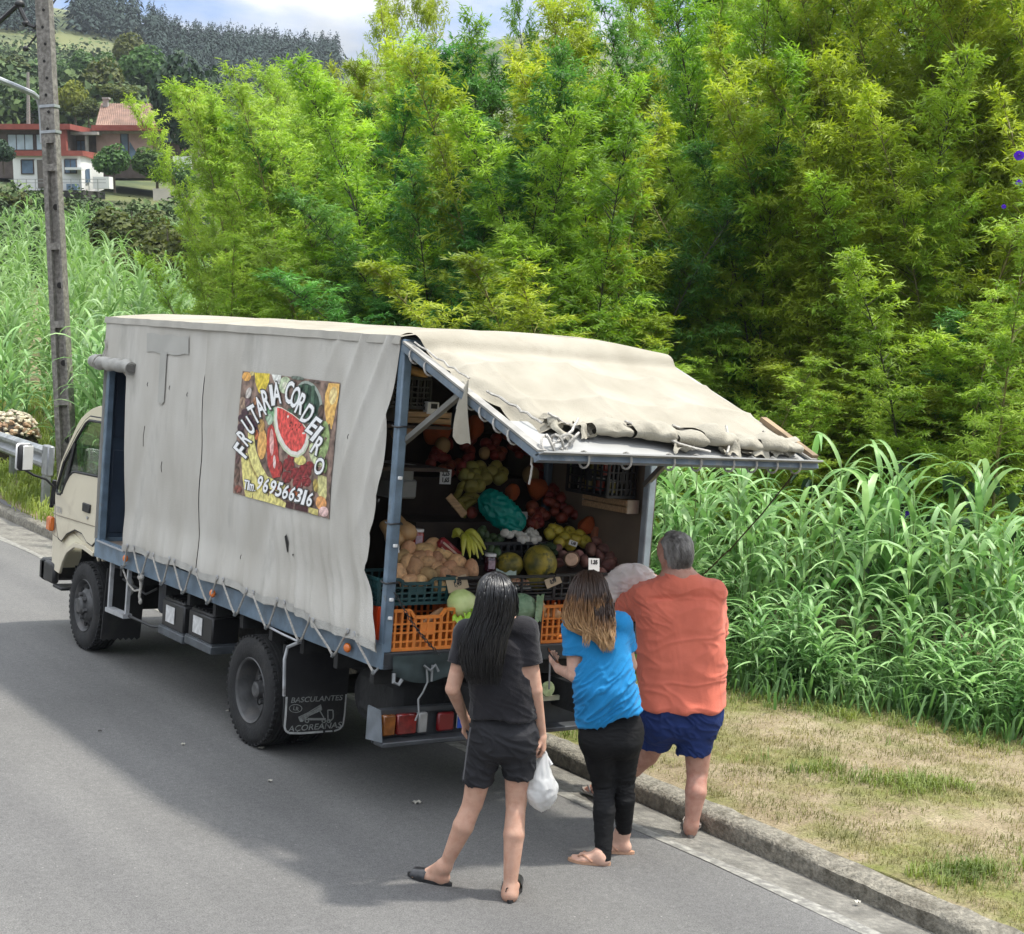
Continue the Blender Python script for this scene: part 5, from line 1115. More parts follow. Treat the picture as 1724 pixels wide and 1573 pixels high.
# dark rope hanging from the outer corner to the verge side
m = MB(); m.tube(sag(spot(1335, 800, 'x', .86), spot(1165, 985, 'x', 1.03), s=.02), .0045, 5); m.build('guy_rope', M('rope_dark', (.05, .035, .02), .9), T)
# ------------------------------------------------------------------ people: one continuous skin surface each, clothes and hair as children
def field(prims, h, pad=.05):
    """prims: (a, b, ra, rb, k) round cones joined with a smooth union; returns values, origin"""
    P = np.array([p[0] for p in prims] + [p[1] for p in prims]); Rm = max(max(p[2], p[3]) for p in prims)
    lo = P.min(0) - Rm - pad; hi = P.max(0) + Rm + pad
    n = np.ceil((hi - lo) / h).astype(int) + 1
    D = np.full(n, .3, np.float32)
    for a, b, ra, rb, k in prims:
        a = np.asarray(a, float); b = np.asarray(b, float); r = max(ra, rb) + k + .03
        i0 = np.maximum(((np.minimum(a, b) - r - lo) / h).astype(int), 0); i1 = np.minimum(((np.maximum(a, b) + r - lo) / h).astype(int) + 2, n)
        ax = [lo[i] + h * np.arange(i0[i], i1[i]) for i in range(3)]
        X, Y, Z = np.meshgrid(*ax, indexing='ij', sparse=True)
        d = b - a; L2 = max(d @ d, 1e-9)
        t = np.clip(((X - a[0]) * d[0] + (Y - a[1]) * d[1] + (Z - a[2]) * d[2]) / L2, 0, 1)
        e = np.sqrt((X - a[0] - t * d[0]) ** 2 + (Y - a[1] - t * d[1]) ** 2 + (Z - a[2] - t * d[2]) ** 2) - (ra + (rb - ra) * t)
        sl = tuple(slice(i0[i], i1[i]) for i in range(3)); c = D[sl]
        hh = np.maximum(k - np.abs(c - e), 0) / k
        D[sl] = np.minimum(c, e) - hh * hh * k * .25
    return D, lo
def nets(D, lo, h):
    """naive surface nets"""
    s = D < 0
    n = np.array(D.shape) - 1
    acc = np.zeros((*n, 3), np.float32); cnt = np.zeros(n, np.int16)
    def sub(A, o): return A[o[0]:o[0] + n[0], o[1]:o[1] + n[1], o[2]:o[2] + n[2]]
    cs = [(x, y, z) for x in (0, 1) for y in (0, 1) for z in (0, 1)]
    for a in cs:
        for ax in range(3):
            if a[ax]: continue
            b = list(a); b[ax] = 1; A, B = sub(D, a), sub(D, b); cr = sub(s, a) != sub(s, tuple(b))
            with np.errstate(divide='ignore', invalid='ignore'): t = np.where(cr, A / (A - B), 0)
            for i in range(3): acc[..., i] += np.where(cr, a[i] + (t if i == ax else 0), 0)
            cnt += cr
    act = cnt > 0; idx = np.full(n, -1, np.int64); idx[act] = np.arange(act.sum())
    I = np.argwhere(act); V = (I + acc[act] / cnt[act][:, None]) * h + lo
    F = []
    for ax in range(3):
        u, v = (ax + 1) % 3, (ax + 2) % 3
        e = [slice(1, -1)] * 3; e[ax] = slice(0, -1)
        e2 = list(e); e2[ax] = slice(1, None)
        S0 = s[tuple(e)]; S1 = s[tuple(e2)]; cr = np.argwhere(S0 != S1)
        off = np.ones(3, int); off[ax] = 0; cr = cr + off
        flip = s[tuple(cr.T)]
        def g(du, dv): q = cr.copy(); q[:, u] -= du; q[:, v] -= dv; return idx[tuple(q.T)]
        q = np.stack([g(1, 1), g(0, 1), g(0, 0), g(1, 0)], 1); q[~flip] = q[~flip][:, ::-1]; F.append(q)
    F = np.concatenate(F); F = F[(F >= 0).all(1)]
    return V, F
class Person:
    def __init__(s, base, label):
        s.base = Vector(base); s.root = thing('person', s.base, label, 'person')
    def j(s, px, py, dep): return s.loc(spot(px, py, HF, p0=s.base + HF * dep))
    def loc(s, p): d = Vector(p) - s.base; return np.array([d.dot(HR), d.dot(HF), d.dot(UPG)])
    def g(s, px, py, z=0.0, up=0.0): return s.loc(spot(px, py, 'z', z)) + np.array([0, 0, up])
    def wld(s, p): return s.base + HR * float(p[0]) + HF * float(p[1]) + UPG * float(p[2])
    def mesh(s, name, prims, mat, h, cut=None, disp=None, parent=None, smooth_it=0):
        D, lo = field(prims, h)
        if cut:
            ax = [lo[i] + h * np.arange(D.shape[i]) for i in range(3)]; G_ = np.meshgrid(*ax, indexing='ij', sparse=True)
            D = np.maximum(D, cut(*G_)).astype(np.float32)
        V, F = nets(D, lo, h)
        me = bpy.data.meshes.new(name)
        Q = np.array(s.base)[None] + V[:, :1] * np.array(HR) + V[:, 1:2] * np.array(HF) + V[:, 2:] * np.array(UPG)
        me.from_pydata(Q.tolist(), [], F.tolist()); me.update()
        if smooth_it:
            bm = bmesh.new(); bm.from_mesh(me)
            for _ in range(smooth_it): bmesh.ops.smooth_vert(bm, verts=bm.verts, factor=.5, use_axis_x=True, use_axis_y=True, use_axis_z=True)
            bm.to_mesh(me); bm.free()
        if disp:
            me.update(); nn = np.zeros(len(V) * 3); me.vertex_normals.foreach_get('vector', nn); nn = nn.reshape(-1, 3)
            co = np.zeros(len(V) * 3); me.vertices.foreach_get('co', co); co = co.reshape(-1, 3)
            dd = np.array([disp(*v) for v in V]); co += nn * dd[:, None]; me.vertices.foreach_set('co', co.ravel())
        c = me.vertices and Vector(np.array([v.co for v in me.vertices]).mean(0))
        me.transform(Matrix.Translation(-c)); me.materials.append(mat); me.shade_smooth(); me.update()
        return put(name, me, c, parent or s.root)
def lerp(a, b, t): return np.asarray(a) + (np.asarray(b) - np.asarray(a)) * t
SKIN = M('skin_light', (.50, .30, .215), .55, 0, .07, 14, .05, 200, sss=.12, spec=.35, dirt=(.42, .22, .15), dscale=22, dmix=(.45, .75))
SKIN2 = M('skin_fair', (.56, .35, .26), .55, 0, .07, 14, .05, 200, sss=.12, spec=.35, dirt=(.48, .26, .19), dscale=22, dmix=(.45, .75))
SKIN3 = M('skin_ruddy', (.50, .28, .21), .55, 0, .09, 12, .06, 150, sss=.12, spec=.35, dirt=(.40, .18, .13), dscale=20, dmix=(.42, .7))
HB = .0052
def hand(wrist, fdir, pdir, side, curl=.6, sc=1.0, spread=.25, thumb=.5):
    """wrist, direction of the fingers, direction the palm faces; side +1 when the thumb lies along cross(fdir,pdir)"""
    f = np.asarray(fdir, float); f /= np.linalg.norm(f); p = np.asarray(pdir, float); p -= f * (p @ f); p /= np.linalg.norm(p); t = np.cross(f, p) * side
    w = np.asarray(wrist, float); o = []
    K = .010
    for q in (-.027, -.009, .009, .027): o.append((w + t * q * .6 * sc + f * .015 * sc, w + (f * .080 + t * q) * sc, .0165 * sc, .0115 * sc, .018))
    for q, ln in ((.030, .070), (.010, .078), (-.010, .072), (-.029, .056)):
        a = w + (f * .082 + t * q) * sc; d = f + t * q * spread * 4; d /= np.linalg.norm(d)
        seg = ln * np.array([.45, .32, .23]) * sc; ang = 0
        for k, l in enumerate(seg):
            ang += curl * (.8, 1.0, .7)[k]
            dd = d * math.cos(ang) + p * math.sin(ang); b = a + dd * l; o.append((a, b, (.0098, .0090, .0082)[k] * sc, (.0092, .0083, .0070)[k] * sc, .005)); a = b
    a = w + (f * .022 + t * .022 + p * .006) * sc; d = f * .62 + t * .75 + p * thumb * .6; d /= np.linalg.norm(d); b = a + d * .045 * sc; o.append((a, b, .0150 * sc, .0115 * sc, .012))
    d2 = f * .9 + t * .15 + p * thumb; d2 /= np.linalg.norm(d2); c = b + d2 * .030 * sc; o.append((b, c, .0108 * sc, .0098 * sc, .006)); o.append((c, c + d2 * .024 * sc, .0098 * sc, .0080 * sc, .006))
    return o
def foot(heel, toe, ankle, sc=1.0):
    """bare foot resting on the ground: heel and toe points are on the ground"""
    h = np.asarray(heel, float); t = np.asarray(toe, float); d = t - h; L = np.linalg.norm(d); d /= L; up = np.array([0, 0, 1.0]); sd = np.cross(d, up); k = .02
    o = [(h + d * .032 + up * .036, h + d * .05 + up * .05, .030 * sc, .034 * sc, k), (np.asarray(ankle), h + d * .055 + up * .055, .036 * sc, .036 * sc, .03),
         (np.asarray(ankle) + d * .02, h + d * L * .62 + up * .030, .034 * sc, .024 * sc, .03), (h + d * .05 + up * .033, h + d * L * .70 + sd * .022 + up * .024, .030 * sc, .024 * sc, .025), (h + d * .05 + up * .03, h + d * L * .66 - sd * .026 + up * .022, .028 * sc, .020 * sc, .025)]
    for q, l, r in ((.030, 1.0, .0125), (.012, .985, .0092), (-.004, .96, .0088), (-.019, .92, .0084), (-.032, .87, .0082)): o.append((h + d * L * .74 + sd * q * .95 + up * .02, h + d * (L * l - r) + sd * q + up * .013, .0115 * sc, r * sc, .006))
    return o
def flipflop(P, name, heel, toe, mat, strapmat, foam=None, wide=.048, slide=False):
    h = Vector(P.wld(heel)); t = Vector(P.wld(toe)); d = (t - h).normalized(); L = (t - h).length; up = Vector((0, 0, 1)); d = (d - up * d.dot(up)).normalized(); sd = d.cross(up)
    out = []
    for i in range(28):
        a = 2 * PI * i / 28; x = math.cos(a); y = math.sin(a); xx = L / 2 + x * (L / 2 + .014); w = wide * (1.0 if x > 0 else .80) * (1 - .12 * math.cos(2 * a))
        out.append(h + d * xx + sd * y * w)
    z0 = Vector((0, 0, -h.z + (h.z if False else 0))); m = MB()
    lo = [p + up * .001 for p in out]; hi = [p + up * .017 for p in out]; n = 28
    m.add(lo + hi, [(i, (i + 1) % n, n + (i + 1) % n, n + i) for i in range(n)] + [tuple(range(n - 1, -1, -1)), tuple(range(n, 2 * n))])
    s_ = m.build(name, mat, P.root, ang=50)
    m = MB()
    if slide:
        m.grid(lambda i, j: h + d * (L * (.52 + .36 * j)) + sd * (math.cos(PI * i) * (wide + .004)) + up * (.016 + .050 * math.sin(PI * i) * (1 - .25 * j)), 14, 6)
    else:
        tp = h + d * L * .80 + up * .030
        for q in (-1, 1): m.tube([tp, h + d * L * .66 + sd * q * .030 + up * .050, h + d * L * .40 + sd * q * (wide - .004) + up * .022], [.005, .007, .006], 6)
    m.build('strap', strapmat, s_)
    return s_
def head(P, c, look, up, sc=1.0, ears=True):
    """skull, jaw, nose, ears from the centre; look is the facing direction"""
    c = np.asarray(c, float); f = np.asarray(look, float); f /= np.linalg.norm(f); u = np.asarray(up, float); u -= f * (u @ f); u /= np.linalg.norm(u); s = np.cross(f, u); k = .03
    o = [(c + u * .03 - f * .022, c + u * .028 + f * .028, .083 * sc, .076 * sc, k), (c - u * .015 + f * .03 - s * .018, c - u * .015 + f * .03 + s * .018, .062 * sc, .062 * sc, k),
         (c - u * .075 + f * .050 - s * .012, c - u * .075 + f * .050 + s * .012, .032 * sc, .032 * sc, .04), (c - u * .03 + f * .086, c + u * .005 + f * .086, .013 * sc, .007 * sc, .012), (c - u * .035 + f * .082 - s * .008, c - u * .035 + f * .082 + s * .008, .010 * sc, .010 * sc, .010),
         (c - u * .058 + f * .078 - s * .016, c - u * .058 + f * .078 + s * .016, .008, .008, .008), (c + u * .026 + f * .074 - s * .04, c + u * .026 + f * .074 + s * .04, .014, .014, .02)]
    if ears:
        for q in (-1, 1):
            e = c + s * q * .074 * sc - f * .008 - u * .010
            for k_ in range(5):
                a = -.9 + k_ * .62; b = a + .62; o.append((e + (u * math.sin(a) * .028 - f * math.cos(a) * .016) + s * q * .010, e + (u * math.sin(b) * .028 - f * math.cos(b) * .016) + s * q * .010, .0075, .0075, .006))
            o.append((e, e + s * q * .004 - u * .02, .012, .009, .01))
    return o
def face_bits(P, c, look, up, iris=(.05, .03, .02)):
    c = np.asarray(c, float); f = np.asarray(look, float); f /= np.linalg.norm(f); u = np.asarray(up, float); u -= f * (u @ f); u /= np.linalg.norm(u); s = np.cross(f, u)
    for q in (-1, 1):
        e = c + s * q * .032 + f * .079 + u * .004; m = MB(); m.blob(P.wld(e), (.026, .026, .020), amp=0, nu=10, nv=8); ey = m.build('eye', M('eye_white', (.7, .68, .66), .25), P.root)
        m = MB(); m.blob(P.wld(e + f * .0105), (.010, .010, .010), amp=0, nu=8, nv=6); m.build('iris', M('iris', iris, .2), ey)
        m = MB(); m.tube([P.wld(e + u * .022 + f * .006 - s * .018), P.wld(e + u * .027 + f * .010), P.wld(e + u * .022 + f * .004 + s * .018)], [.002, .0035, .002], 5); m.build('eyebrow', M('brow', (.04, .028, .02), .9), P.root)
    m = MB(); m.tube([P.wld(c - u * .058 + f * .083 - s * .022), P.wld(c - u * .0575 + f * .089), P.wld(c - u * .058 + f * .083 + s * .022)], [.002, .006, .002], 6); m.build('lips', M('lips', (.42, .15, .13), .5), P.root)
def strands(P, name, rows, n, mat, rs, r=.0035, dep=lambda t, a: 0, wav=.004, lay=.03, seg=14, endvar=.18, nside=4, parent=None, kind=None):
    """rows: (py, px_left, px_right) guide rows from the crown to the tips; strands run down through the rows"""
    m = MB(); R = np.array(rows, float)
    for _ in range(n):
        a = rs.uniform(0, 1); lv = rs.uniform(0, 1); T1 = 1 - endvar * rs.random() ** 1.5; ph = rs.uniform(0, 6.28); fr = rs.uniform(5, 11); t0 = rs.uniform(0, .10) if rs.random() < .7 else rs.uniform(.1, .35)
        pts = []; aa = a
        for k in range(seg + 1):
            t = t0 + (T1 - t0) * k / seg; q = t * (len(R) - 1); i = min(int(q), len(R) - 2); f = q - i; f2 = f
            py, xl_, xr_ = R[i] * (1 - f2) + R[i + 1] * f2
            ak = min(1, max(0, aa + .05 * math.sin(ph + t * 4)))
            p = P.j(xl_ + (xr_ - xl_) * ak, py, dep(t, ak) - lay * lv * min(1, t * 4 + .15))
            p = p + np.array([math.sin(ph + t * fr * 2), math.cos(ph * 1.7 + t * fr * 2), 0]) * wav * min(1, t * 2)
            pts.append(P.wld(p))
        m.tube(pts, [r * (.7 if k == 0 else (1.0 if k < seg - 3 else (seg - k + .4) / 4)) for k in range(seg + 1)], nside)
    o = m.build(name, mat, parent or P.root, ang=180)
    if kind: o['kind'] = kind
    return o
def wrinkle(sx, sy, sz, amp, seed, ridg=.5):
    def fn(x, y, z):
        a = nz3(x * sx, y * sy, z * sz, seed); b = 1 - abs(nz3(x * sx * 1.7 + a, y * sy * 1.7, z * sz * 1.7 + a, seed + 1)) * 2.2
        return amp * (a * (1 - ridg) + max(0, b) ** 2 * ridg)
    return fn
A3 = lambda *v: np.array(v, float)
def torso(chain, k=.014, kk=.05):
    """chain of (centre, half width, radius) from the chest down: three strands side by side make a smooth flattened trunk"""
    o = []
    for q in (-1, 1, 0):
        for (c0, w0, r0), (c1, w1, r1) in zip(chain[:-1], chain[1:]): o.append((c0 + A3(q * w0, 0, 0), c1 + A3(q * w1, 0, 0), r0, r1, kk if q == 0 else k))
    return o

def sleeve_hem(P, s0, e0, f, r, mat, par):
    d = e0 - s0; d = d / np.linalg.norm(d); u = np.cross(d, A3(0, 1, 0)); u /= np.linalg.norm(u); v = np.cross(d, u); c = lerp(s0, e0, f); m = MB()
    m.tube([P.wld(c + (u * math.cos(a) + v * math.sin(a)) * (r + .003 * math.sin(3 * a))) for a in [2 * PI * i / 24 for i in range(25)]], .0035, 5, cap=False); return m.build('sleeve_hem', mat, P.root)
# ---- woman in black
W = Person(spot(803, 1500, 'z', 0), 'person with long wet black hair in black t-shirt and shorts carrying a white bag')
hd = W.j(834, 1003, .03); nk = W.j(838, 1046, .02); shL, shR = W.j(787, 1066, .02), W.j(884, 1062, .02)
elL, elR = W.j(762, 1160, -.04), W.j(901, 1162, .0); wrL, wrR = W.j(783, 1212, .16), W.j(912, 1238, .05)
hipL, hipR = W.j(822, 1238, .03), W.j(873, 1236, .03); knL, knR = W.j(796, 1352, .05), W.j(869, 1352, .03)
heL, toL = W.g(757, 1492), W.g(690, 1474); heR, toR = W.g(858, 1521), W.g(866, 1481)
anL = W.j(748, 1467, 0); anL[1] = heL[1] + .01; anR = W.j(858, 1492, 0); anR[1] = heR[1] + .045
look = A3(.05, 1, -.28); upv = A3(0, .25, 1)
body = head(W, hd, look, upv) + [(nk + A3(0, .0, .02), hd + A3(0, -.01, -.05), .052, .050, .03), (shL, nk, .055, .055, .05), (shR, nk, .055, .055, .05)]
ch = (shL + shR) / 2 + A3(0, 0, -.12); wa = W.j(845, 1160, .02); pv = (hipL + hipR) / 2
for c, w_, r in ((ch, .065, .085), (lerp(ch, wa, .6), .06, .082), (wa, .06, .082), (pv + A3(0, 0, .05), .07, .085), (pv, .075, .085)): body.append((c - A3(w_, 0, 0), c + A3(w_, 0, 0), r, r, .06))
def leg(hp_, kn, an, r0, r1, rc, ra, back=.03):
    mid = lerp(kn, an, .33); o = [(hp_, kn, r0, r1, .03), (kn, mid - A3(0, back, 0), r1 * .93, rc, .010), (mid - A3(0, back, 0), an, rc, ra, .010)]
    return o
legsW = leg(hipL, knL, anL, .082, .054, .054, .031, .022) + leg(hipR, knR, anR, .082, .054, .054, .031, .022)
armsW = [(shL, elL, .046, .037, .03), (elL, wrL, .036, .024, .008), (shR, elR, .046, .037, .03), (elR, wrR, .036, .024, .008)]
hR = hand(wrR, W.j(917, 1275, .05) - wrR, A3(-1, .15, 0), -1, .75, .92); hL = hand(wrL, A3(.5, .5, -.6), A3(0, -1, 0), 1, .4, .92)
W.mesh('body', body + legsW + armsW + hR + hL + foot(heL, toL, anL, .95) + foot(heR, toR, anR, .95), SKIN, HB)
face_bits(W, hd, look, upv)
TSH = M('black_tshirt', (.014, .013, .016), .85, 0, .15, 7, .3, 300, sheen=.15, spec=.25)
SHO = M('black_shorts', (.018, .018, .021), .75, 0, .15, 7, .3, 250, spec=.3)
ts = [(shL + A3(-.004, 0, .004), nk + A3(-.02, -.01, -.025), .060, .062, .05), (shR + A3(.004, 0, .004), nk + A3(.02, -.01, -.025), .060, .062, .05)]
ts += torso(((ch + A3(0, 0, .03), .066, .098), (wa, .066, .096), (pv + A3(0, -.005, .04), .070, .104), (pv + A3(0, 0, -.10), .074, .108)))
for s0, e0 in ((shL, elL), (shR, elR)): ts.append((s0, lerp(s0, e0, .58), .064, .060, .03))
hemz = W.j(845, 1207, 0)[2]
def cutT(X, Y, Z):
    a = (hemz + .012 * np.sin(X * 18)) - Z
    for s0, e0 in ((shL, elL), (shR, elR)):
        d = e0 - s0; l = np.linalg.norm(d); d = d / l; side = np.sign(s0[0] - nk[0])
        q = (X - s0[0]) * d[0] + (Y - s0[1]) * d[1] + (Z - s0[2]) * d[2] - l * .55
        near = np.sqrt((X - s0[0] - d[0] * l * .55) ** 2 + (Y - s0[1] - d[1] * l * .55) ** 2 + (Z - s0[2] - d[2] * l * .55) ** 2) < .085
        a = np.where(near, np.maximum(a, q), a)
    return a
wf = wrinkle(5, 5, 16, .015, 21, .7); wf2 = wrinkle(9, 9, 5, .007, 23, .6)
def wd(x, y, z):
    k = smooth01((1.12 - z) / .35); return wf(x, y, z + .5 * (x - wa[0])) * (.25 + 1.1 * k) + wf2(x, y, z) * .5
W.mesh('t_shirt', ts, TSH, .0065, cutT, wd)
so = [(pv + A3(-.07, 0, .05), pv + A3(.07, 0, .05), .092, .092, .05), (pv + A3(-.07, -.02, -.03), pv + A3(.07, -.02, -.03), .098, .098, .05)]
hL_, hR_ = W.j(803, 1318, .05), W.j(873, 1308, .03)
so += [(hipL, lerp(hipL, hL_, 1.12), .092, .074, .04), (hipR, lerp(hipR, hR_, 1.12), .092, .078, .04)]
def cutS(X, Y, Z): return np.where(X < pv[0], hL_[2] + .05 * (X - hL_[0]) * -1 - Z, hR_[2] - Z)
wS = wrinkle(6, 6, 14, .013, 31, .7)
for s0, e0 in ((shL, elL), (shR, elR)): sleeve_hem(W, s0, e0, .545, .0600, TSH, None)
W.mesh('shorts', so, SHO, .0065, cutS, lambda x, y, z: wS(x, y, z + .4 * x))
m = MB(); pts = [W.wld(W.j(x, y, d)) for x, y, d in ((792, 1225, -.06), (786, 1265, -.045), (780, 1312, -.02))]
m.tube(pts, .004, 5); m.build('side_stripe', M('stripe_grey', (.12, .12, .125), .7), W.root)
HAIRB = M('hair_black', (.006, .0055, .006), .34, 0, .4, 30, spec=.55)
hc = [(hd + A3(0, -.022, .035), hd + A3(0, -.01, .035), .094, .092, .03), (hd + A3(-.012, -.04, -.03), hd + A3(.012, -.04, -.03), .084, .084, .04), (hd + A3(-.01, -.055, -.09), hd + A3(.0, -.065, -.16), .072, .070, .05), (W.j(828, 1050, -.08), W.j(818, 1085, -.10), .060, .050, .05), (W.j(806, 1085, -.10), W.j(832, 1085, -.10), .045, .045, .05), (W.j(862, 1000, .0), W.j(864, 1040, .02), .022, .018, .03)]
ff = lambda X, Y, Z: np.where(Z > hd[2] - .11, (Y - hd[1]) - .030 - .25 * np.maximum(Z - hd[2], 0), -1)
W.mesh('hair', hc, HAIRB, .007, ff, lambda x, y, z: .004 * nz3(x * 60, y * 60, z * 5, 2), smooth_it=1)
rs = random.Random(3)
HR_ROWS = [(966, 828, 842), (976, 812, 858), (992, 804, 866), (1012, 801, 868), (1034, 796, 866), (1058, 784, 860), (1085, 775, 852), (1110, 775, 848), (1132, 780, 845), (1155, 788, 842)]
strands(W, 'hair_strands', HR_ROWS, 520, HAIRB, rs, .0034, lambda t, a: -.055 - .075 * smooth01(t * 3.2) * (1 - .55 * (2 * a - 1) ** 2) - .02 * smooth01((t - .45) / .3), .004, .03, kind='stuff')
strands(W, 'hair_lock', [(985, 848, 868), (1005, 856, 872), (1025, 856, 874), (1042, 852, 872)], 45, HAIRB, rs, .0035, lambda t, a: -.02, .003, .02, seg=8, kind='stuff')
strands(W, 'hair_lock', [(1060, 778, 800), (1085, 768, 790), (1105, 766, 784), (1125, 770, 780)], 18, HAIRB, rs, .0018, lambda t, a: -.09, .008, .02, seg=8, kind='stuff')
FFB = M('flipflop_black', (.012, .012, .013), .5, 0, .2, 20)
flipflop(W, 'slipper', heL + A3(0, 0, 0), toL, FFB, M('slipper_strap', (.02, .02, .022), .3, 0, .5, 40), slide=True)
flipflop(W, 'slipper', heR, toR, FFB, M('slipper_strap', (.02, .02, .02)), slide=True)
m = MB(); a = anR + A3(-.02, -.034, .03); m.tube([W.wld(a), W.wld(a + A3(.004, -.001, .018)), W.wld(a + A3(.013, 0, .022))], .003, 4); m.build('ankle_tattoo', INK, W.root)
def lift(ps, dz): return [(a + A3(0, 0, dz), b + A3(0, 0, dz), r1, r2, k) for a, b, r1, r2, k in ps]
# ---- white carrier bag in her hand
BAGW = M('bag_white', (.66, .66, .65), .45, 0, .05, 6, transl=.35)
def plastic_bag(name, P, top, cen, rx, ry, rz, mat, label, seed, tops=1):
    b = thing(name, Vector(P.wld(cen)) - UPG * rz, label, 'plastic bag'); m = MB()
    def fn(i, j):
        a = 2 * PI * i; t = j; w = math.sin(PI * min(1, t * 1.0)) ** .62 if t > .02 else 0
        t2 = t; w = (math.sin(PI * (t2 ** 1.35)) ** .75) if 0 < t2 < 1 else 0
        cr = 1 + .10 * math.sin(a * 5 + seed + t * 4) * (1 - t) + .18 * nz3(math.cos(a) * 2.2, math.sin(a) * 2.2, t * 4, seed) + .09 * (1 - abs(nz3(math.cos(a) * 5, math.sin(a) * 5, t * 6, seed + 3)) * 3)
        q = np.asarray(cen) + A3(0, 0, rz * (1 - 2 * t)); k = max(0, 1 - t * 3.2)
        q = q * (1 - k) + lerp(np.asarray(top), cen + A3(0, 0, rz * .4), min(1, t * 3.2)) * k
        wmin = .018 * (1 - t)
        return P.wld(q + A3(math.cos(a) * (rx * w * cr + wmin), math.sin(a) * (ry * w * cr + wmin), .012 * nz3(a, t * 8, 0, seed)))
    m.grid(fn, 48, 44); m.build('bag', mat, b, ang=180); return b
bg_top = W.j(916, 1268, .05); bg_c = W.j(911, 1324, .04)
wb = plastic_bag('carrier_bag', W, bg_top, bg_c, .074, .06, .140, BAGW, 'full white plastic bag hanging from the hand of the person in black', 4)
m = MB()
for dx in (-.012, .014): m.tube([W.wld(bg_top + A3(dx * .3, 0, .012)), W.wld(bg_top + A3(dx, .0, -.02)), W.wld(lerp(bg_top, bg_c, .35) + A3(dx * 3, 0, 0))], [.006, .009, .012], 6)
m.build('handle', BAGW, wb)

# ---- woman in blue
B_ = Person(spot(1020, 1442, 'z', 0), 'person with long brown to blonde hair in blue t-shirt and black leggings holding a phone')
hd = B_.j(993, 998, .10); nk = B_.j(1010, 1040, .02); shL, shR = B_.j(968, 1058, .04), B_.j(1042, 1052, .05)
elL = B_.j(968, 1136, -.02); wrL = B_.j(942, 1128, .16); elR = B_.j(1060, 1120, .14); wrR = B_.j(1035, 1090, .32)
hipL, hipR = B_.j(1006, 1240, .0), B_.j(1052, 1232, .04); knL, knR = B_.j(1017, 1325, .03), B_.j(1050, 1316, .06)
heL, toL = B_.g(1024, 1457), B_.g(960, 1449); heR, toR = B_.g(1064, 1438), B_.g(1006, 1431)
anL = B_.j(1013, 1430, 0); anL[1] = heL[1] + .01; anR = B_.j(1052, 1412, 0); anR[1] = heR[1] + .01
look = A3(-.35, 1, -.42); upv = A3(-.1, .4, 1)
body = head(B_, hd, look, upv) + [(nk + A3(0, .0, .02), hd + A3(0, -.02, -.05), .052, .050, .03), (shL, nk, .055, .06, .05), (shR, nk, .055, .06, .05)]
ch = (shL + shR) / 2 + A3(.01, -.02, -.12); wa = B_.j(1018, 1160, -.02); pv = (hipL + hipR) / 2
for c, w_, r in ((ch, .06, .088), (wa, .05, .085), (pv + A3(0, 0, .05), .06, .085), (pv, .065, .085)): body.append((c - A3(w_, 0, 0), c + A3(w_, 0, 0), r, r, .06))
arms = [(shL, elL, .052, .044, .03), (elL, wrL, .042, .026, .008), (shR, elR, .05, .04, .03), (elR, wrR, .038, .026, .02)]
ph_dir = B_.j(930, 1112, .24) - wrL
hL = hand(wrL, ph_dir, A3(.55, -.15, .6), -1, .55, .9); hR = hand(wrR, A3(-.3, 1, .1), A3(-1, 0, 0), 1, .5, .9)
B_.mesh('body', body + arms + hL + hR + leg(hipL, knL, anL, .085, .052, .050, .033) + leg(hipR, knR, anR, .085, .052, .050, .033) + foot(heL, toL, anL, .95) + foot(heR, toR, anR, .95), SKIN2, HB)
face_bits(B_, hd, look, upv)
LEG = M('black_leggings', (.006, .006, .0065), .7, 0, .2, 8, .25, 300, spec=.22)
lp_ = [(pv + A3(-.07, 0, .06), pv + A3(.07, 0, .06), .10, .10, .05), (pv + A3(-.072, -.03, -.03), pv + A3(.072, -.025, -.03), .104, .104, .05)]
lp_ += leg(hipL, knL, anL, .104, .062, .060, .042) + leg(hipR, knR, anR, .102, .062, .060, .042)
zL, zR = B_.j(1012, 1434, 0)[2], B_.j(1050, 1411, 0)[2]; wL = wrinkle(8, 8, 30, .004, 41, .6)
kz = knL[2]
B_.mesh('leggings', lp_, LEG, .006, lambda X, Y, Z: np.where(X + .0 * Z < (anL[0] + anR[0]) / 2, zL - Z, zR - Z), lambda x, y, z: wL(x, y, z) * (1.0 + 1.6 * math.exp(-((z - kz) / .08) ** 2)))
m = MB(); c = lerp(knL, anL, .72) + A3(.022, -.052, 0); m.blob(B_.wld(c), (.022, .006, .018), amp=.3, seed=2); m.build('leg_logo', M('logo_grey', (.3, .3, .3), .4), B_.root)
BLU = M('blue_tshirt', (.012, .22, .50), .8, 0, .08, 6, .25, 260, sheen=.1, spec=.25)
ts = [(shL + A3(-.004, 0, .0), nk + A3(-.02, -.01, -.03), .064, .066, .05), (shR + A3(.004, 0, .0), nk + A3(.02, -.01, -.03), .064, .066, .05)]
h1, h2 = B_.j(979, 1222, -.02), B_.j(1083, 1192, -.02)
ts += torso(((ch + A3(0, 0, .03), .066, .100), (wa, .066, .104), (pv + A3(.003, -.01, .03), .074, .116), (pv + A3(.006, -.01, -.12), .080, .122)))
for s0, e0 in ((shL, elL), (shR, elR)): ts.append((s0, lerp(s0, e0, .62), .070, .066, .03))
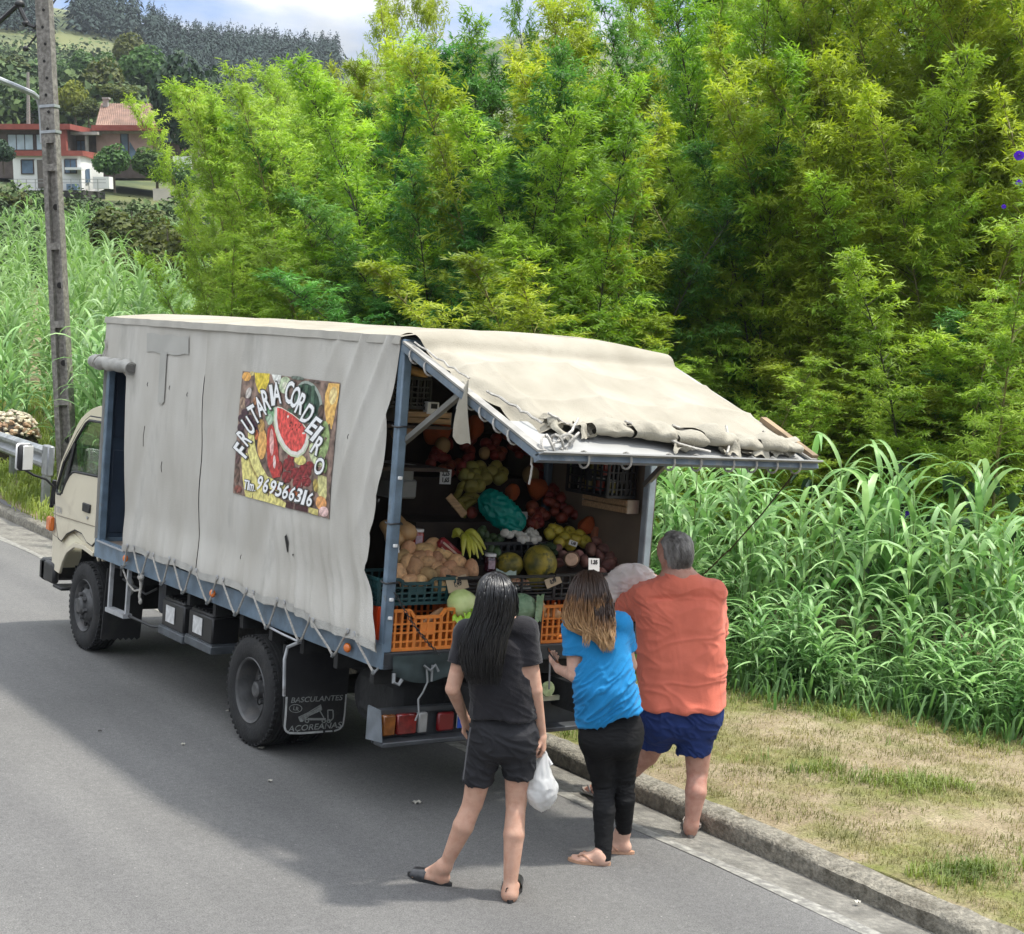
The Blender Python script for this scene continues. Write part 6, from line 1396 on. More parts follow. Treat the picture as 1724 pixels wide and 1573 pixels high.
def cutB(X, Y, Z):
    hz = h1[2] + (h2[2] - h1[2]) * (X - h1[0]) / (h2[0] - h1[0]); a = hz + .008 * np.sin(X * 25) - Z
    for s0, e0 in ((shL, elL), (shR, elR)):
        d = e0 - s0; l = np.linalg.norm(d); d = d / l; q = (X - s0[0]) * d[0] + (Y - s0[1]) * d[1] + (Z - s0[2]) * d[2] - l * .58
        near = np.sqrt((X - s0[0] - d[0] * l * .58) ** 2 + (Y - s0[1] - d[1] * l * .58) ** 2 + (Z - s0[2] - d[2] * l * .58) ** 2) < .088; a = np.where(near, np.maximum(a, q), a)
    return a
wB = wrinkle(5, 5, 13, .017, 51, .75); wB2 = wrinkle(10, 10, 7, .006, 53, .6)
B_.mesh('t_shirt', ts, BLU, .0065, cutB, lambda x, y, z: wB(x, y, z - .9 * (x - wa[0])) * (.3 + .9 * smooth01((1.25 - z) / .3)) + wB2(x, y, z) * .5)
for s0, e0 in ((shL, elL), (shR, elR)): sleeve_hem(B_, s0, e0, .575, .0655, BLU, None)
def ombre():
    m = bpy.data.materials.new('hair_ombre'); m.use_nodes = True; N = m.node_tree.nodes; L = m.node_tree.links; b = N['Principled BSDF']
    t = N.new('ShaderNodeTexCoord'); sx = N.new('ShaderNodeSeparateXYZ'); L.new(t.outputs['Generated'], sx.inputs[0]); nn_ = N.new('ShaderNodeTexNoise'); nn_.inputs['Scale'].default_value = 9; L.new(t.outputs['Generated'], nn_.inputs['Vector'])
    ad = N.new('ShaderNodeMath'); ad.operation = 'MULTIPLY_ADD'; ad.inputs[1].default_value = .55; L.new(nn_.outputs[0], ad.inputs[0]); L.new(sx.outputs[2], ad.inputs[2])
    r = N.new('ShaderNodeValToRGB'); e = r.color_ramp.elements; e[0].position = .55; e[0].color = (.50, .31, .15, 1); e[1].position = 1.0; e[1].color = (.035, .018, .011, 1); k = e.new(.84); k.color = (.22, .115, .05, 1)
    L.new(ad.outputs[0], r.inputs[0]); L.new(r.outputs[0], b.inputs['Base Color']); b.inputs['Roughness'].default_value = .4; return m
HAIRO = ombre()
hc = [(hd + A3(0, -.022, .035), hd + A3(0, -.005, .035), .094, .090, .03), (hd + A3(-.01, -.04, -.03), hd + A3(.015, -.04, -.03), .086, .086, .04), (hd + A3(-.03, -.05, -.09), B_.j(985, 1040, -.02), .075, .05, .05), (hd + A3(.0, -.05, -.09), B_.j(1012, 1050, -.07), .065, .035, .05)]
B_.mesh('hair', hc, M('hair_brown', (.035, .018, .011), .45, 0, .3, 30), .007, lambda X, Y, Z: np.where(Z > hd[2] - .11, (Y - hd[1]) - .035 - .25 * np.maximum(Z - hd[2], 0), -1), lambda x, y, z: .004 * nz3(x * 60, y * 60, z * 5, 2), smooth_it=1)
rs = random.Random(8)
strands(B_, 'hair_strands', [(959, 984, 998), (968, 970, 1014), (984, 961, 1023), (1004, 955, 1028), (1024, 950, 1032), (1042, 948, 1034), (1058, 953, 1035), (1072, 985, 1036), (1086, 1002, 1036), (1100, 1010, 1034)], 260, HAIRO, rs, .0036, lambda t, a: .03 - .13 * smooth01(t * 2.6) * (1 - .5 * (2 * a - 1) ** 2), .008, .03, endvar=.45, kind='stuff')
strands(B_, 'hair_tail', [(1010, 1000, 1030), (1035, 1002, 1035), (1055, 1002, 1034), (1078, 1008, 1035), (1097, 1014, 1032)], 90, HAIRO, rs, .0036, lambda t, a: -.09 - .04 * t, .008, .03, endvar=.2, kind='stuff')
strands(B_, 'hair_tail', [(1020, 990, 1008), (1045, 984, 1002), (1068, 982, 994), (1092, 982, 990)], 40, HAIRO, rs, .003, lambda t, a: -.09 - .03 * t, .008, .02, endvar=.4, kind='stuff')
FFT = M('flipflop_tan', (.42, .24, .15), .6, 0, .15, 15)
for a, b in ((heL, toL), (heR, toR)): flipflop(B_, 'flip_flop', a, b, FFT, M('flipflop_strap', (.36, .19, .12), .5))
phn = B_.j(934, 1110, .20); pho = thing('mobile_phone', Vector(B_.wld(phn)), 'dark phone held in the hand of the person in blue', 'phone')
m = MB(); dx = Vector(B_.wld(B_.j(944, 1122, .20))) - Vector(B_.wld(B_.j(929, 1101, .20))); dx.normalize(); nrm = dx.cross(HF).normalized(); m.box(B_.wld(phn), (.008, .145, .07), Matrix((nrm, dx, nrm.cross(dx))).transposed(), ch=.003); m.build('phone', M('phone_black', (.012, .012, .014), .2), pho)

# ---- man in the coral shirt
N_ = Person(spot(1150, 1405, 'z', -.03), 'grey haired person in coral shirt and navy shorts leaning on the truck tail')
hd = N_.j(1136, 930, .06); nk = N_.j(1143, 972, .02); shL, shR = N_.j(1088, 1004, .05), N_.j(1198, 1000, .05)
elL, wrL = N_.j(1046, 1030, .30), N_.j(1071, 972, .46); elR, wrR = N_.j(1205, 1080, .24), N_.j(1130, 1060, .50)
hipL, hipR = N_.j(1118, 1206, .02), N_.j(1176, 1206, .02); knR = N_.j(1174, 1300, .04); knL = N_.j(1090, 1272, .22)
heR, toR = N_.g(1162, 1411, -.03), N_.g(1166, 1372, -.03); heL, toL = N_.g(1018, 1345, 0), N_.g(985, 1329, 0)
anR = N_.j(1163, 1386, 0); anR[1] = heR[1] + .03; anL = heL + A3(.0, .02, .085)
look = A3(-.75, .85, -.25); upv = A3(-.1, .2, 1)
body = head(N_, hd, look, upv, 1.06) + [(nk, hd + A3(.01, -.02, -.05), .066, .062, .03), (shL, nk, .07, .07, .06), (shR, nk, .07, .07, .06)]
ch = (shL + shR) / 2 + A3(.005, .0, -.16); wa = N_.j(1148, 1120, .06); pv = (hipL + hipR) / 2
for c, w_, r in ((ch, .12, .12), (wa, .10, .14), (pv + A3(0, 0, .06), .09, .11), (pv, .09, .10)): body.append((c - A3(w_, 0, 0), c + A3(w_, 0, 0), r, r, .08))
arms = [(shL, elL, .06, .048, .03), (elL, wrL, .046, .031, .02), (shR, elR, .06, .048, .03), (elR, wrR, .046, .031, .02)]
hL = hand(wrL, A3(.7, .35, .12), A3(.1, .1, -1), -1, .35, 1.0); hR = hand(wrR, A3(-.5, 1, 0), A3(0, 0, -1), 1, .4, 1.0)
N_.mesh('body', body + arms + hL + hR + leg(hipL, knL, anL, .105, .066, .062, .040) + leg(hipR, knR, anR, .105, .066, .064, .040) + foot(heL, toL, anL) + foot(heR, toR, anR), SKIN3, HB)
face_bits(N_, hd, look, upv, (.08, .10, .12))
NAV = M('navy_shorts', (.012, .030, .13), .75, 0, .12, 7, .3, 240, spec=.3)
hL_, hR_ = N_.j(1098, 1256, .14), N_.j(1168, 1266, .03)
so = [(pv + A3(-.105, 0, .08), pv + A3(.105, 0, .08), .142, .142, .05), (pv + A3(-.105, 0, -.02), pv + A3(.105, 0, -.02), .13, .13, .05), (hipL, lerp(hipL, hL_, 1.25), .118, .090, .05), (hipR, lerp(hipR, hR_, 1.25), .118, .098, .05)]
wN = wrinkle(7, 7, 12, .014, 61, .7)
N_.mesh('shorts', so, NAV, .0065, lambda X, Y, Z: np.where(X < pv[0] - .01, hL_[2] - .12 * (X - hL_[0]) - Z, hR_[2] - Z), lambda x, y, z: wN(x, y, z + .5 * x))
COR = M('coral_shirt', (.66, .165, .105), .85, 0, .07, 5, .25, 220, sheen=.15, spec=.2, dirt=(.74, .20, .13), dscale=3, dmix=(.5, .75))
ts = [(shL, nk + A3(-.03, -.015, -.035), .078, .080, .06), (shR, nk + A3(.03, -.015, -.035), .078, .080, .06), (nk + A3(0, 0, -.01), nk + A3(0, .01, .012), .078, .070, .03)]
h1, h2 = N_.j(1087, 1190, 0), N_.j(1226, 1190, 0)
ts += torso(((ch + A3(0, 0, .06), .122, .140), (lerp(ch, wa, .6), .112, .150), (wa + A3(0, 0, -.02), .108, .156), (pv + A3(.004, 0, .05), .104, .154), (pv + A3(.008, 0, -.14), .110, .156)))
ts += [(shL, lerp(shL, elL, .80), .084, .080, .03), (shR, lerp(shR, elR, .80), .082, .078, .03)]
def cutN(X, Y, Z):
    a = h1[2] + .006 * np.sin(X * 30) + .045 * np.maximum(0, -(X - h1[0]) + .03) - Z; d = elL - shL; l = np.linalg.norm(d); d = d / l
    q = (X - shL[0]) * d[0] + (Y - shL[1]) * d[1] + (Z - shL[2]) * d[2] - l * .76
    near = np.sqrt((X - shL[0] - d[0] * l * .76) ** 2 + (Y - shL[1] - d[1] * l * .76) ** 2 + (Z - shL[2] - d[2] * l * .76) ** 2) < .10
    return np.where(near, np.maximum(a, q), a)
wC = wrinkle(3.2, 3.2, 7, .013, 71, .6); wC2 = wrinkle(9, 9, 4, .006, 73, .6); wC3 = wrinkle(6, 6, 16, .010, 75, .7)
N_.mesh('polo_shirt', ts, COR, .0075, cutN, lambda x, y, z: wC(x, y, z) + wC2(x, y, z) * .5 + wC3(x, y, z + .6 * x) * smooth01((z - 1.22) / .12) * smooth01((wa[0] - .02 - x) / .1) + .006 * math.sin(x * 38 + z * 3) * smooth01((h1[2] + .2 - z) / .2))
m = MB(); 
for ya, a0 in ((.0, -2.9),): m.grid(lambda i, j: N_.wld(nk + A3(math.cos(a0 + 2.7 * i) * (.083 - .012 * j), math.sin(a0 + 2.7 * i) * (.083 - .012 * j) - .008, -.018 + .045 * j)), 20, 4)
m.build('shirt_collar', COR, N_.root, ang=180)
for s0, e0 in ((shL, elL),): sleeve_hem(N_, s0, e0, .755, .0795, COR, None)
HAIRG = M('hair_grey', (.17, .155, .14), .6, 0, .35, 25, .3, 120, col2=(.34, .32, .30), stretch=(1, 1, .35))
c2 = hd
hc = [(c2 + A3(.012, -.024, .036), c2 + A3(-.012, .02, .036), .096, .090, .03), (c2 + A3(.018, -.040, -.035), c2 + A3(.028, -.02, -.035), .082, .080, .04), (c2 + A3(.022, -.045, -.085), c2 + A3(.030, -.03, -.085), .050, .050, .03)]
lf = look / np.linalg.norm(look)
N_.mesh('hair', hc, HAIRG, .006, lambda X, Y, Z: (X - c2[0]) * lf[0] + (Y - c2[1]) * lf[1] - .004 - .30 * np.maximum(Z - c2[2] - .01, 0) * 1.4 + .05 * (Z < c2[2] - .03), lambda x, y, z: .005 * nz3(x * 70, y * 70, z * 14, 2) + .004 * nz3(x * 25, y * 25, z * 8, 5))
rs = random.Random(4)
strands(N_, 'hair_strands', [(901, 1122, 1142), (912, 1112, 1158), (930, 1122, 1165), (946, 1124, 1166), (960, 1124, 1164)], 320, HAIRG, rs, .0026, lambda t, a: -.045 - .045 * math.sin(PI * min(1, t * .9 + .1)) * (1 - (2 * a - 1) ** 2 * .8) + .05 * (1 - t) ** 2, .005, .006, seg=7, endvar=.5, kind='stuff')
FFG = M('sandal_grey', (.22, .19, .165), .7, 0, .2, 18)
for a, b in ((heR, toR), (heL, toL)): flipflop(N_, 'sandal', a, b, FFG, M('sandal_strap', (.15, .14, .13), .7), wide=.054)
# clear shopping bag he holds with pink fruit in it
BAGC = M('bag_clear', (.85, .83, .82), .3, 0, .06, 8, transl=.4, alpha=.8)
cbc = N_.j(1058, 982, .38); cb_ = thing('shopping_bag', Vector(N_.wld(cbc)) - UPG * .12, 'thin see-through shopping bag of pink fruit held up by the person in coral', 'plastic bag')
def cbag(i, j):
    a = 2 * PI * i; u = math.cos(PI * j); w = math.sin(PI * j) ** .65; ca, sa = math.cos(a), math.sin(a)
    cr = 1 + .16 * nz3(ca * 2, sa * 2, u * 2, 31) + .20 * (.5 - abs(nz3(ca * 2.6 + u, sa * 2.6, u * 3.2, 33)) * 2.4) + .07 * nz3(ca * 7, sa * 7, u * 7, 35)
    return N_.wld(cbc + A3(ca * w * .150 * cr + .03 * u, sa * w * .11 * cr, u * .118 + .022 * nz3(ca * 3, sa * 3, u * 2, 37)))
m = MB(); m.grid(cbag, 64, 40); m.build('bag', BAGC, cb_, ang=180)
m = MB(); m.tube([N_.wld(cbc + A3(.06, 0, .09)), N_.wld(lerp(cbc + A3(.06, 0, .1), wrL + A3(.06, .03, .0), .6)), N_.wld(wrL + A3(.075, .03, -.005))], [.03, .018, .012], 8); m.build('handle', BAGC, cb_)
# ------------------------------------------------------------------ the goods on the tail of the truck
ORG_C = M('crate_orange', (.68, .21, .035), .5, 0, .12, 6, dirt=(.45, .15, .04), dscale=5)
RED_C = M('crate_red', (.72, .075, .015), .5, 0, .1, 6)
GRN_C = M('crate_green', (.012, .055, .058), .5, 0, .2, 6)
BLK_C = M('crate_black', (.010, .010, .011), .55, 0, .2, 6)
def crate(label, x0, x1, y0, y1, z0, z1, mat, nv=9, nh=3, notch=True, sidemat=None, group='crates on the truck tail'):
    t = thing('crate', ((x0 + x1) / 2, (y0 + y1) / 2, z0), label, 'crate', group)
    def wall(a, b, solid=False, dip=False):
        m = MB(); a = Vector(a); b = Vector(b); d = b - a; h = z1 - z0; n = d.cross(Vector((0, 0, 1))).normalized(); up = Vector((0, 0, 1)); th = .010
        def Q(u, w): return a + d * u + up * (w * h)
        if solid:
            m.bar(Q(0, .5), Q(1, .5), th, h * .98)
            for u in (.06, .35, .65, .94): m.bar(Q(u, 0), Q(u, 1), .03, .018, up=n)
        else:
            if dip: 
                pts = [Q(0, .97), Q(.26, .97), Q(.32, .80), Q(.66, .80), Q(.72, .97), Q(1, .97)]
                for p, q in zip(pts[:-1], pts[1:]): m.bar(p, q, .020, .018)
            else: m.bar(Q(0, .97), Q(1, .97), .020, .018)
            m.bar(Q(0, .03), Q(1, .03), .016, .02)
            for k in range(1, nh + 1): m.bar(Q(0, k / (nh + 1) * .86), Q(1, k / (nh + 1) * .86), .012, .010)
            for k in range(0, nv + 1): m.bar(Q(k / nv, .02), Q(k / nv, .80 if dip and .3 < k / nv < .7 else .95), .014 if k % 4 else .022, .010, up=n)
            m.bar(Q(.42, .50), Q(.60, .50), .004, h * .28)
        return m
    c = [(x0, y0), (x1, y0), (x1, y1), (x0, y1)]
    for i in range(4):
        (xa, ya), (xb, yb) = c[i], c[(i + 1) % 4]
        solid = i == 3 and sidemat is not None
        wall((xa, ya, z0), (xb, yb, z0), solid, dip=(i == 0 and notch)).build('crate_wall', sidemat if solid else mat, t, smooth=False)
    m = MB(); m.box(((x0 + x1) / 2, (y0 + y1) / 2, z0 + .008), (x1 - x0 - .02, y1 - y0 - .02, .012)); m.build('crate_base', mat, t)
    return t
crate('bright orange crate with red side at the left end of the truck tail', -.952, -.40, .0, .37, .985, 1.232, ORG_C, 12, 3, True, RED_C)
crate('black crate holding onions between the two orange crates', -.385, .165, .0, .37, .985, 1.225, BLK_C, 12, 3, False)
crate('orange crate in the middle of the truck tail topped with an orange onion', .175, .72, .0, .37, .985, 1.225, ORG_C, 12, 3, False)
crate('black crate at the right end of the truck tail behind the coral shirt', .73, .965, .0, .37, .985, 1.225, BLK_C, 6, 3, False)
crate('dark green crate heaped with sweet potatoes above the orange crate', -.955, -.42, .13, .50, 1.238, 1.395, GRN_C, 10, 3, True)
crate('black slatted crate with melons in the middle of the upper row', -.40, .34, .13, .50, 1.238, 1.395, BLK_C, 3, 5, False)
crate('black crate of purple roots at the right of the upper row', .35, .965, .13, .50, 1.238, 1.40, BLK_C, 10, 3, False)
crate('small black crate of garlic behind the melons', -.02, .52, .46, .72, 1.42, 1.56, BLK_C, 10, 2, False)
crate('black crate with white labels left of the sweet potatoes', -.955, -.90, .44, .74, 1.24, 1.5, BLK_C, 3, 4, False)
stand = thing('display_stand', (0, .9, .985), 'dark stepped board stand holding fruit inside the truck', 'display stand', None)
DKB = M('stand_dark', (.045, .03, .022), .9, 0, .3, 5)
m = MB(); m.box((0.25, .62, 1.2), (1.4, .36, .43)); m.box((.32, 1.0, 1.32), (1.26, .4, .66)); m.box((.38, 1.4, 1.45), (1.14, .4, .92)); m.box((.42, 1.8, 1.6), (1.06, .4, 1.2)); m.box((-.68, .62, 1.1), (.52, .36, .22))
m.build('step', DKB, stand)
def slope(px, py):
    """depth (y) of the sloping heap of fruit for a photo pixel: nearer the tail lower down"""
    return float(np.interp(py, [740, 800, 860, 900, 950, 1000], [1.45, 1.15, .80, .58, .30, .10]))
def PP(px, py, dy=0.0): return spot(px, py, 'y', slope(px, py) + dy)
SHP = {}
def item(name, key, mat, make, loc, rot, scale, label, cat, group):
    if key not in SHP: mb = MB(); make(mb); SHP[key] = mb.mesh(name, mat, True, 180)
    o = bpy.data.objects.new(name, SHP[key]); COL.objects.link(o); o.location = loc; o.rotation_euler = rot; o.scale = (scale,) * 3 if isinstance(scale, (int, float)) else scale
    return tag(o, label, cat, group)
rs = random.Random(21)
SWP = M('sweet_potato', (.40, .215, .10), .8, 0, .15, 9, .35, 60, col2=(.60, .36, .17), objvar=.30, dirt=(.20, .12, .06), dscale=12, dmix=(.50, .72))
def swp(seed): return lambda mb: mb.blob((0, 0, 0), (.105, .085, .155), seed=seed, amp=.14, nu=18, nv=14, fn=lambda n: 1 - .18 * abs(n.z) ** 3 + .03 * math.sin(n.x * 9 + seed) * math.sin(n.z * 8))
SW = [(215, 870, -25, 1), (395, 810, 8, 1.12), (570, 900, -50, 1), (545, 745, 95, .9), (650, 715, 25, .85), (885, 740, 75, 1.1), (735, 640, 110, 1.0), (510, 610, 80, 1.1), (590, 555, 60, 1.0), (325, 610, 10, 1.0), (700, 850, 60, .8), (755, 890, -25, .9), (910, 875, 95, 1.05), (700, 1010, -60, 1.0), (1070, 815, 15, .95), (470, 965, 100, .9), (330, 960, 70, .9), (730, 745, 0, .5), (310, 745, 30, .9), (640, 800, 70, .7), (800, 810, 20, .9), (440, 690, 60, .9), (250, 680, 50, .9), (820, 960, 80, .9), (560, 690, 30, .8)]
for k, (x, y, a, s) in enumerate(SW):
    p = spot(640 + x / 6.896, 840 + y / 6.896, 'y', .17 + .34 * (1 - (y - 540) / 480) * .9)
    item('sweet_potato', 'swp%d' % (k % 5), SWP, swp(k % 5), p, Vector((0, 0, 0)) + Vector((rs.uniform(-.3, .3), math.radians(a), rs.uniform(-.4, .4))), s * 1.02, 'tan sweet potato heaped in the dark green crate', 'sweet potato', 'sweet potatoes in the dark green crate')
SQU = M('butternut', (.45, .27, .12), .5, 0, .1, 6, objvar=.05)
def squ(mb): mb.lathe([(0, -.08), (.035, -.078), (.058, -.055), (.065, -.02), (.055, .02), (.042, .05), (.040, .09), (.036, .12), (.02, .132), (0, .134)], n=18)
for k, (x, y, r, lb) in enumerate(((683, 893, (-.9, .3, .5), 'butternut squash with a pale cut end behind the sweet potatoes'), (662, 905, (-.7, -.4, 0), 'butternut squash leaning beside the left rear post'))):
    item('butternut_squash', 'squ', SQU, squ, spot(x, y, 'y', .52), r, .95, lb, 'squash', None)
JARG = M('jar_red', (.28, .035, .02), .15, 0, .2, 20, coat=.6); JARD = M('jar_dark', (.05, .012, .018), .12, 0, .3, 20, coat=.6)
def jar(px, py, y, mat, label):
    p = spot(px, py, 'y', y); t = thing('jar', p, label, 'jar'); m = MB(); m.lathe([(0, 0), (.036, 0), (.040, .008), (.040, .085), (.034, .098), (0, .098)], p, n=20); m.build('glass_body', mat, t)
    m = MB(); m.lathe([(0, .098), (.037, .098), (.038, .112), (.036, .116), (0, .116)], p, n=20); m.build('lid', M('jar_lid', (.62, .6, .58), .35), t)
    m = MB(); m.grid(lambda i, j: p + Vector((math.cos(-2.4 + 1.2 * i) * .0405, math.sin(-2.4 + 1.2 * i) * .0405, .02 + .055 * j)), 8, 2); m.build('paper_label', M('jar_label', (.42, .30, .33), .7, 0, .2, 60), t)
jar(702, 921, .50, JARG, 'red jar with white lid at the back of the sweet potatoes'); jar(824, 962, .36, JARD, 'dark jam jar with white lid beside the bananas')
BAN = M('banana_green', (.34, .36, .035), .45, 0, .12, 5, col2=(.46, .45, .05), dirt=(.12, .12, .03), dscale=16, dmix=(.62, .75))
bc = spot(779, 902, 'y', .46); bt = thing('banana_bunch', bc, 'bunch of green yellow bananas behind the sweet potatoes', 'bananas')
tips = [(806, 911), (812, 918), (816, 925), (812, 934), (804, 940), (797, 934), (790, 940), (778, 936)]
for k, (x, y) in enumerate(tips):
    e = spot(x, y, 'y', .34); a = bc + Vector((0, 0, 0)); pts = []
    for i in range(9):
        t = i / 8; q = a + (e - a) * t + Vector((0, -.01, .045 * math.sin(PI * t))); pts.append(q)
    m = MB(); m.tube(pts, [.008, .012, .018, .020, .020, .019, .016, .010, .005], 7); m.build('banana', BAN, bt)
m = MB(); m.blob(bc, (.05, .04, .04)); m.build('stalk', M('stalk', (.12, .11, .03), .8), bt)
bt2c = spot(762, 905, 'y', .52); bt2 = thing('banana_bunch', bt2c, 'small shaded bunch of green bananas left of the larger bunch', 'bananas')
for k, (x, y) in enumerate(((770, 900), (776, 905), (780, 912))):
    e = spot(x + 6, y + 6, 'y', .46); m = MB(); m.tube([bt2c + (e - bt2c) * (i / 7) + Vector((0, 0, .045 * math.sin(PI * i / 7))) for i in range(8)], [.008, .014, .02, .022, .022, .02, .014, .006], 7); m.build('banana', BAN, bt2)
pk = spot(757, 925, 'y', .40); pko = thing('packet', pk, 'dark red wrapped packet with pale stripe lying between sweet potatoes and bananas', 'packet')
rq = Matrix.Rotation(math.radians(35), 3, 'Y') @ Matrix.Rotation(.3, 3, 'X'); m = MB(); m.box(pk, (.20, .05, .07), rq, ch=.015); m.build('wrapper', M('packet_red', (.22, .02, .022), .3, 0, .2, 8), pko)
m = MB(); m.box(pk + rq @ Vector((.0, -.027, .008)), (.17, .004, .012), rq); m.box(pk + rq @ Vector((.01, -.027, -.022)), (.16, .004, .006), rq); m.build('stripe', M('packet_pale', (.5, .38, .30), .5), pko)
AVO = M('avocado', (.05, .085, .03), .5, 0, .25, 20, .3, 80, objvar=.2)
def avo(mb): mb.blob((0, 0, 0), (.06, .06, .10), seed=3, amp=.05, nu=14, nv=10, fn=lambda n: 1 - .2 * max(0, n.z))
for k, (x, y) in enumerate(((812, 893), (818, 902), (830, 904), (822, 914), (837, 916), (826, 925), (836, 929), (812, 899), (842, 906))):
    item('avocado', 'avo', AVO, avo, PP(x, y, .02), (rs.uniform(-1, 1), rs.uniform(-1, 1), rs.uniform(0, 3)), rs.uniform(.85, 1.05), 'green avocado between the bananas and the garlic crate', 'avocado', 'avocados beside the bananas')
GAR = M('garlic', (.60, .57, .50), .7, 0, .1, 20, .3, 60, objvar=.06)
def gar(mb): mb.blob((0, 0, 0), (.062, .062, .050), seed=1, amp=.03, nu=18, nv=10, fn=lambda n: 1 + .05 * math.cos(math.atan2(n.y, n.x) * 7)); mb.tube([(0, 0, .02), (.002, 0, .026), (.004, 0, .032)], [.012, .006, .004], 6)
for k, (x, y) in enumerate(((850, 898), (858, 901), (866, 897), (874, 901), (882, 903), (890, 898), (885, 908), (895, 904), (898, 910), (905, 908), (893, 894), (870, 894), (878, 909), (900, 900))):
    item('garlic_bulb', 'gar', GAR, gar, spot(x, y, 'y', .56 - (y - 894) * .006), (rs.uniform(-.6, .6), rs.uniform(-.6, .6), rs.uniform(0, 6)), rs.uniform(.85, 1.1), 'white garlic bulb in the small black crate', 'garlic', 'garlic bulbs in the small black crate')
MEL = M('melon', (.10, .105, .02), .55, 0, .3, 7, .25, 40, col2=(.40, .30, .03), dirt=(.04, .05, .015), dscale=9, dmix=(.52, .66))
def mel(mb): mb.blob((0, 0, 0), (.26, .26, .29), seed=5, amp=.02, nu=30, nv=18, fn=lambda n: 1 + .018 * math.cos(math.atan2(n.y, n.x) * 10))
item('melon', 'mel', MEL, mel, spot(909, 948, 'y', .28), (.4, .5, 2.0), .84, 'large dark green and yellow melon above the black slatted crate', 'melon', None)
item('melon', 'mel', MEL, mel, spot(858, 951, 'y', .36), (1.4, .3, .6), .62, 'half hidden grey green melon beside the jam jar', 'melon', None)
item('melon', 'mel', MEL, mel, spot(903, 980, 'y', .22), (.2, 1.2, 3.4), .50, 'small green melon next to the egg tray', 'melon', None)
BRO = M('broccoli', (.035, .06, .02), .9, 0, .3, 30, .6, 60)
item('leafy_head', 'bro', BRO, lambda mb: [mb.blob((rs.uniform(-.05, .05), rs.uniform(-.04, .04), rs.uniform(-.03, .04)), (.06, .06, .05), seed=i, amp=.15) for i in range(10)], spot(922, 925, 'y', .42), (0, 0, 0), .9, 'dark green leafy head behind the large melon', 'vegetable', None)
# egg tray
et = spot(868, 975, 'y', .19); ego = thing('egg_tray', et, 'grey pulp egg tray with torn lid on the black slatted crate', 'egg tray')
PULP = M('egg_pulp', (.42, .43, .38), .9, 0, .1, 12, .4, 80)
m = MB(); m.grid(lambda i, j: et + Vector((-.13 + .22 * i, .10 * j - .05, -.02 * i - .015 - .014 * math.cos(i * 6 * 2 * PI) * math.cos(j * 3 * 2 * PI) - .01)), 48, 20); m.grid(lambda i, j: et + Vector((-.13 + .22 * i, -.05, -.018 - .02 * i - .035 * j + .008 * math.cos(i * 6 * 2 * PI) * (1 - j))), 48, 3); m.build('tray', PULP, ego, ang=60)
m = MB(); m.grid(lambda i, j: et + Vector((-.12 + .16 * i + .02 * j, .05 + .03 * j, .0 + .05 * j * (1 + .5 * nz3(i * 4, j, 0, 3)) - .015 * i)), 24, 6); m.build('torn_lid', M('pulp_green', (.36, .44, .38), .9, 0, .15, 12), ego, ang=60)
EGG = M('egg_brown', (.52, .28, .17), .5, 0, .06, 20, objvar=.08)
for i in range(6):
    for j in range(2):
        item('egg', 'egg', EGG, lambda mb: mb.blob((0, 0, 0), (.042, .042, .054), amp=0, nu=14, nv=10, fn=lambda n: 1 - .08 * max(0, n.z)), et + Vector((-.115 + .036 * i, -.035 + .05 * j, -.006 - .0035 * i)), (0, 0, 0), .9, 'brown egg standing in the grey egg tray', 'egg', 'eggs in the egg tray')
YAP = M('apple_yellow', (.55, .45, .055), .4, 0, .1, 6, objvar=.08, dirt=(.35, .33, .05), dscale=7)
def app(mb): mb.lathe([(0, -.026), (.012, -.030), (.026, -.031), (.038, -.02), (.043, 0), (.040, .018), (.028, .031), (.014, .032), (.004, .024), (0, .020)], n=18); mb.tube([(0, 0, .02), (.004, 0, .045)], .003, 5)
for k, (x, y) in enumerate(((939, 895), (951, 906), (958, 897), (942, 914), (969, 908), (984, 912), (932, 890), (925, 899), (960, 918), (975, 903))):
    item('yellow_apple', 'yap', YAP, app, PP(x, y, .03), (rs.uniform(-1, 1), rs.uniform(-1, 1), 0), rs.uniform(1.0, 1.2), 'yellow apple in the lit heap right of the garlic', 'apple', 'yellow apples right of the garlic')
PUR = M('purple_root', (.20, .085, .075), .7, 0, .2, 9, .35, 60, col2=(.38, .19, .15), objvar=.15)
for k, (x, y, s) in enumerate(((995, 925, .85), (1018, 925, .8), (983, 945, .75), (1010, 935, .7), (1030, 938, .85), (1040, 945, .7), (948, 935, .6), (938, 925, .6), (1024, 952, .8), (1012, 965, .7), (974, 935, .7), (1046, 955, .7), (940, 948, .6), (1005, 912, .7), (1030, 920, .7), (1020, 975, .7))):
    item('purple_root', 'pur%d' % (k % 3), PUR, swp(k % 3 + 7), PP(x, y, .0), (rs.uniform(-1, 1), rs.uniform(0, 3), rs.uniform(0, 3)), s, 'pinkish purple root in the right hand upper crate', 'sweet potato', 'purple roots in the right upper crate')
ya = spot(962, 942, 'y', .22); yao = thing('cut_yam', ya, 'thick brown yam with a pale cut end facing out', 'yam')
q = Vector((-.55, -.75, .1)).normalized(); rq = q.to_track_quat('Z', 'Y').to_matrix(); m = MB(); m.lathe([(0, -.16), (.03, -.15), (.05, -.1), (.055, -.02), (.05, .028), (.044, .03)], ya, n=16, rot=rq); m.build('yam_skin', M('yam_skin', (.13, .075, .045), .9, 0, .3, 20, .5, 60), yao)
m = MB(); m.lathe([(0, .031), (.043, .031), (.040, .036), (0, .037)], ya, n=16, rot=rq); m.build('cut_face', M('yam_cut', (.52, .35, .24), .7, 0, .15, 25), yao)
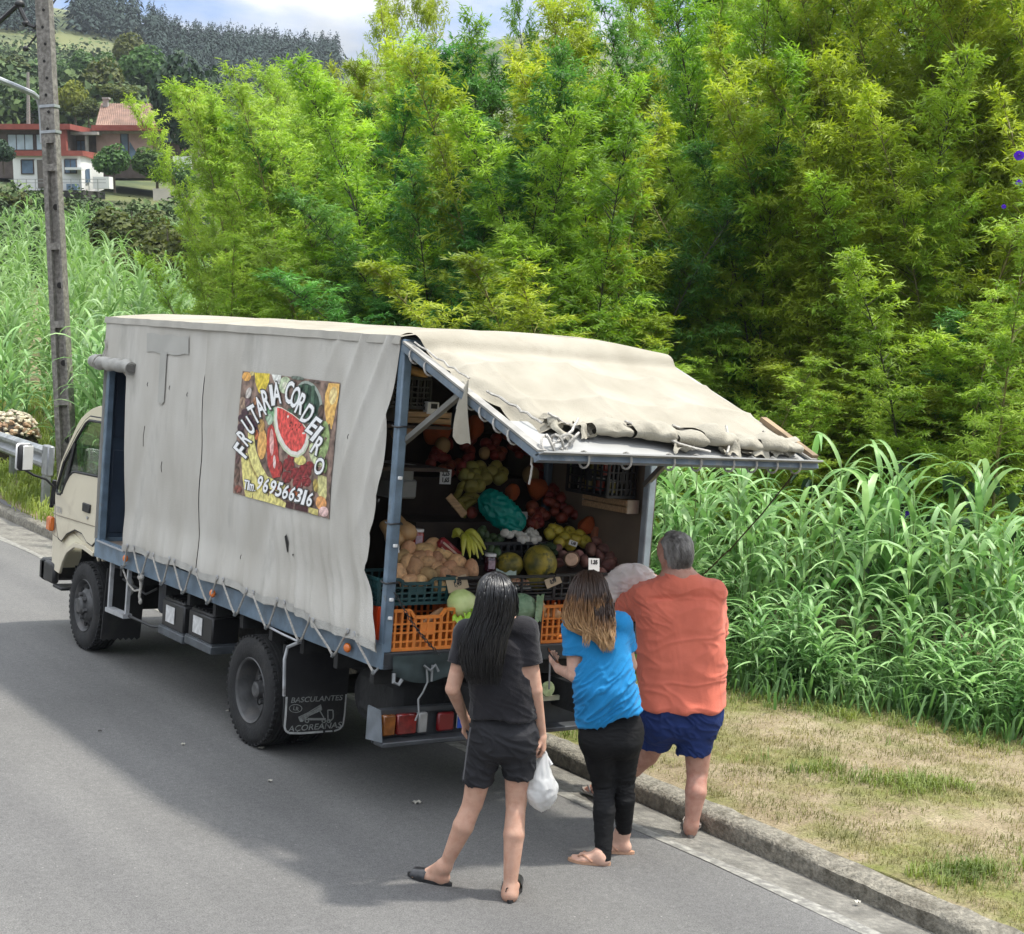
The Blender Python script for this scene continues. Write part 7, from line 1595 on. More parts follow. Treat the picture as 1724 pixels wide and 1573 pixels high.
def card(px, py, y, w, h, txt, label, mat=CARD, rz=0.35, tilt=-.25, sz=.5, roll=0.0):
    p = spot(px, py, 'y', y); t = thing('price_card', p, label, 'price card'); R_ = Matrix.Rotation(-rz, 3, 'Z') @ Matrix.Rotation(tilt, 3, 'X') @ Matrix.Rotation(roll, 3, 'Y')
    m = MB(); m.box(p, (w, .003, h), R_); m.build('card', mat, t)
    for ln, (tx, oz) in enumerate(txt):
        me = text_mesh(tx, h * sz, 0, bold=.002, width=.8); b = MB(); mesh_into(b, me, lambda c: p + R_ @ Vector((c.x, -.003, c.y + oz * h))); b.build('price', INK, t, smooth=False)
    return t
card(1000, 951, .10, .075, .085, (('1,35', .18),), 'white price card reading 1,35 in front of the purple roots', sz=.42)
card(1014, 885, .66, .05, .075, (('1,20', .1),), 'white price card standing among dark roots near the right wall', sz=.38, rz=.5)
card(1047, 897, .56, .065, .055, (('2', 0),), 'white price card with one digit close to the right post', sz=.7, rz=.2)
card(750, 803, 1.0, .085, .10, (('2,25', .22), ('1,65', -.22)), 'white price card with two prices hanging in the dark left part of the heap', sz=.42, rz=.1, tilt=0)
card(1022, 874, .78, .05, .05, (), 'small blank card beside the dark vegetables', rz=.8)
card(931, 979, .12, .12, .06, (('0,99', 0),), 'tan cardboard strip with a price on the black slatted crate', M('card_tan', (.44, .34, .22), .8), sz=.6, rz=.1, roll=-.35)
card(770, 983, .12, .16, .085, (('1,49', 0),), 'tan cardboard price strip tucked into the green crate', M('card_tan', (.4, .3, .2)), sz=.55, rz=-.05, roll=-.2)
card(1020, 829, .85, .05, .085, (('0', 0),), 'pale card hanging deep inside the truck', M('card_grey', (.45, .43, .42), .8), sz=.6)
card(882, 868, .70, .05, .05, (), 'small pale card by the green plastic bag', M('card_grey', (.4, .4, .4)))
card(965, 915, .45, .06, .035, (('1,10', 0),), 'narrow price card under the yellow apples', sz=.7, roll=.3)
card(1040, 812, .62, .05, .035, (('1,5', 0),), 'little price card on the crate hanging at the right wall', sz=.7)
lbl = spot(662, 924, 'y', .28); lt = thing('label_card', lbl, 'white label card by the left rear post', 'price card'); m = MB(); m.box(lbl, (.085, .003, .05), Matrix.Rotation(-.2, 3, 'X')); m.build('card', CARD, lt)
pp_ = spot(1063, 936, 'y', .30); t = thing('paper_pack', pp_, 'striped pink paper pack at the right end of the goods', 'packet'); m = MB(); m.box(pp_, (.085, .05, .10), Matrix.Rotation(.25, 3, 'Y'), ch=.012); m.build('pack', M('pack_pink', (.55, .26, .19), .6, 0, .15, 30), t)
m = MB()
for dx in (-.025, 0, .025): m.box(pp_ + Vector((dx, -.027, .0)), (.008, .003, .09), Matrix.Rotation(.25, 3, 'Y'))
m.build('stripe', M('pack_pale', (.62, .48, .42), .6), t)
b1 = spot(1001, 905, 'y', .55); t = thing('paper_bag', b1, 'orange brown upright pack behind the purple roots', 'packet'); m = MB(); m.box(b1, (.05, .05, .15), Matrix.Rotation(.15, 3, 'Y'), ch=.01); m.build('pack', M('pack_brown', (.32, .12, .06), .7), t)
item('aubergine', 'aub', M('aubergine_skin', (.025, .03, .02), .3, 0, .2, 6), lambda mb: mb.blob((0, 0, 0), (.12, .10, .17), seed=4, amp=.06, nu=16, nv=12), spot(1028, 898, 'y', .66), (.3, .8, 0), .85, 'dark bulky vegetable with a green stalk by the right wall', 'vegetable', None)
item('green_pepper', 'aub2', M('pepper_dark', (.012, .03, .015), .25), lambda mb: mb.blob((0, 0, 0), (.10, .10, .09), seed=6, amp=.12, nu=16, nv=12), spot(1045, 914, 'y', .5), (0, 0, 0), .85, 'dark green pepper under the one digit price card', 'vegetable', None)
# cabbages, onions, root in the lower crates
CAB = M('cabbage', (.42, .55, .16), .55, 0, .12, 5, .25, 30, col2=(.62, .68, .32)); SAV = M('savoy', (.14, .27, .14), .6, 0, .2, 8, .6, 40, col2=(.30, .42, .26))
cb = spot(778, 1016, 'y', .03); t = thing('cabbage', cb, 'pale green cabbage resting on the bright orange crate', 'cabbage')
m = MB(); m.blob(cb, (.19, .18, .17), seed=2, amp=.05, nu=24, nv=16, fn=lambda n: 1 + .02 * math.sin(n.x * 14 + n.z * 6)); m.build('head', CAB, t)
for k in range(4):
    a0 = -2.6 + k * .55
    m = MB(); m.grid(lambda i, j: cb + Vector((math.cos(a0 + .9 * i) * (.088 + .05 * j * (1.1 - j) + .035 * j), math.sin(a0 + .9 * i) * (.088 + .06 * j), -.07 + .02 * k + .05 * j * (1 - j * 1.5) + .010 * math.sin(i * 17 + k))), 14, 8); m.build('outer_leaf', M('cabbage_leaf', (.36, .60, .05), .5, 0, .15, 8, .25, 30, transl=.2), t, ang=180)
cb2 = spot(880, 1022, 'y', .03); t = thing('savoy_cabbage', cb2, 'grey green savoy cabbage in the middle crate beside an onion', 'cabbage')
m = MB(); m.blob(cb2, (.21, .18, .17), seed=8, amp=.07, nu=30, nv=20, fn=lambda n: 1 + .02 * math.sin(n.x * 26) * math.sin(n.z * 24)); m.build('head', SAV, t)
m = MB(); m.grid(lambda i, j: cb2 + Vector((.02 + math.cos(-1.5 + 1.2 * i) * (.11 + .01 * j), math.sin(-1.5 + 1.2 * i) * .10, -.08 + .17 * j + .006 * math.sin(i * 20))), 14, 10); m.build('outer_leaf', SAV, t, ang=180)
ONI = M('onion', (.50, .27, .12), .45, 0, .15, 5, objvar=.08, stretch=(5, 5, .6))
def oni(mb): mb.lathe([(0, -.040), (.012, -.038), (.032, -.026), (.042, -.004), (.036, .018), (.018, .034), (.008, .046), (.005, .066), (.002, .070)], n=16)
for k, (x, y, s, lb) in enumerate(((908, 1023, 1.1, 'upright golden onion beside the savoy cabbage'), (900, 1036, .8, 'onion low between savoy cabbage and golden onion'), (918, 1035, .8, 'onion right of the golden onion'), (934, 1033, 1.1, 'orange onion on the middle orange crate'))):
    item('onion', 'oni', ONI, oni, spot(x, y, 'y', .03), (rs.uniform(-.4, .4), rs.uniform(-.3, .3), 0), s, lb, 'onion', 'onions on the middle crates')
rt = spot(733, 1037, 'y', .10); t = thing('long_root', rt, 'brown root lying at the notch of the bright orange crate', 'root vegetable'); m = MB(); m.tube([rt + Vector((-.09, 0, -.05)), rt + Vector((-.04, 0, -.02)), rt, rt + Vector((.06, .02, .03))], [.012, .024, .028, .02], 10); m.build('root', SWP, t)
# green plastic bag
TEAL = M('bag_teal', (.0, .30, .25), .3, 0, .12, 5, transl=.35, spec=.5)
tb = spot(845, 862, 'y', .62); t = thing('green_plastic_bag', tb, 'crumpled teal green plastic bag on the heap of fruit', 'plastic bag')
ax1 = (spot(880, 890, 'y', .56) - spot(810, 830, 'y', .72)); L1 = ax1.length; ax1.normalize(); nrm = Vector((-.5, -.8, .3)); nrm -= ax1 * nrm.dot(ax1); nrm.normalize(); ax2 = ax1.cross(nrm)
def tbag(i, j):
    a = 2 * PI * i; u = math.cos(PI * j); w = math.sin(PI * j) ** .7; cr = .92 + .16 * (1 - abs(nz3(math.cos(a) * 2.2 + u, math.sin(a) * 2.2, u * 3.4, 5)) * 3.6) + .10 * nz3(math.cos(a) * 4, math.sin(a) * 4, u * 5, 8) + .05 * (1 - abs(nz3(math.cos(a) * 6, math.sin(a) * 6, u * 8, 9)) * 4)
    return tb - ax1 * (u * L1 * .5) + (ax2 * math.sin(a) * .10 + nrm * math.cos(a) * .075) * w * cr
m = MB(); m.grid(tbag, 72, 56); m.build('bag', TEAL, t, ang=180)
# deep heap of apples, reds, nets, squash
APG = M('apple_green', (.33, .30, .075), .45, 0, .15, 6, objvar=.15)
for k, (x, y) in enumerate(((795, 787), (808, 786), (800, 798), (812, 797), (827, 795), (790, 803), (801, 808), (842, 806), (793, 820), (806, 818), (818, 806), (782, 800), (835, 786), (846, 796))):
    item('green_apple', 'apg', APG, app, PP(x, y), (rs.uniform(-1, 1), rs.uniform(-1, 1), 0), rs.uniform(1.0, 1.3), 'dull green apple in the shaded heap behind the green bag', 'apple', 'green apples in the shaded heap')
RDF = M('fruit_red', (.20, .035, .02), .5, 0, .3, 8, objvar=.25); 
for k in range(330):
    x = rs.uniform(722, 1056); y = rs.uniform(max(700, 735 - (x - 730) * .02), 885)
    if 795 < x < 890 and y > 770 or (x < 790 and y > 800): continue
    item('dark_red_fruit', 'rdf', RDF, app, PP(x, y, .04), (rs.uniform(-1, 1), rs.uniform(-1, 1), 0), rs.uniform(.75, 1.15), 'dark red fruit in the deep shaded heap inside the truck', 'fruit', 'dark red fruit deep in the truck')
NET = M('net_orange', (.42, .09, .02), .7, 0, .3, 60, .5, 120)
for k, (x, y, s, lb) in enumerate(((905, 820, .16, 'orange net of fruit right of the green plastic bag'), (862, 828, .13, 'orange net of fruit just over the green plastic bag'), (985, 885, .13, 'red net of fruit behind the yellow apples'), (735, 725, .22, 'large orange net high in the dark left part'), (800, 722, .16, 'red net of fruit high in the middle of the heap'))):
    p = PP(x, y, -.05 if k < 3 else 0); o = item('fruit_net', 'net', NET, lambda mb: mb.blob((0, 0, 0), (1, .8, .8), seed=9, amp=.25, nu=22, nv=14, fn=lambda n: 1 + .07 * math.sin(n.x * 13) * math.sin(n.y * 12) * math.sin(n.z * 12 + 1)), p, (0, .3 * k, k), s, lb, 'fruit net', 'fruit nets')
PUM = M('pumpkin_pale', (.36, .23, .10), .6, 0, .2, 5)
for x, y, s, lb in ((893, 800, .9, 'pale squash half wrapped in an orange net'), (745, 750, .8, 'pale squash in the dark left part of the heap'), (815, 763, .6, 'pale round squash above the green apples')):
    item('pale_squash', 'pum', PUM, lambda mb: mb.blob((0, 0, 0), (.14, .13, .15), seed=3, amp=.08, nu=18, nv=12, fn=lambda n: 1 + .03 * math.cos(math.atan2(n.y, n.x) * 8)), PP(x, y, -.03), (.2, .2, 0), s, lb, 'squash', None)
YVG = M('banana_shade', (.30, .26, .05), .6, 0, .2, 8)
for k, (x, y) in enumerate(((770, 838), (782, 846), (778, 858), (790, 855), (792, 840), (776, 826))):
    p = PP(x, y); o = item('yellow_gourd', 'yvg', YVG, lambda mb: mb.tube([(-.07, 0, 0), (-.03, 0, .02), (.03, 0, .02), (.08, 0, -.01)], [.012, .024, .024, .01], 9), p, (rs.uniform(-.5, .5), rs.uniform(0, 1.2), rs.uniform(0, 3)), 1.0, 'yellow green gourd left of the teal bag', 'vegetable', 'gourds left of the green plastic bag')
p = spot(765, 848, 'y', .62); t = thing('loose_board', p, 'pale wooden board slanting in front of the gourds', 'board'); m = MB(); m.bar(spot(755, 835, 'y', .66), spot(782, 868, 'y', .62), .05, .012, up=(0, 1, 0)); m.build('slat', WOOD, t)
# upper left: wooden tray, black crate and boxes on a shelf; upper right: hanging crate, wooden box, greens
def wbox(label, a, b, d, h, name='wooden_box', rz=0):
    a = Vector(a); b = Vector(b); t = thing(name, (a + b) / 2, label, 'crate'); dd = (b - a); n = Vector((-dd.y, dd.x, 0)).normalized()
    for off in (0, d):
        for k in (0, 1): m = MB(); m.bar(a + n * off + Vector((0, 0, h * (.25 + .5 * k))), b + n * off + Vector((0, 0, h * (.25 + .5 * k))), .012, h * .42); m.build('slat', WOOD, t)
    for e in (a, b): m = MB(); m.box(e + n * d / 2 + Vector((0, 0, h / 2)), (.014, d, h), Matrix.Rotation(math.atan2(dd.y, dd.x), 3, 'Z')); m.build('end_board', M('box_end', (.42, .36, .28), .8, 0, .15, 8), t)
    m = MB(); m.bar(a + n * d / 2 + Vector((0, 0, .006)), b + n * d / 2 + Vector((0, 0, .006)), d, .01); m.build('base', WOOD, t)
    return t
sa, sb = spot(677, 712, 'y', .30), spot(757, 722, 'y', .30)
wbox('wooden tray on the shelf behind the prop rod at upper left', sa, Vector((sb.x, .30, sa.z)), .3, .075)
t = thing('shelf', (-.72, .5, sa.z), 'dark shelf board under the wooden tray at upper left', 'shelf'); m = MB(); m.box((-.70, .50, sa.z - .02), (.5, .5, .02)); m.box((-.7, .5, sa.z - .28), (.5, .5, .02)); m.build('board', DKB, t)
crate('black crate on the shelf at upper left holding small pale packs', -.93, -.58, .32, .62, sa.z + .09, sa.z + .28, BLK_C, 8, 4, False, None, None)
p = spot(726, 687, 'y', .31); t = thing('small_white_box', p, 'small white box standing on the wooden tray', 'box'); m = MB(); m.box(p, (.085, .05, .075), ch=.004); m.build('carton', CARD, t); m = MB(); m.box(p + Vector((.004, -.027, .012)), (.045, .003, .03)); m.build('dark_print', INK, t)
p = spot(742, 694, 'y', .32); t = thing('small_yellow_box', p, 'small yellowish box right of the small white box', 'box'); m = MB(); m.box(p, (.06, .05, .06), ch=.004); m.build('carton', M('carton_yellow', (.42, .38, .2), .7), t)
item('bread_loaf', 'loaf', M('loaf', (.42, .24, .08), .8, 0, .2, 10), lambda mb: mb.blob((0, 0, 0), (.22, .12, .07), seed=4, amp=.1, nu=14, nv=10), spot(700, 627, 'y', .35), (0, .25, 0), .9, 'yellow brown bundle on top of the black shelf crate', 'bundle', None)
p = spot(684, 722, 'y', .34); t = thing('brown_sack', p, 'tan sack under the wooden tray', 'sack'); m = MB(); m.blob(p + Vector((.02, .06, -.03)), (.16, .14, .12), seed=5, amp=.12, nu=18, nv=12); m.build('sack', M('sack_tan', (.33, .2, .12), .9), t)
for z, w, lb in ((790, .16, 'pale scale on the left side of the dark aisle'), (815, .2, 'grey crate under the scale in the dark aisle')):
    p = spot(676, z + 8, 'y', .5); t = thing('scale' if z == 790 else 'grey_crate', p, lb, 'scale' if z == 790 else 'crate'); m = MB(); m.box(p + Vector((.0, .1, 0)), (w, .25, .09 if z == 790 else .12), ch=.012); m.build('housing', M('scale_grey', (.17, .175, .175), .5, 0, .1, 8), t)
    if z == 790: m = MB(); m.box(p + Vector((0, .1, .055)), (w * 1.1, .28, .012), ch=.004); m.build('pan', STEP, t)
ha = spot(1012, 846, 'y', .42); hb_ = spot(1074, 826, 'x', .93)
hb2 = Vector((.93, .12, hb_.z)); ha2 = spot(1012, 850, 'y', .5)
wbox('wooden box hanging on the right wall with a card above it', Vector((.86, .55, 1.80)), Vector((.88, .10, 1.80)), .10, .09)
crate('black crate of jars hung on the right wall above the wooden box', .72, .95, .12, .56, 1.90, 2.16, BLK_C, 6, 3, False, None, None)
for k, (y, z) in enumerate(((.18, 1.93), (.30, 1.93), (.42, 1.93), (.24, 2.04), (.38, 2.04))):
    p = Vector((.80, y, z)); t = thing('small_jar', p, 'small jar in the black crate hung on the right wall', 'jar', 'jars in the hung black crate'); m = MB(); m.lathe([(0, 0), (.03, 0), (.032, .07), (0, .07)], p, n=12); m.build('glass_body', JARG if k % 2 else M('jar_olive', (.2, .17, .05), .2), t); m = MB(); m.lathe([(0, .07), (.03, .07), (.03, .085), (0, .085)], p, n=12); m.build('lid', M('jar_lid', (.6, .6, .6)), t)
p = spot(985, 788, 'y', .75); t = thing('hanging_greens', p, 'bunch of green herbs hanging from the roof near the awning bar', 'herbs'); m = MB(); leafcloud(m, p, (.11, .08, .09), 420, .02, rs); m.build('leaves', M('herb_leaf', (.10, .15, .06), .6, 0, .3, 20), t, smooth=False)
for x, y, lb in ((975, 808, 'pale plastic strip hanging left of the herbs'), (1003, 805, 'pale plastic strip hanging right of the herbs'), (985, 835, 'pale plastic strip below the herbs')):
    p = spot(x, y, 'y', .74); t = thing('plastic_strip', p, lb, 'plastic strip'); m = MB(); m.grid(lambda i, j: p + Vector((-.012 + .024 * i + .01 * math.sin(j * 5), .004 * math.sin(j * 9 + i), .06 - .12 * j)), 3, 12); m.build('strip', M('strip_pale', (.42, .40, .40), .4, 0, .1, 9), t, ang=180)
# fruit in the clear shopping bag, litter on the road
for k, d in enumerate(((0, 0, -.05), (.05, .02, -.06), (-.05, .01, -.055), (.02, 0, .0), (-.03, .02, .01))):
    p = Vector(N_.wld(cbc)) + HR * d[0] + HF * d[1] + UPG * d[2]; item('pink_fruit', 'pkf', M('fruit_pink', (.52, .20, .15), .5, 0, .15, 8), lambda mb: mb.blob((0, 0, 0), (.075, .075, .075), seed=2, amp=.05, nu=14, nv=10), p, (0, 0, 0), .9, 'pink fruit inside the see-through shopping bag', 'fruit', 'pink fruit in the shopping bag')
LIT = M('litter_pale', (.42, .40, .34), .9, 0, .15, 30)
for k, (x, y, s, lb) in enumerate(((702, 1353, .045, 'crumpled pale scrap on the road in the truck shade'), (440, 1262, .03, 'pale scrap beside the rear wheel'), (383, 1199, .022, 'tiny pale scrap left of the rear wheel'), (308, 1255, .022, 'tiny pale scrap on the shaded road'), (455, 1317, .022, 'pale fleck on the road below the rear wheel'), (168, 1233, .02, 'dark fleck at the shadow edge on the road'), (1443, 1521, .03, 'dry leaf in the concrete gutter'))):
    p = spot(x, y, 'z', -.03 if k == 6 else 0); o = MB(); o.grid(lambda i, j: p + Vector(((i - .5) * s * 1.4 * (1 - .4 * abs(j - .5)), (j - .5) * s * .9, .004 + .012 * abs(math.sin(i * 5 + k + j * 3)))), 6, 4); ob = o.build('litter', M('litter_dark', (.05, .045, .04), .9) if k == 5 else LIT, ang=180); tag(ob, lb, 'litter')
# ------------------------------------------------------------------ bamboo, giant reeds, grass
def LEAFM(name, c1, c2, objvar, transl=.35, sc=.9, rough=.5): return M(name, c1, rough, 0, .2, sc, col2=c2, objvar=objvar, transl=transl, spec=.35, detail=3, mix=(.36, .64))
BAM = dict(lime=LEAFM('bamboo_lime', (.25, .42, .045), (.43, .58, .10), .16, .42), deep=LEAFM('bamboo_deep', (.06, .19, .04), (.17, .36, .075), .18, .42), olive=LEAFM('bamboo_olive', (.25, .34, .035), (.44, .52, .07), .18, .42), mid=LEAFM('bamboo_mid', (.21, .38, .045), (.40, .57, .08), .18, .42))  # tones partly the kind of bamboo, partly light and shade put into colour
CULM = M('bamboo_culm', (.11, .10, .035), .5, 0, .3, 4, col2=(.22, .19, .06)); CULMD = M('bamboo_culm_dark', (.035, .032, .02), .6, 0, .3, 4)
def leafq(mb, p, d, n, L, w, droop=.35):
    d = d.normalized(); s = d.cross(n)
    if s.length < 1e-3: s = d.cross(Vector((1, 0, .3)))
    s.normalize(); e = d + Vector((0, 0, -droop)); m_ = p + d * L * .42; t = p + d * L * .5 + e.normalized() * L * .5
    mb.add([p, m_ + s * w, t, m_ - s * w], [(0, 1, 2, 3)])
def make_bamboo(seed, mat, culm, h=7.5, dens=1.0, leaf=.135, spread=1.0, low=.10):
    r = random.Random(seed); t = thing('bamboo', (0, 0, 0), 'x', 'bamboo'); la = r.uniform(0, 6.28); lm = r.uniform(.5, 1.7); lean = Vector((math.cos(la) * lm, math.sin(la) * lm, 0))
    def ax(f): return Vector((lean.x * f ** 2.2 * 1.4, lean.y * f ** 2.2 * 1.4, h * (f - .05 * lm * f ** 4)))
    m = MB(); m.tube([ax(i / 12) for i in range(13)], [.026 * (1 - .85 * i / 12) for i in range(13)], 6)
    lv = MB(); nn = int(34 * dens)
    for i in range(nn):
        f = low + (1 - low) * (i + r.random()) / nn; b = ax(f)
        for _ in range(2 if f < .85 else 3):
            a = r.uniform(0, 6.28); L = spread * (1.05 * (1 - f) ** .6 + .20) * r.uniform(.4, 1.35); o = Vector((math.cos(a), math.sin(a), r.uniform(.4, 1.2) + 1.0 * f * f)).normalized()
            pts = [b + o * L * q + Vector((0, 0, -.30 * L * q * q)) for q in (0, .35, .7, 1.0)]
            m.tube(pts, [.006, .005, .003, .0015], 3, cap=False)
            ncl = max(4, int(11.5 * L * dens))
            for c in range(ncl):
                q = .25 + .75 * (c + r.random()) / ncl; p = b + o * L * q + Vector((0, 0, -.30 * L * q * q))
                td = (o + Vector((r.gauss(0, .6), r.gauss(0, .6), r.gauss(-.1, .4)))).normalized(); tl = r.uniform(.06, .20)
                for k in range(r.randint(6, 9)):
                    g = p + td * tl * (k / 7); ld = (td * .8 + Vector((r.gauss(0, .55), r.gauss(0, .55), r.gauss(-.28, .38)))); leafq(lv, g, ld, Vector((r.gauss(0, .5), r.gauss(0, .5), 1)), leaf * r.uniform(.65, 1.2), leaf * .085 * r.uniform(.8, 1.25), r.uniform(.1, .8))
    m.build('culm', culm, t, ang=180); lv.build('foliage', mat, t, smooth=False); return t
rb = random.Random(17)
KINDS_B = {k: [make_bamboo(100 + 7 * i + len(k), BAM[k], CULM if k in ('lime', 'olive') else CULMD, leaf=.115 if k == 'lime' else .122, dens=1.55) for i in range(4)] for k in BAM}
used_b = set()
COLN = dict(lime='bright lime', deep='deep green', olive='olive yellow', mid='mid green')
TOPS = [(300, 360), (335, 225), (380, 130), (430, 145), (520, 125), (580, 105), (650, 95), (740, 75), (800, 60), (850, 60), (890, 120), (960, 125), (1010, 95), (1060, 30), (1130, -60), (1300, -120), (1724, -160), (1900, -160)]
def topy(px): return float(np.interp(px, [a for a, _ in TOPS], [b for _, b in TOPS]))
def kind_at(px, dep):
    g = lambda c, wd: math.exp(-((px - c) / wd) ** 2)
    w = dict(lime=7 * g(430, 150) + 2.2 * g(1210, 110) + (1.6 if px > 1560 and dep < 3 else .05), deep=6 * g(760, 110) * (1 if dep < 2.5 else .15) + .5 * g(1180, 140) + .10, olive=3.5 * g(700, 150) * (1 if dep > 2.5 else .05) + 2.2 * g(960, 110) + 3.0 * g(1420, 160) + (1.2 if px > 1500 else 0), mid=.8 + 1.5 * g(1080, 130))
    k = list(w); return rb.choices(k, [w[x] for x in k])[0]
bam_n = 0
def put_bamboo(px, X, ty, kind=None, sx=1.0, grp='bamboo thicket behind the truck', label=None):
    global bam_n
    v = spot(px, 650, 'x', X); y = v.y; gz = ground_z(X, y); d = (Vector((X, y, 0)) - CAM_P).dot(CAM_W)
    topz = spot_d(px, ty, d).z; h = topz - gz
    if h < 1.2: return
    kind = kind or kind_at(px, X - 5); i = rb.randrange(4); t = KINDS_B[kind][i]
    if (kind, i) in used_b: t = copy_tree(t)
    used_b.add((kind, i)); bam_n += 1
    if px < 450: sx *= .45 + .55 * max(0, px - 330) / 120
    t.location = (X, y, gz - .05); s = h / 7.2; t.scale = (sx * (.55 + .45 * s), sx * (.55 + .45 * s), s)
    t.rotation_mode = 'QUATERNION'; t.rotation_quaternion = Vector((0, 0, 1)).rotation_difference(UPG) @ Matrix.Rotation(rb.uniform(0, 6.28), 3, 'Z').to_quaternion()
    size = 'tall' if h > 6 else 'medium' if h > 3.6 else 'low'
    where = 'at the far left end' if px < 400 else 'past the canvas roll and cab' if px < 480 else 'over the printed banner' if px < 600 else 'over the rear box corner' if px < 720 else 'over the left awning edge' if px < 850 else 'over the middle of the awning' if px < 980 else 'over the right awning edge' if px < 1120 else 'just right of the awning' if px < 1280 else 'above the tallest reeds' if px < 1420 else 'above the dark hollow' if px < 1580 else 'near the right photo edge' if px < 1700 else 'at the right photo edge'
    row = 'lowest' if X < XR(px, 4.7, 7.9) else 'front' if X < XR(px, 5.9, 9.1) else 'middle' if X < XR(px, 7.7, 11.2) else 'back'
    t['label'] = label or '%s %s bamboo in %s row %s' % (size, COLN[kind], row, where); t['group'] = grp
def XR(px, a, b): return a if px < 1000 else a + (b - a) * smooth01((px - 1000) / 160) + max(0, px - 1160) / 600 * .8
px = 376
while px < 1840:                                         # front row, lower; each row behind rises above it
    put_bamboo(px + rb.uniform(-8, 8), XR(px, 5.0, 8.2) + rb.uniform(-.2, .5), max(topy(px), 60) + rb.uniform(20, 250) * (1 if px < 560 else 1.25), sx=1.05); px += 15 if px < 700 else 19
px = 384
while px < 1860: put_bamboo(px + rb.uniform(-10, 10), XR(px, 6.6, 10.0) + rb.uniform(-.4, .6), topy(px) + rb.uniform(10, 120)); px += 16 if px < 700 else 19
px = 396
while px < 1880: put_bamboo(px + rb.uniform(-12, 12), XR(px, 8.6, 12.2) + rb.uniform(-.5, .9), topy(px) + rb.uniform(0, 50)); px += 22 if px < 1000 else 23
for px, ty in ((610, -20), (655, -30), (700, 0), (735, -40), (780, -30), (925, -60), (1000, -30), (1050, -60)): put_bamboo(px, 9.5 + rb.uniform(-.6, .6), ty + 12, 'olive' if px < 800 else 'mid', .62)
px = 366                                                 # low fill in front
while px < 1850:
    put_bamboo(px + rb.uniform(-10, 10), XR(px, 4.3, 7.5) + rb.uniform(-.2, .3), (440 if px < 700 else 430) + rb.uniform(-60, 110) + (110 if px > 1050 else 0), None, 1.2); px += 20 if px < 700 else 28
for px, X, ty, k in ((1240, 5.9, 590, 'lime'), (1285, 6.0, 605, 'lime'), (1330, 6.2, 650, 'lime'), (1700, 6.9, 330, 'lime'), (1650, 6.9, 500, 'lime'), (1560, 7.0, 420, 'mid'), (362, 4.3, 480, 'lime'), (405, 4.3, 400, 'lime')): put_bamboo(px, X, ty, k, 1.0)

# giant reeds with long arching leaves
RDM = LEAFM('reed_leaf', (.17, .35, .105), (.34, .54, .20), .14, .3, 2.0, .42); RDM2 = LEAFM('reed_leaf_pale', (.23, .42, .15), (.42, .60, .28), .14, .3, 2.0, .42); RST = M('reed_stem', (.13, .19, .055), .6, 0, .2, 8)
def blade(seed, L, w, up, n=8):
    """one reed leaf along +X: rises, arches over and hangs, folded along its midrib"""
    r = random.Random(seed); vs = []; p = Vector((0, 0, 0)); a = up; ds = L / n; da = (up + r.uniform(.45, 1.25)) / n; tw = r.uniform(-.5, .5)
    for i in range(n + 1):
        t = i / n; wd_ = w * (min(1, t * 5 + .35)) * (1 - t ** 2.2) + .0015; nrm = Vector((-math.sin(a), 0, math.cos(a))); s = Vector((0, 1, 0)) * math.cos(tw * t) + nrm * math.sin(tw * t)
        vs += [p + s * wd_ + nrm * wd_ * .35, p.copy(), p - s * wd_ + nrm * wd_ * .35]
        a2 = a - da * (.4 + 1.2 * t); p = p + Vector((math.cos(a2), .08 * math.sin(t * 3 + seed), math.sin(a2))) * ds; a = a2
    fs = []
    for i in range(n): b = i * 3; fs += [(b, b + 1, b + 4, b + 3), (b + 1, b + 2, b + 5, b + 4)]
    mb = MB(); mb.add(vs, fs); return mb
BL = [blade(i, .60 + .05 * (i % 4), .025 + .004 * (i % 3), .95 + .10 * (i % 5)) for i in range(8)]
BLM = [[b.mesh('leaf', m_, True, 180) for b in BL] for m_ in (RDM, RDM2)]
def make_reed(seed, mi, h, nl, separate):
    r = random.Random(seed); t = thing('giant_reed', (0, 0, 0), 'x', 'reed'); ln = Vector((r.uniform(-.12, .12), r.uniform(-.12, .12), 0)); m = MB()
    def ax(f): return Vector((ln.x * f * f, ln.y * f * f, h * f))
    m.tube([ax(i / 6) for i in range(7)], [.011 - .0012 * i for i in range(7)], 5); m.build('stem', RST, t, ang=180)
    al = MB()
    for k in range(nl):
        f = .16 + .84 * (k + .3 * r.random()) / nl; a = k * 2.5 + r.uniform(-.5, .5); s = r.uniform(.8, 1.15) * (.75 + .35 * math.sin(PI * f)); bi = r.randrange(8)
        M_ = Matrix.Translation(ax(min(f, 1))) @ Matrix.Rotation(a, 4, 'Z') @ Matrix.Rotation(-.35 * max(0, f - .6), 4, 'Y') @ Matrix.Scale(s, 4)
        if separate:
            o = bpy.data.objects.new('leaf', BLM[mi][bi]); COL.objects.link(o); o.parent = t; o.matrix_local = M_
        else: al.add([M_ @ Vector(v) for v in BL[bi].v], BL[bi].f)
    if not separate: al.build('leaves', (RDM, RDM2)[mi], t, ang=180, org=(0, 0, 0))
    return t
RP = [make_reed(40 + i, i % 2, 1.55, 11, True) for i in range(5)]; RJ = [make_reed(60 + i, i % 2, 1.6, 15, False) for i in range(5)]
used_r = set()
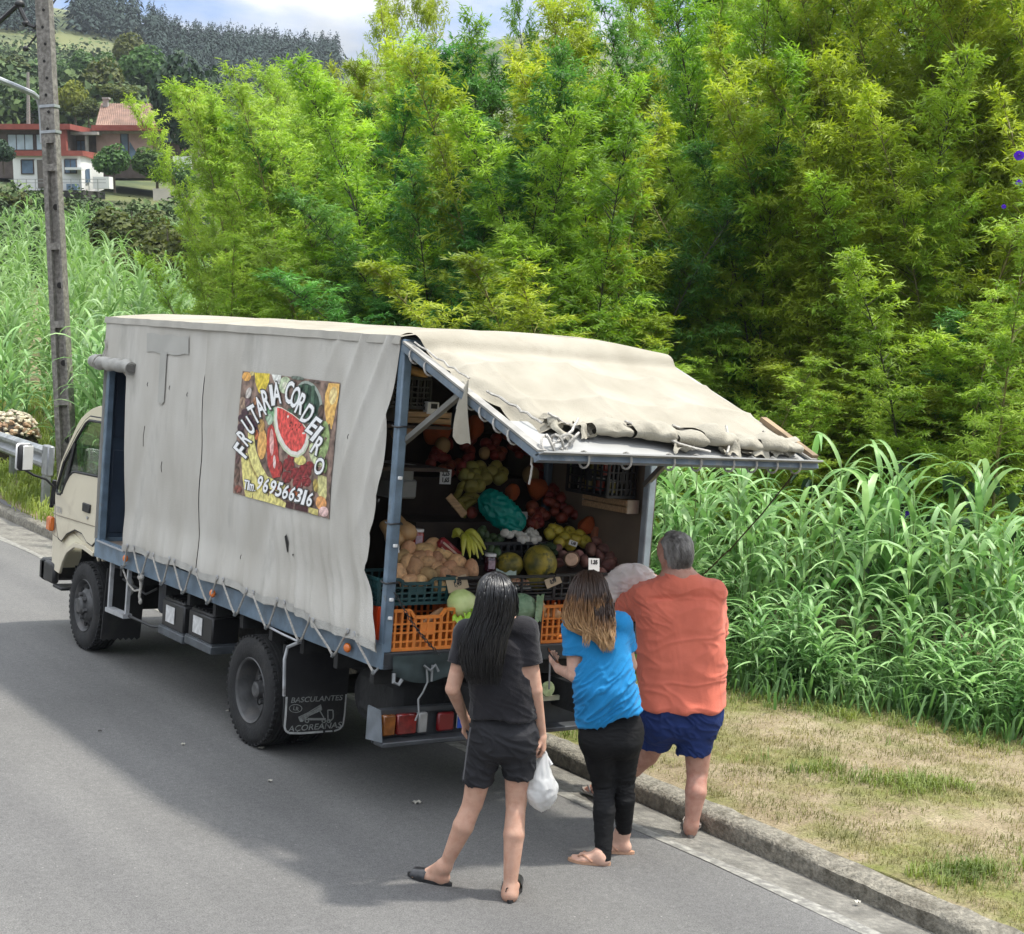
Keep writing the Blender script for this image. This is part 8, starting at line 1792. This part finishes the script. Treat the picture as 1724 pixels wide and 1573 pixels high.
def put_reed(x, y, h, sep, label, grp):
    i = rb.randrange(5); t = (RP if sep else RJ)[i]
    if (sep, i) in used_r: t = copy_tree(t)
    used_r.add((sep, i)); s = h / 1.6; t.location = (x, y, ground_z(x, y) - .03); k = max(s, .62) if s < 1 else s ** .5; t.scale = (k, k, s); t.rotation_mode = 'QUATERNION'
    t.rotation_quaternion = Vector((0, 0, 1)).rotation_difference(UPG) @ Matrix.Rotation(rb.uniform(0, 6.28), 3, 'Z').to_quaternion(); t['label'] = label; t['group'] = grp
def front_x(y): return float(np.interp(y, [-4, -1, -.6, .3, .8, 1.5, 3, 5, 8], [4.9, 4.55, 4.4, 4.25, 3.8, 3.4, 3.0, 2.8, 2.7]))
for k in range(205):
    y = -2.6 + 9.6 * rb.random() ** 1.15; dx = 2.3 * rb.random() ** 1.2; x = front_x(y) + dx
    h = (.55 + .55 * min(1, dx / 1.0) + .35 * min(1, max(0, dx - .6))) * rb.uniform(.75, 1.2)
    h *= 1.12 if .8 < y < 3.2 else .92 if y < .3 else 1.05
    if rb.random() < .06 and y > .5: h *= 1.3
    sz = 'low' if h < .9 else 'waist high' if h < 1.4 else 'tall'
    pos = 'at the edge of the bare verge' if dx < .55 else 'in the middle of the reed bed' if dx < 1.5 else 'at the back of the reed bed below the bamboo'
    put_reed(x, y, h, dx < .95 and y < 4.5, '%s pale green reed %s' % (sz, pos), 'giant reeds right of the truck')
def reed_mass(mb, x, y, h):
    s = h / 1.6; r_ = RJ[rb.randrange(5)]; lv = [c for c in r_.children if c.name.startswith('leaves')][0].data; k = max(s, .62) if s < 1 else s ** .5
    Q = Matrix.Translation((x, y, ground_z(x, y) - .03)) @ Matrix.Rotation(rb.uniform(0, 6.28), 4, 'Z') @ Matrix.Diagonal((k, k, s, 1)); mb.add([Q @ v.co for v in lv.vertices], [tuple(p.vertices) for p in lv.polygons])
um = MB()
for k in range(190):
    y = -2.8 + 9.0 * rb.random(); x = front_x(y) - .15 + 1.5 * rb.random() ** 1.3; reed_mass(um, x, y, rb.uniform(.38, .8))
for k in range(110):
    y = -2.8 + 9.5 * rb.random(); x = front_x(y) + 1.9 + 1.2 * rb.random(); reed_mass(um, x, y, rb.uniform(.9, 1.5))
tag(um.build('reed_undergrowth', RDM, ang=180), 'mass of low young reeds filling the reed bed', 'reeds', kind='stuff')
for x, y, h in ((4.62, 1.9, 2.05), (4.3, 2.4, 1.9), (5.1, 1.4, 1.75), (3.7, 3.4, 2.05), (3.3, 4.2, 2.1), (4.0, 3.0, 1.7), (5.2, .2, 1.4), (5.0, .9, 1.5), (5.5, -.6, 1.35)): put_reed(x, y, h, True, 'tallest pale reed with hanging leaves rising just right of the awning edge' if h > 2 else 'tall single reed standing out of the bed right of the awning', 'giant reeds right of the truck')
CFM = LEAFM('cane_leaf', (.12, .25, .06), (.24, .40, .12), .1); CFM2 = LEAFM('cane_leaf_pale', (.17, .31, .10), (.32, .47, .20), .1)
cf = [MB(), MB()]; nind = 0
for k in range(560):
    a = azd(rb.uniform(-70, 335)); d = 23 + 52 * rb.random() ** 1.3; x = CAM_P.x + d * math.sin(a); y = CAM_P.y + d * math.cos(a)
    if x < xk(y) + 1.3 or x > 8.5 + (d - 25) * .55: continue
    h = rb.uniform(1.5, 2.5) * (1 if d < 32 else 1.15)
    if d < 29 and nind < 70: nind += 1; put_reed(x, y, h, False, 'tall reed in the cane field behind the power pole and truck cab', 'giant reeds in the cane field'); continue
    i = rb.randrange(2); s = h / 1.6; r_ = RJ[rb.randrange(5)]; lv = [c for c in r_.children if c.name.startswith('leaves')][0].data
    Q = Matrix.Translation((x, y, ground_z(x, y))) @ Matrix.Rotation(rb.uniform(0, 6.28), 4, 'Z') @ Matrix.Diagonal((s ** .5, s ** .5, s, 1))
    cf[i].add([Q @ v.co for v in lv.vertices], [tuple(p.vertices) for p in lv.polygons])
for i in (0, 1): tag(cf[i].build('cane_field', (CFM, CFM2)[i], ang=180), 'mass of pale reeds covering the slope below the white house', 'reeds', kind='stuff')

# short dry grass on the verge
def grass(name, label, mat, pts, rs, hmin, hmax, nb=(5, 9), spread=.05, w=.0035):
    m = MB()
    for x, y, k in pts:
        z = ground_z(x, y)
        for _ in range(rs.randint(*nb)):
            a = rs.uniform(0, 6.28); h = rs.uniform(hmin, hmax) * k; o = Vector((x + rs.gauss(0, spread), y + rs.gauss(0, spread), z - .005)); l = Vector((math.cos(a), math.sin(a), 0)); s = Vector((-l.y, l.x, 0)) * w * (.6 + k * .5); b = rs.uniform(.3, 1.2)
            p1 = o + l * h * .35 * b + Vector((0, 0, h * .65)); p2 = o + l * h * b + Vector((0, 0, h * (1 - .35 * b)))
            m.add([o - s, o + s, p1 + s * .8, p1 - s * .8, p2], [(0, 1, 2, 3), (3, 2, 4)])
    return tag(m.build(name, mat, ang=180), label, 'grass', kind='stuff')
GDRY = M('grass_dry', (.19, .19, .065), .8, 0, .2, 3, col2=(.33, .29, .13), transl=.25, mix=(.35, .65)); GGRN = M('grass_green', (.12, .18, .035), .7, 0, .2, 3, col2=(.22, .27, .06), transl=.3); GREED = LEAFM('grass_lush', (.11, .23, .07), (.24, .40, .14), 0)
rg = random.Random(31); dry = []; grn = []; lush = []
while len(dry) < 13000:
    y = rg.uniform(-4.5, 5); x = xk(y) + .25 + 4.6 * rg.random()
    v = nz3(x * 1.1, y * 1.1, 0, 20) + .5 * nz3(x * 3.4, y * 3.4, 0, 21)
    if v > rg.uniform(-.6, .45): dry.append((x, y, rg.uniform(.6, 1.2)))
    elif v < -.35 and rg.random() < .05: dry.append((x, y, .6))
while len(grn) < 3000:
    y = rg.uniform(-4.5, 6); x = xk(y) + .24 + 4.4 * rg.random(); v = nz3(x * 1.6, y * 1.6, 0, 24)
    if v > .28 + .5 * rg.random() or (rg.random() < .10 and x > front_x(y) - .7): grn.append((x, y, rg.uniform(.7, 1.3)))
while len(lush) < 1500:
    y = rg.uniform(-4, 7); x = front_x(y) - .35 + 2.2 * rg.random() ** 1.4; lush.append((x, y, rg.uniform(.6, 1.3)))
grass('dry_grass', 'short trampled dry grass on the bare verge', GDRY, dry, rg, .02, .055, (5, 8), .05, .0026); grass('green_tufts', 'green grass tufts along kerb and reed bed', GGRN, grn, rg, .04, .11, (7, 12), .035, .0032); grass('lush_undergrowth', 'lush grass at the foot of the reeds', GREED, lush, rg, .15, .42, (5, 8), .12, .011)
far_ = []
while len(far_) < 3800:
    y = rg.uniform(9, 27); x = xk(y) + .22 + 4.5 * rg.random() ** 1.3; far_.append((x, y, rg.uniform(.7, 1.4)))
grass('verge_grass', 'bright green grass on the verge by the crash barrier', M('grass_bright', (.16, .24, .03), .7, 0, .2, 2, col2=(.30, .36, .07), transl=.3), far_, rg, .08, .24, (7, 11), .08, .007)
# heap of cut dried flower stalks behind the barrier
hc_ = spot_d(22, 708, 26.0); hp_ = thing('dried_flower_heap', Vector((hc_.x, hc_.y, ground_z(hc_.x, hc_.y))), 'cream and tan dried flower heads heaped behind the crash barrier', 'dried flowers')
mh = MB(); mh.mi = 0
for _ in range(260):
    d = Vector((rg.gauss(0, 1), rg.gauss(0, 1), abs(rg.gauss(0, 1)))).normalized(); p = hc_ + Vector((d.x * .42, d.y * .42, d.z * .40 - .25)); s = rg.uniform(.04, .085)
    mh.mi = 1 if rg.random() < .45 and p.z < hc_.z + .0 else 0; mh.blob(p, (s * 1.3, s * 1.3, s), seed=rg.randrange(99), amp=.35, nu=6, nv=4)
mh.build('flower_heads', [M('dried_cream', (.52, .46, .34), .9, 0, .2, 8), M('dried_tan', (.34, .22, .13), .9, 0, .25, 8)], hp_)['kind'] = 'stuff'
hb3 = MB(); hb3.blob(hc_ + Vector((0, 0, -.5)), (.9, .9, .9), amp=.1); hb3.build('dead_stems', M('dead_stems', (.05, .04, .028), .95, 0, .4, 12, .6, 30), hp_)
# purple morning glories and a vine in the shade
PURP = M('petal_purple', (.09, .035, .42), .6, 0, .15, 12, transl=.3)
def glory(px, py, X, r, label):
    p = spot(px, py, 'x', X); t = thing('morning_glory', p, label, 'flower', 'purple flowers in the bamboo'); q = (CAM_P - p).normalized().to_track_quat('Z', 'Y').to_matrix() @ Matrix.Rotation(.4, 3, 'X')
    for k in range(5):
        m = MB(); m.grid(lambda i, j: p + q @ Vector((math.cos((k + i) * 1.2566) * r * (.15 + .85 * j) * (1 + .10 * math.sin(PI * i) * j), math.sin((k + i) * 1.2566) * r * (.15 + .85 * j) * (1 + .10 * math.sin(PI * i) * j), -.6 * r * (1 - j) ** 1.5)), 5, 4); m.build('petal', PURP, t, ang=180)
    m = MB(); m.tube([p + q @ Vector((0, 0, -.6 * r)), p + q @ Vector((0, 0, -1.6 * r))], [.25 * r, .08 * r], 6); m.build('flower_tube', M('tube_pale', (.4, .35, .5), .6), t)
glory(1716, 262, 6.3, .045, 'purple flower at the right edge of the photo, higher of two'); glory(1716, 308, 6.3, .03, 'small purple flower at the right edge of the photo, lower of two'); glory(1524, 866, 6.2, .04, 'purple flower in the dark hollow above the reeds'); glory(1690, 348, 6.3, .02, 'tiny purple flower left of the pair at the right edge')
vn = spot(1575, 860, 'x', 6.0); vo = thing('vine', Vector((vn.x, vn.y, ground_z(vn.x, vn.y))), 'dark broad leaved vine in the hollow behind the reeds', 'vine')
VL = M('vine_leaf', (.018, .050, .020), .5, 0, .3, 5, col2=(.045, .095, .04))
vm = MB(); vm.add([(0, 0, 0), (.05, .05, .012), (.03, .10, .0), (-.03, .10, .0), (-.05, .05, .012), (0, .14, -.03)], [(0, 1, 2), (0, 2, 5), (0, 5, 3), (0, 3, 4)]); vme = vm.mesh('leaf', VL, True, 180)
for k in range(130):
    p = vn + Vector((rg.gauss(0, .4), rg.gauss(0, .9), rg.uniform(-1.0, .45))); o = bpy.data.objects.new('leaf', vme); COL.objects.link(o); o.parent = vo; o.location = p - vo.location; o.rotation_euler = (rg.uniform(-1.4, -.3), rg.uniform(-.5, .5), rg.uniform(-1.6, 2.2)); o.scale = (rg.uniform(.8, 1.5),) * 3
m = MB(); m.tube([vn + Vector((0, 0, -1.2)), vn + Vector((.1, .2, -.4)), vn + Vector((0, .5, .4))], .01, 5); m.build('stem', CULMD, vo)
# ------------------------------------------------------------------ the damp air over the far slopes
hz = bpy.data.meshes.new('haze'); bm = bmesh.new(); bmesh.ops.create_cube(bm, size=1.0); bm.to_mesh(hz); bm.free()
ho = bpy.data.objects.new('haze', hz); COL.objects.link(ho); ho.location = (200, 300, 84); ho.scale = (2400, 2400, 172)
hm_ = bpy.data.materials.new('haze_air'); hm_.use_nodes = True; hn = hm_.node_tree.nodes
for n in list(hn): hn.remove(n)
pv_ = hn.new('ShaderNodeVolumePrincipled'); pv_.inputs['Color'].default_value = (.78, .86, .95, 1); pv_.inputs['Density'].default_value = .00022; pv_.inputs['Anisotropy'].default_value = .2
hm_.node_tree.links.new(pv_.outputs[0], hn.new('ShaderNodeOutputMaterial').inputs['Volume']); hz.materials.append(hm_)
tag(ho, 'thin blue haze lying over the far hills', None, kind='stuff')
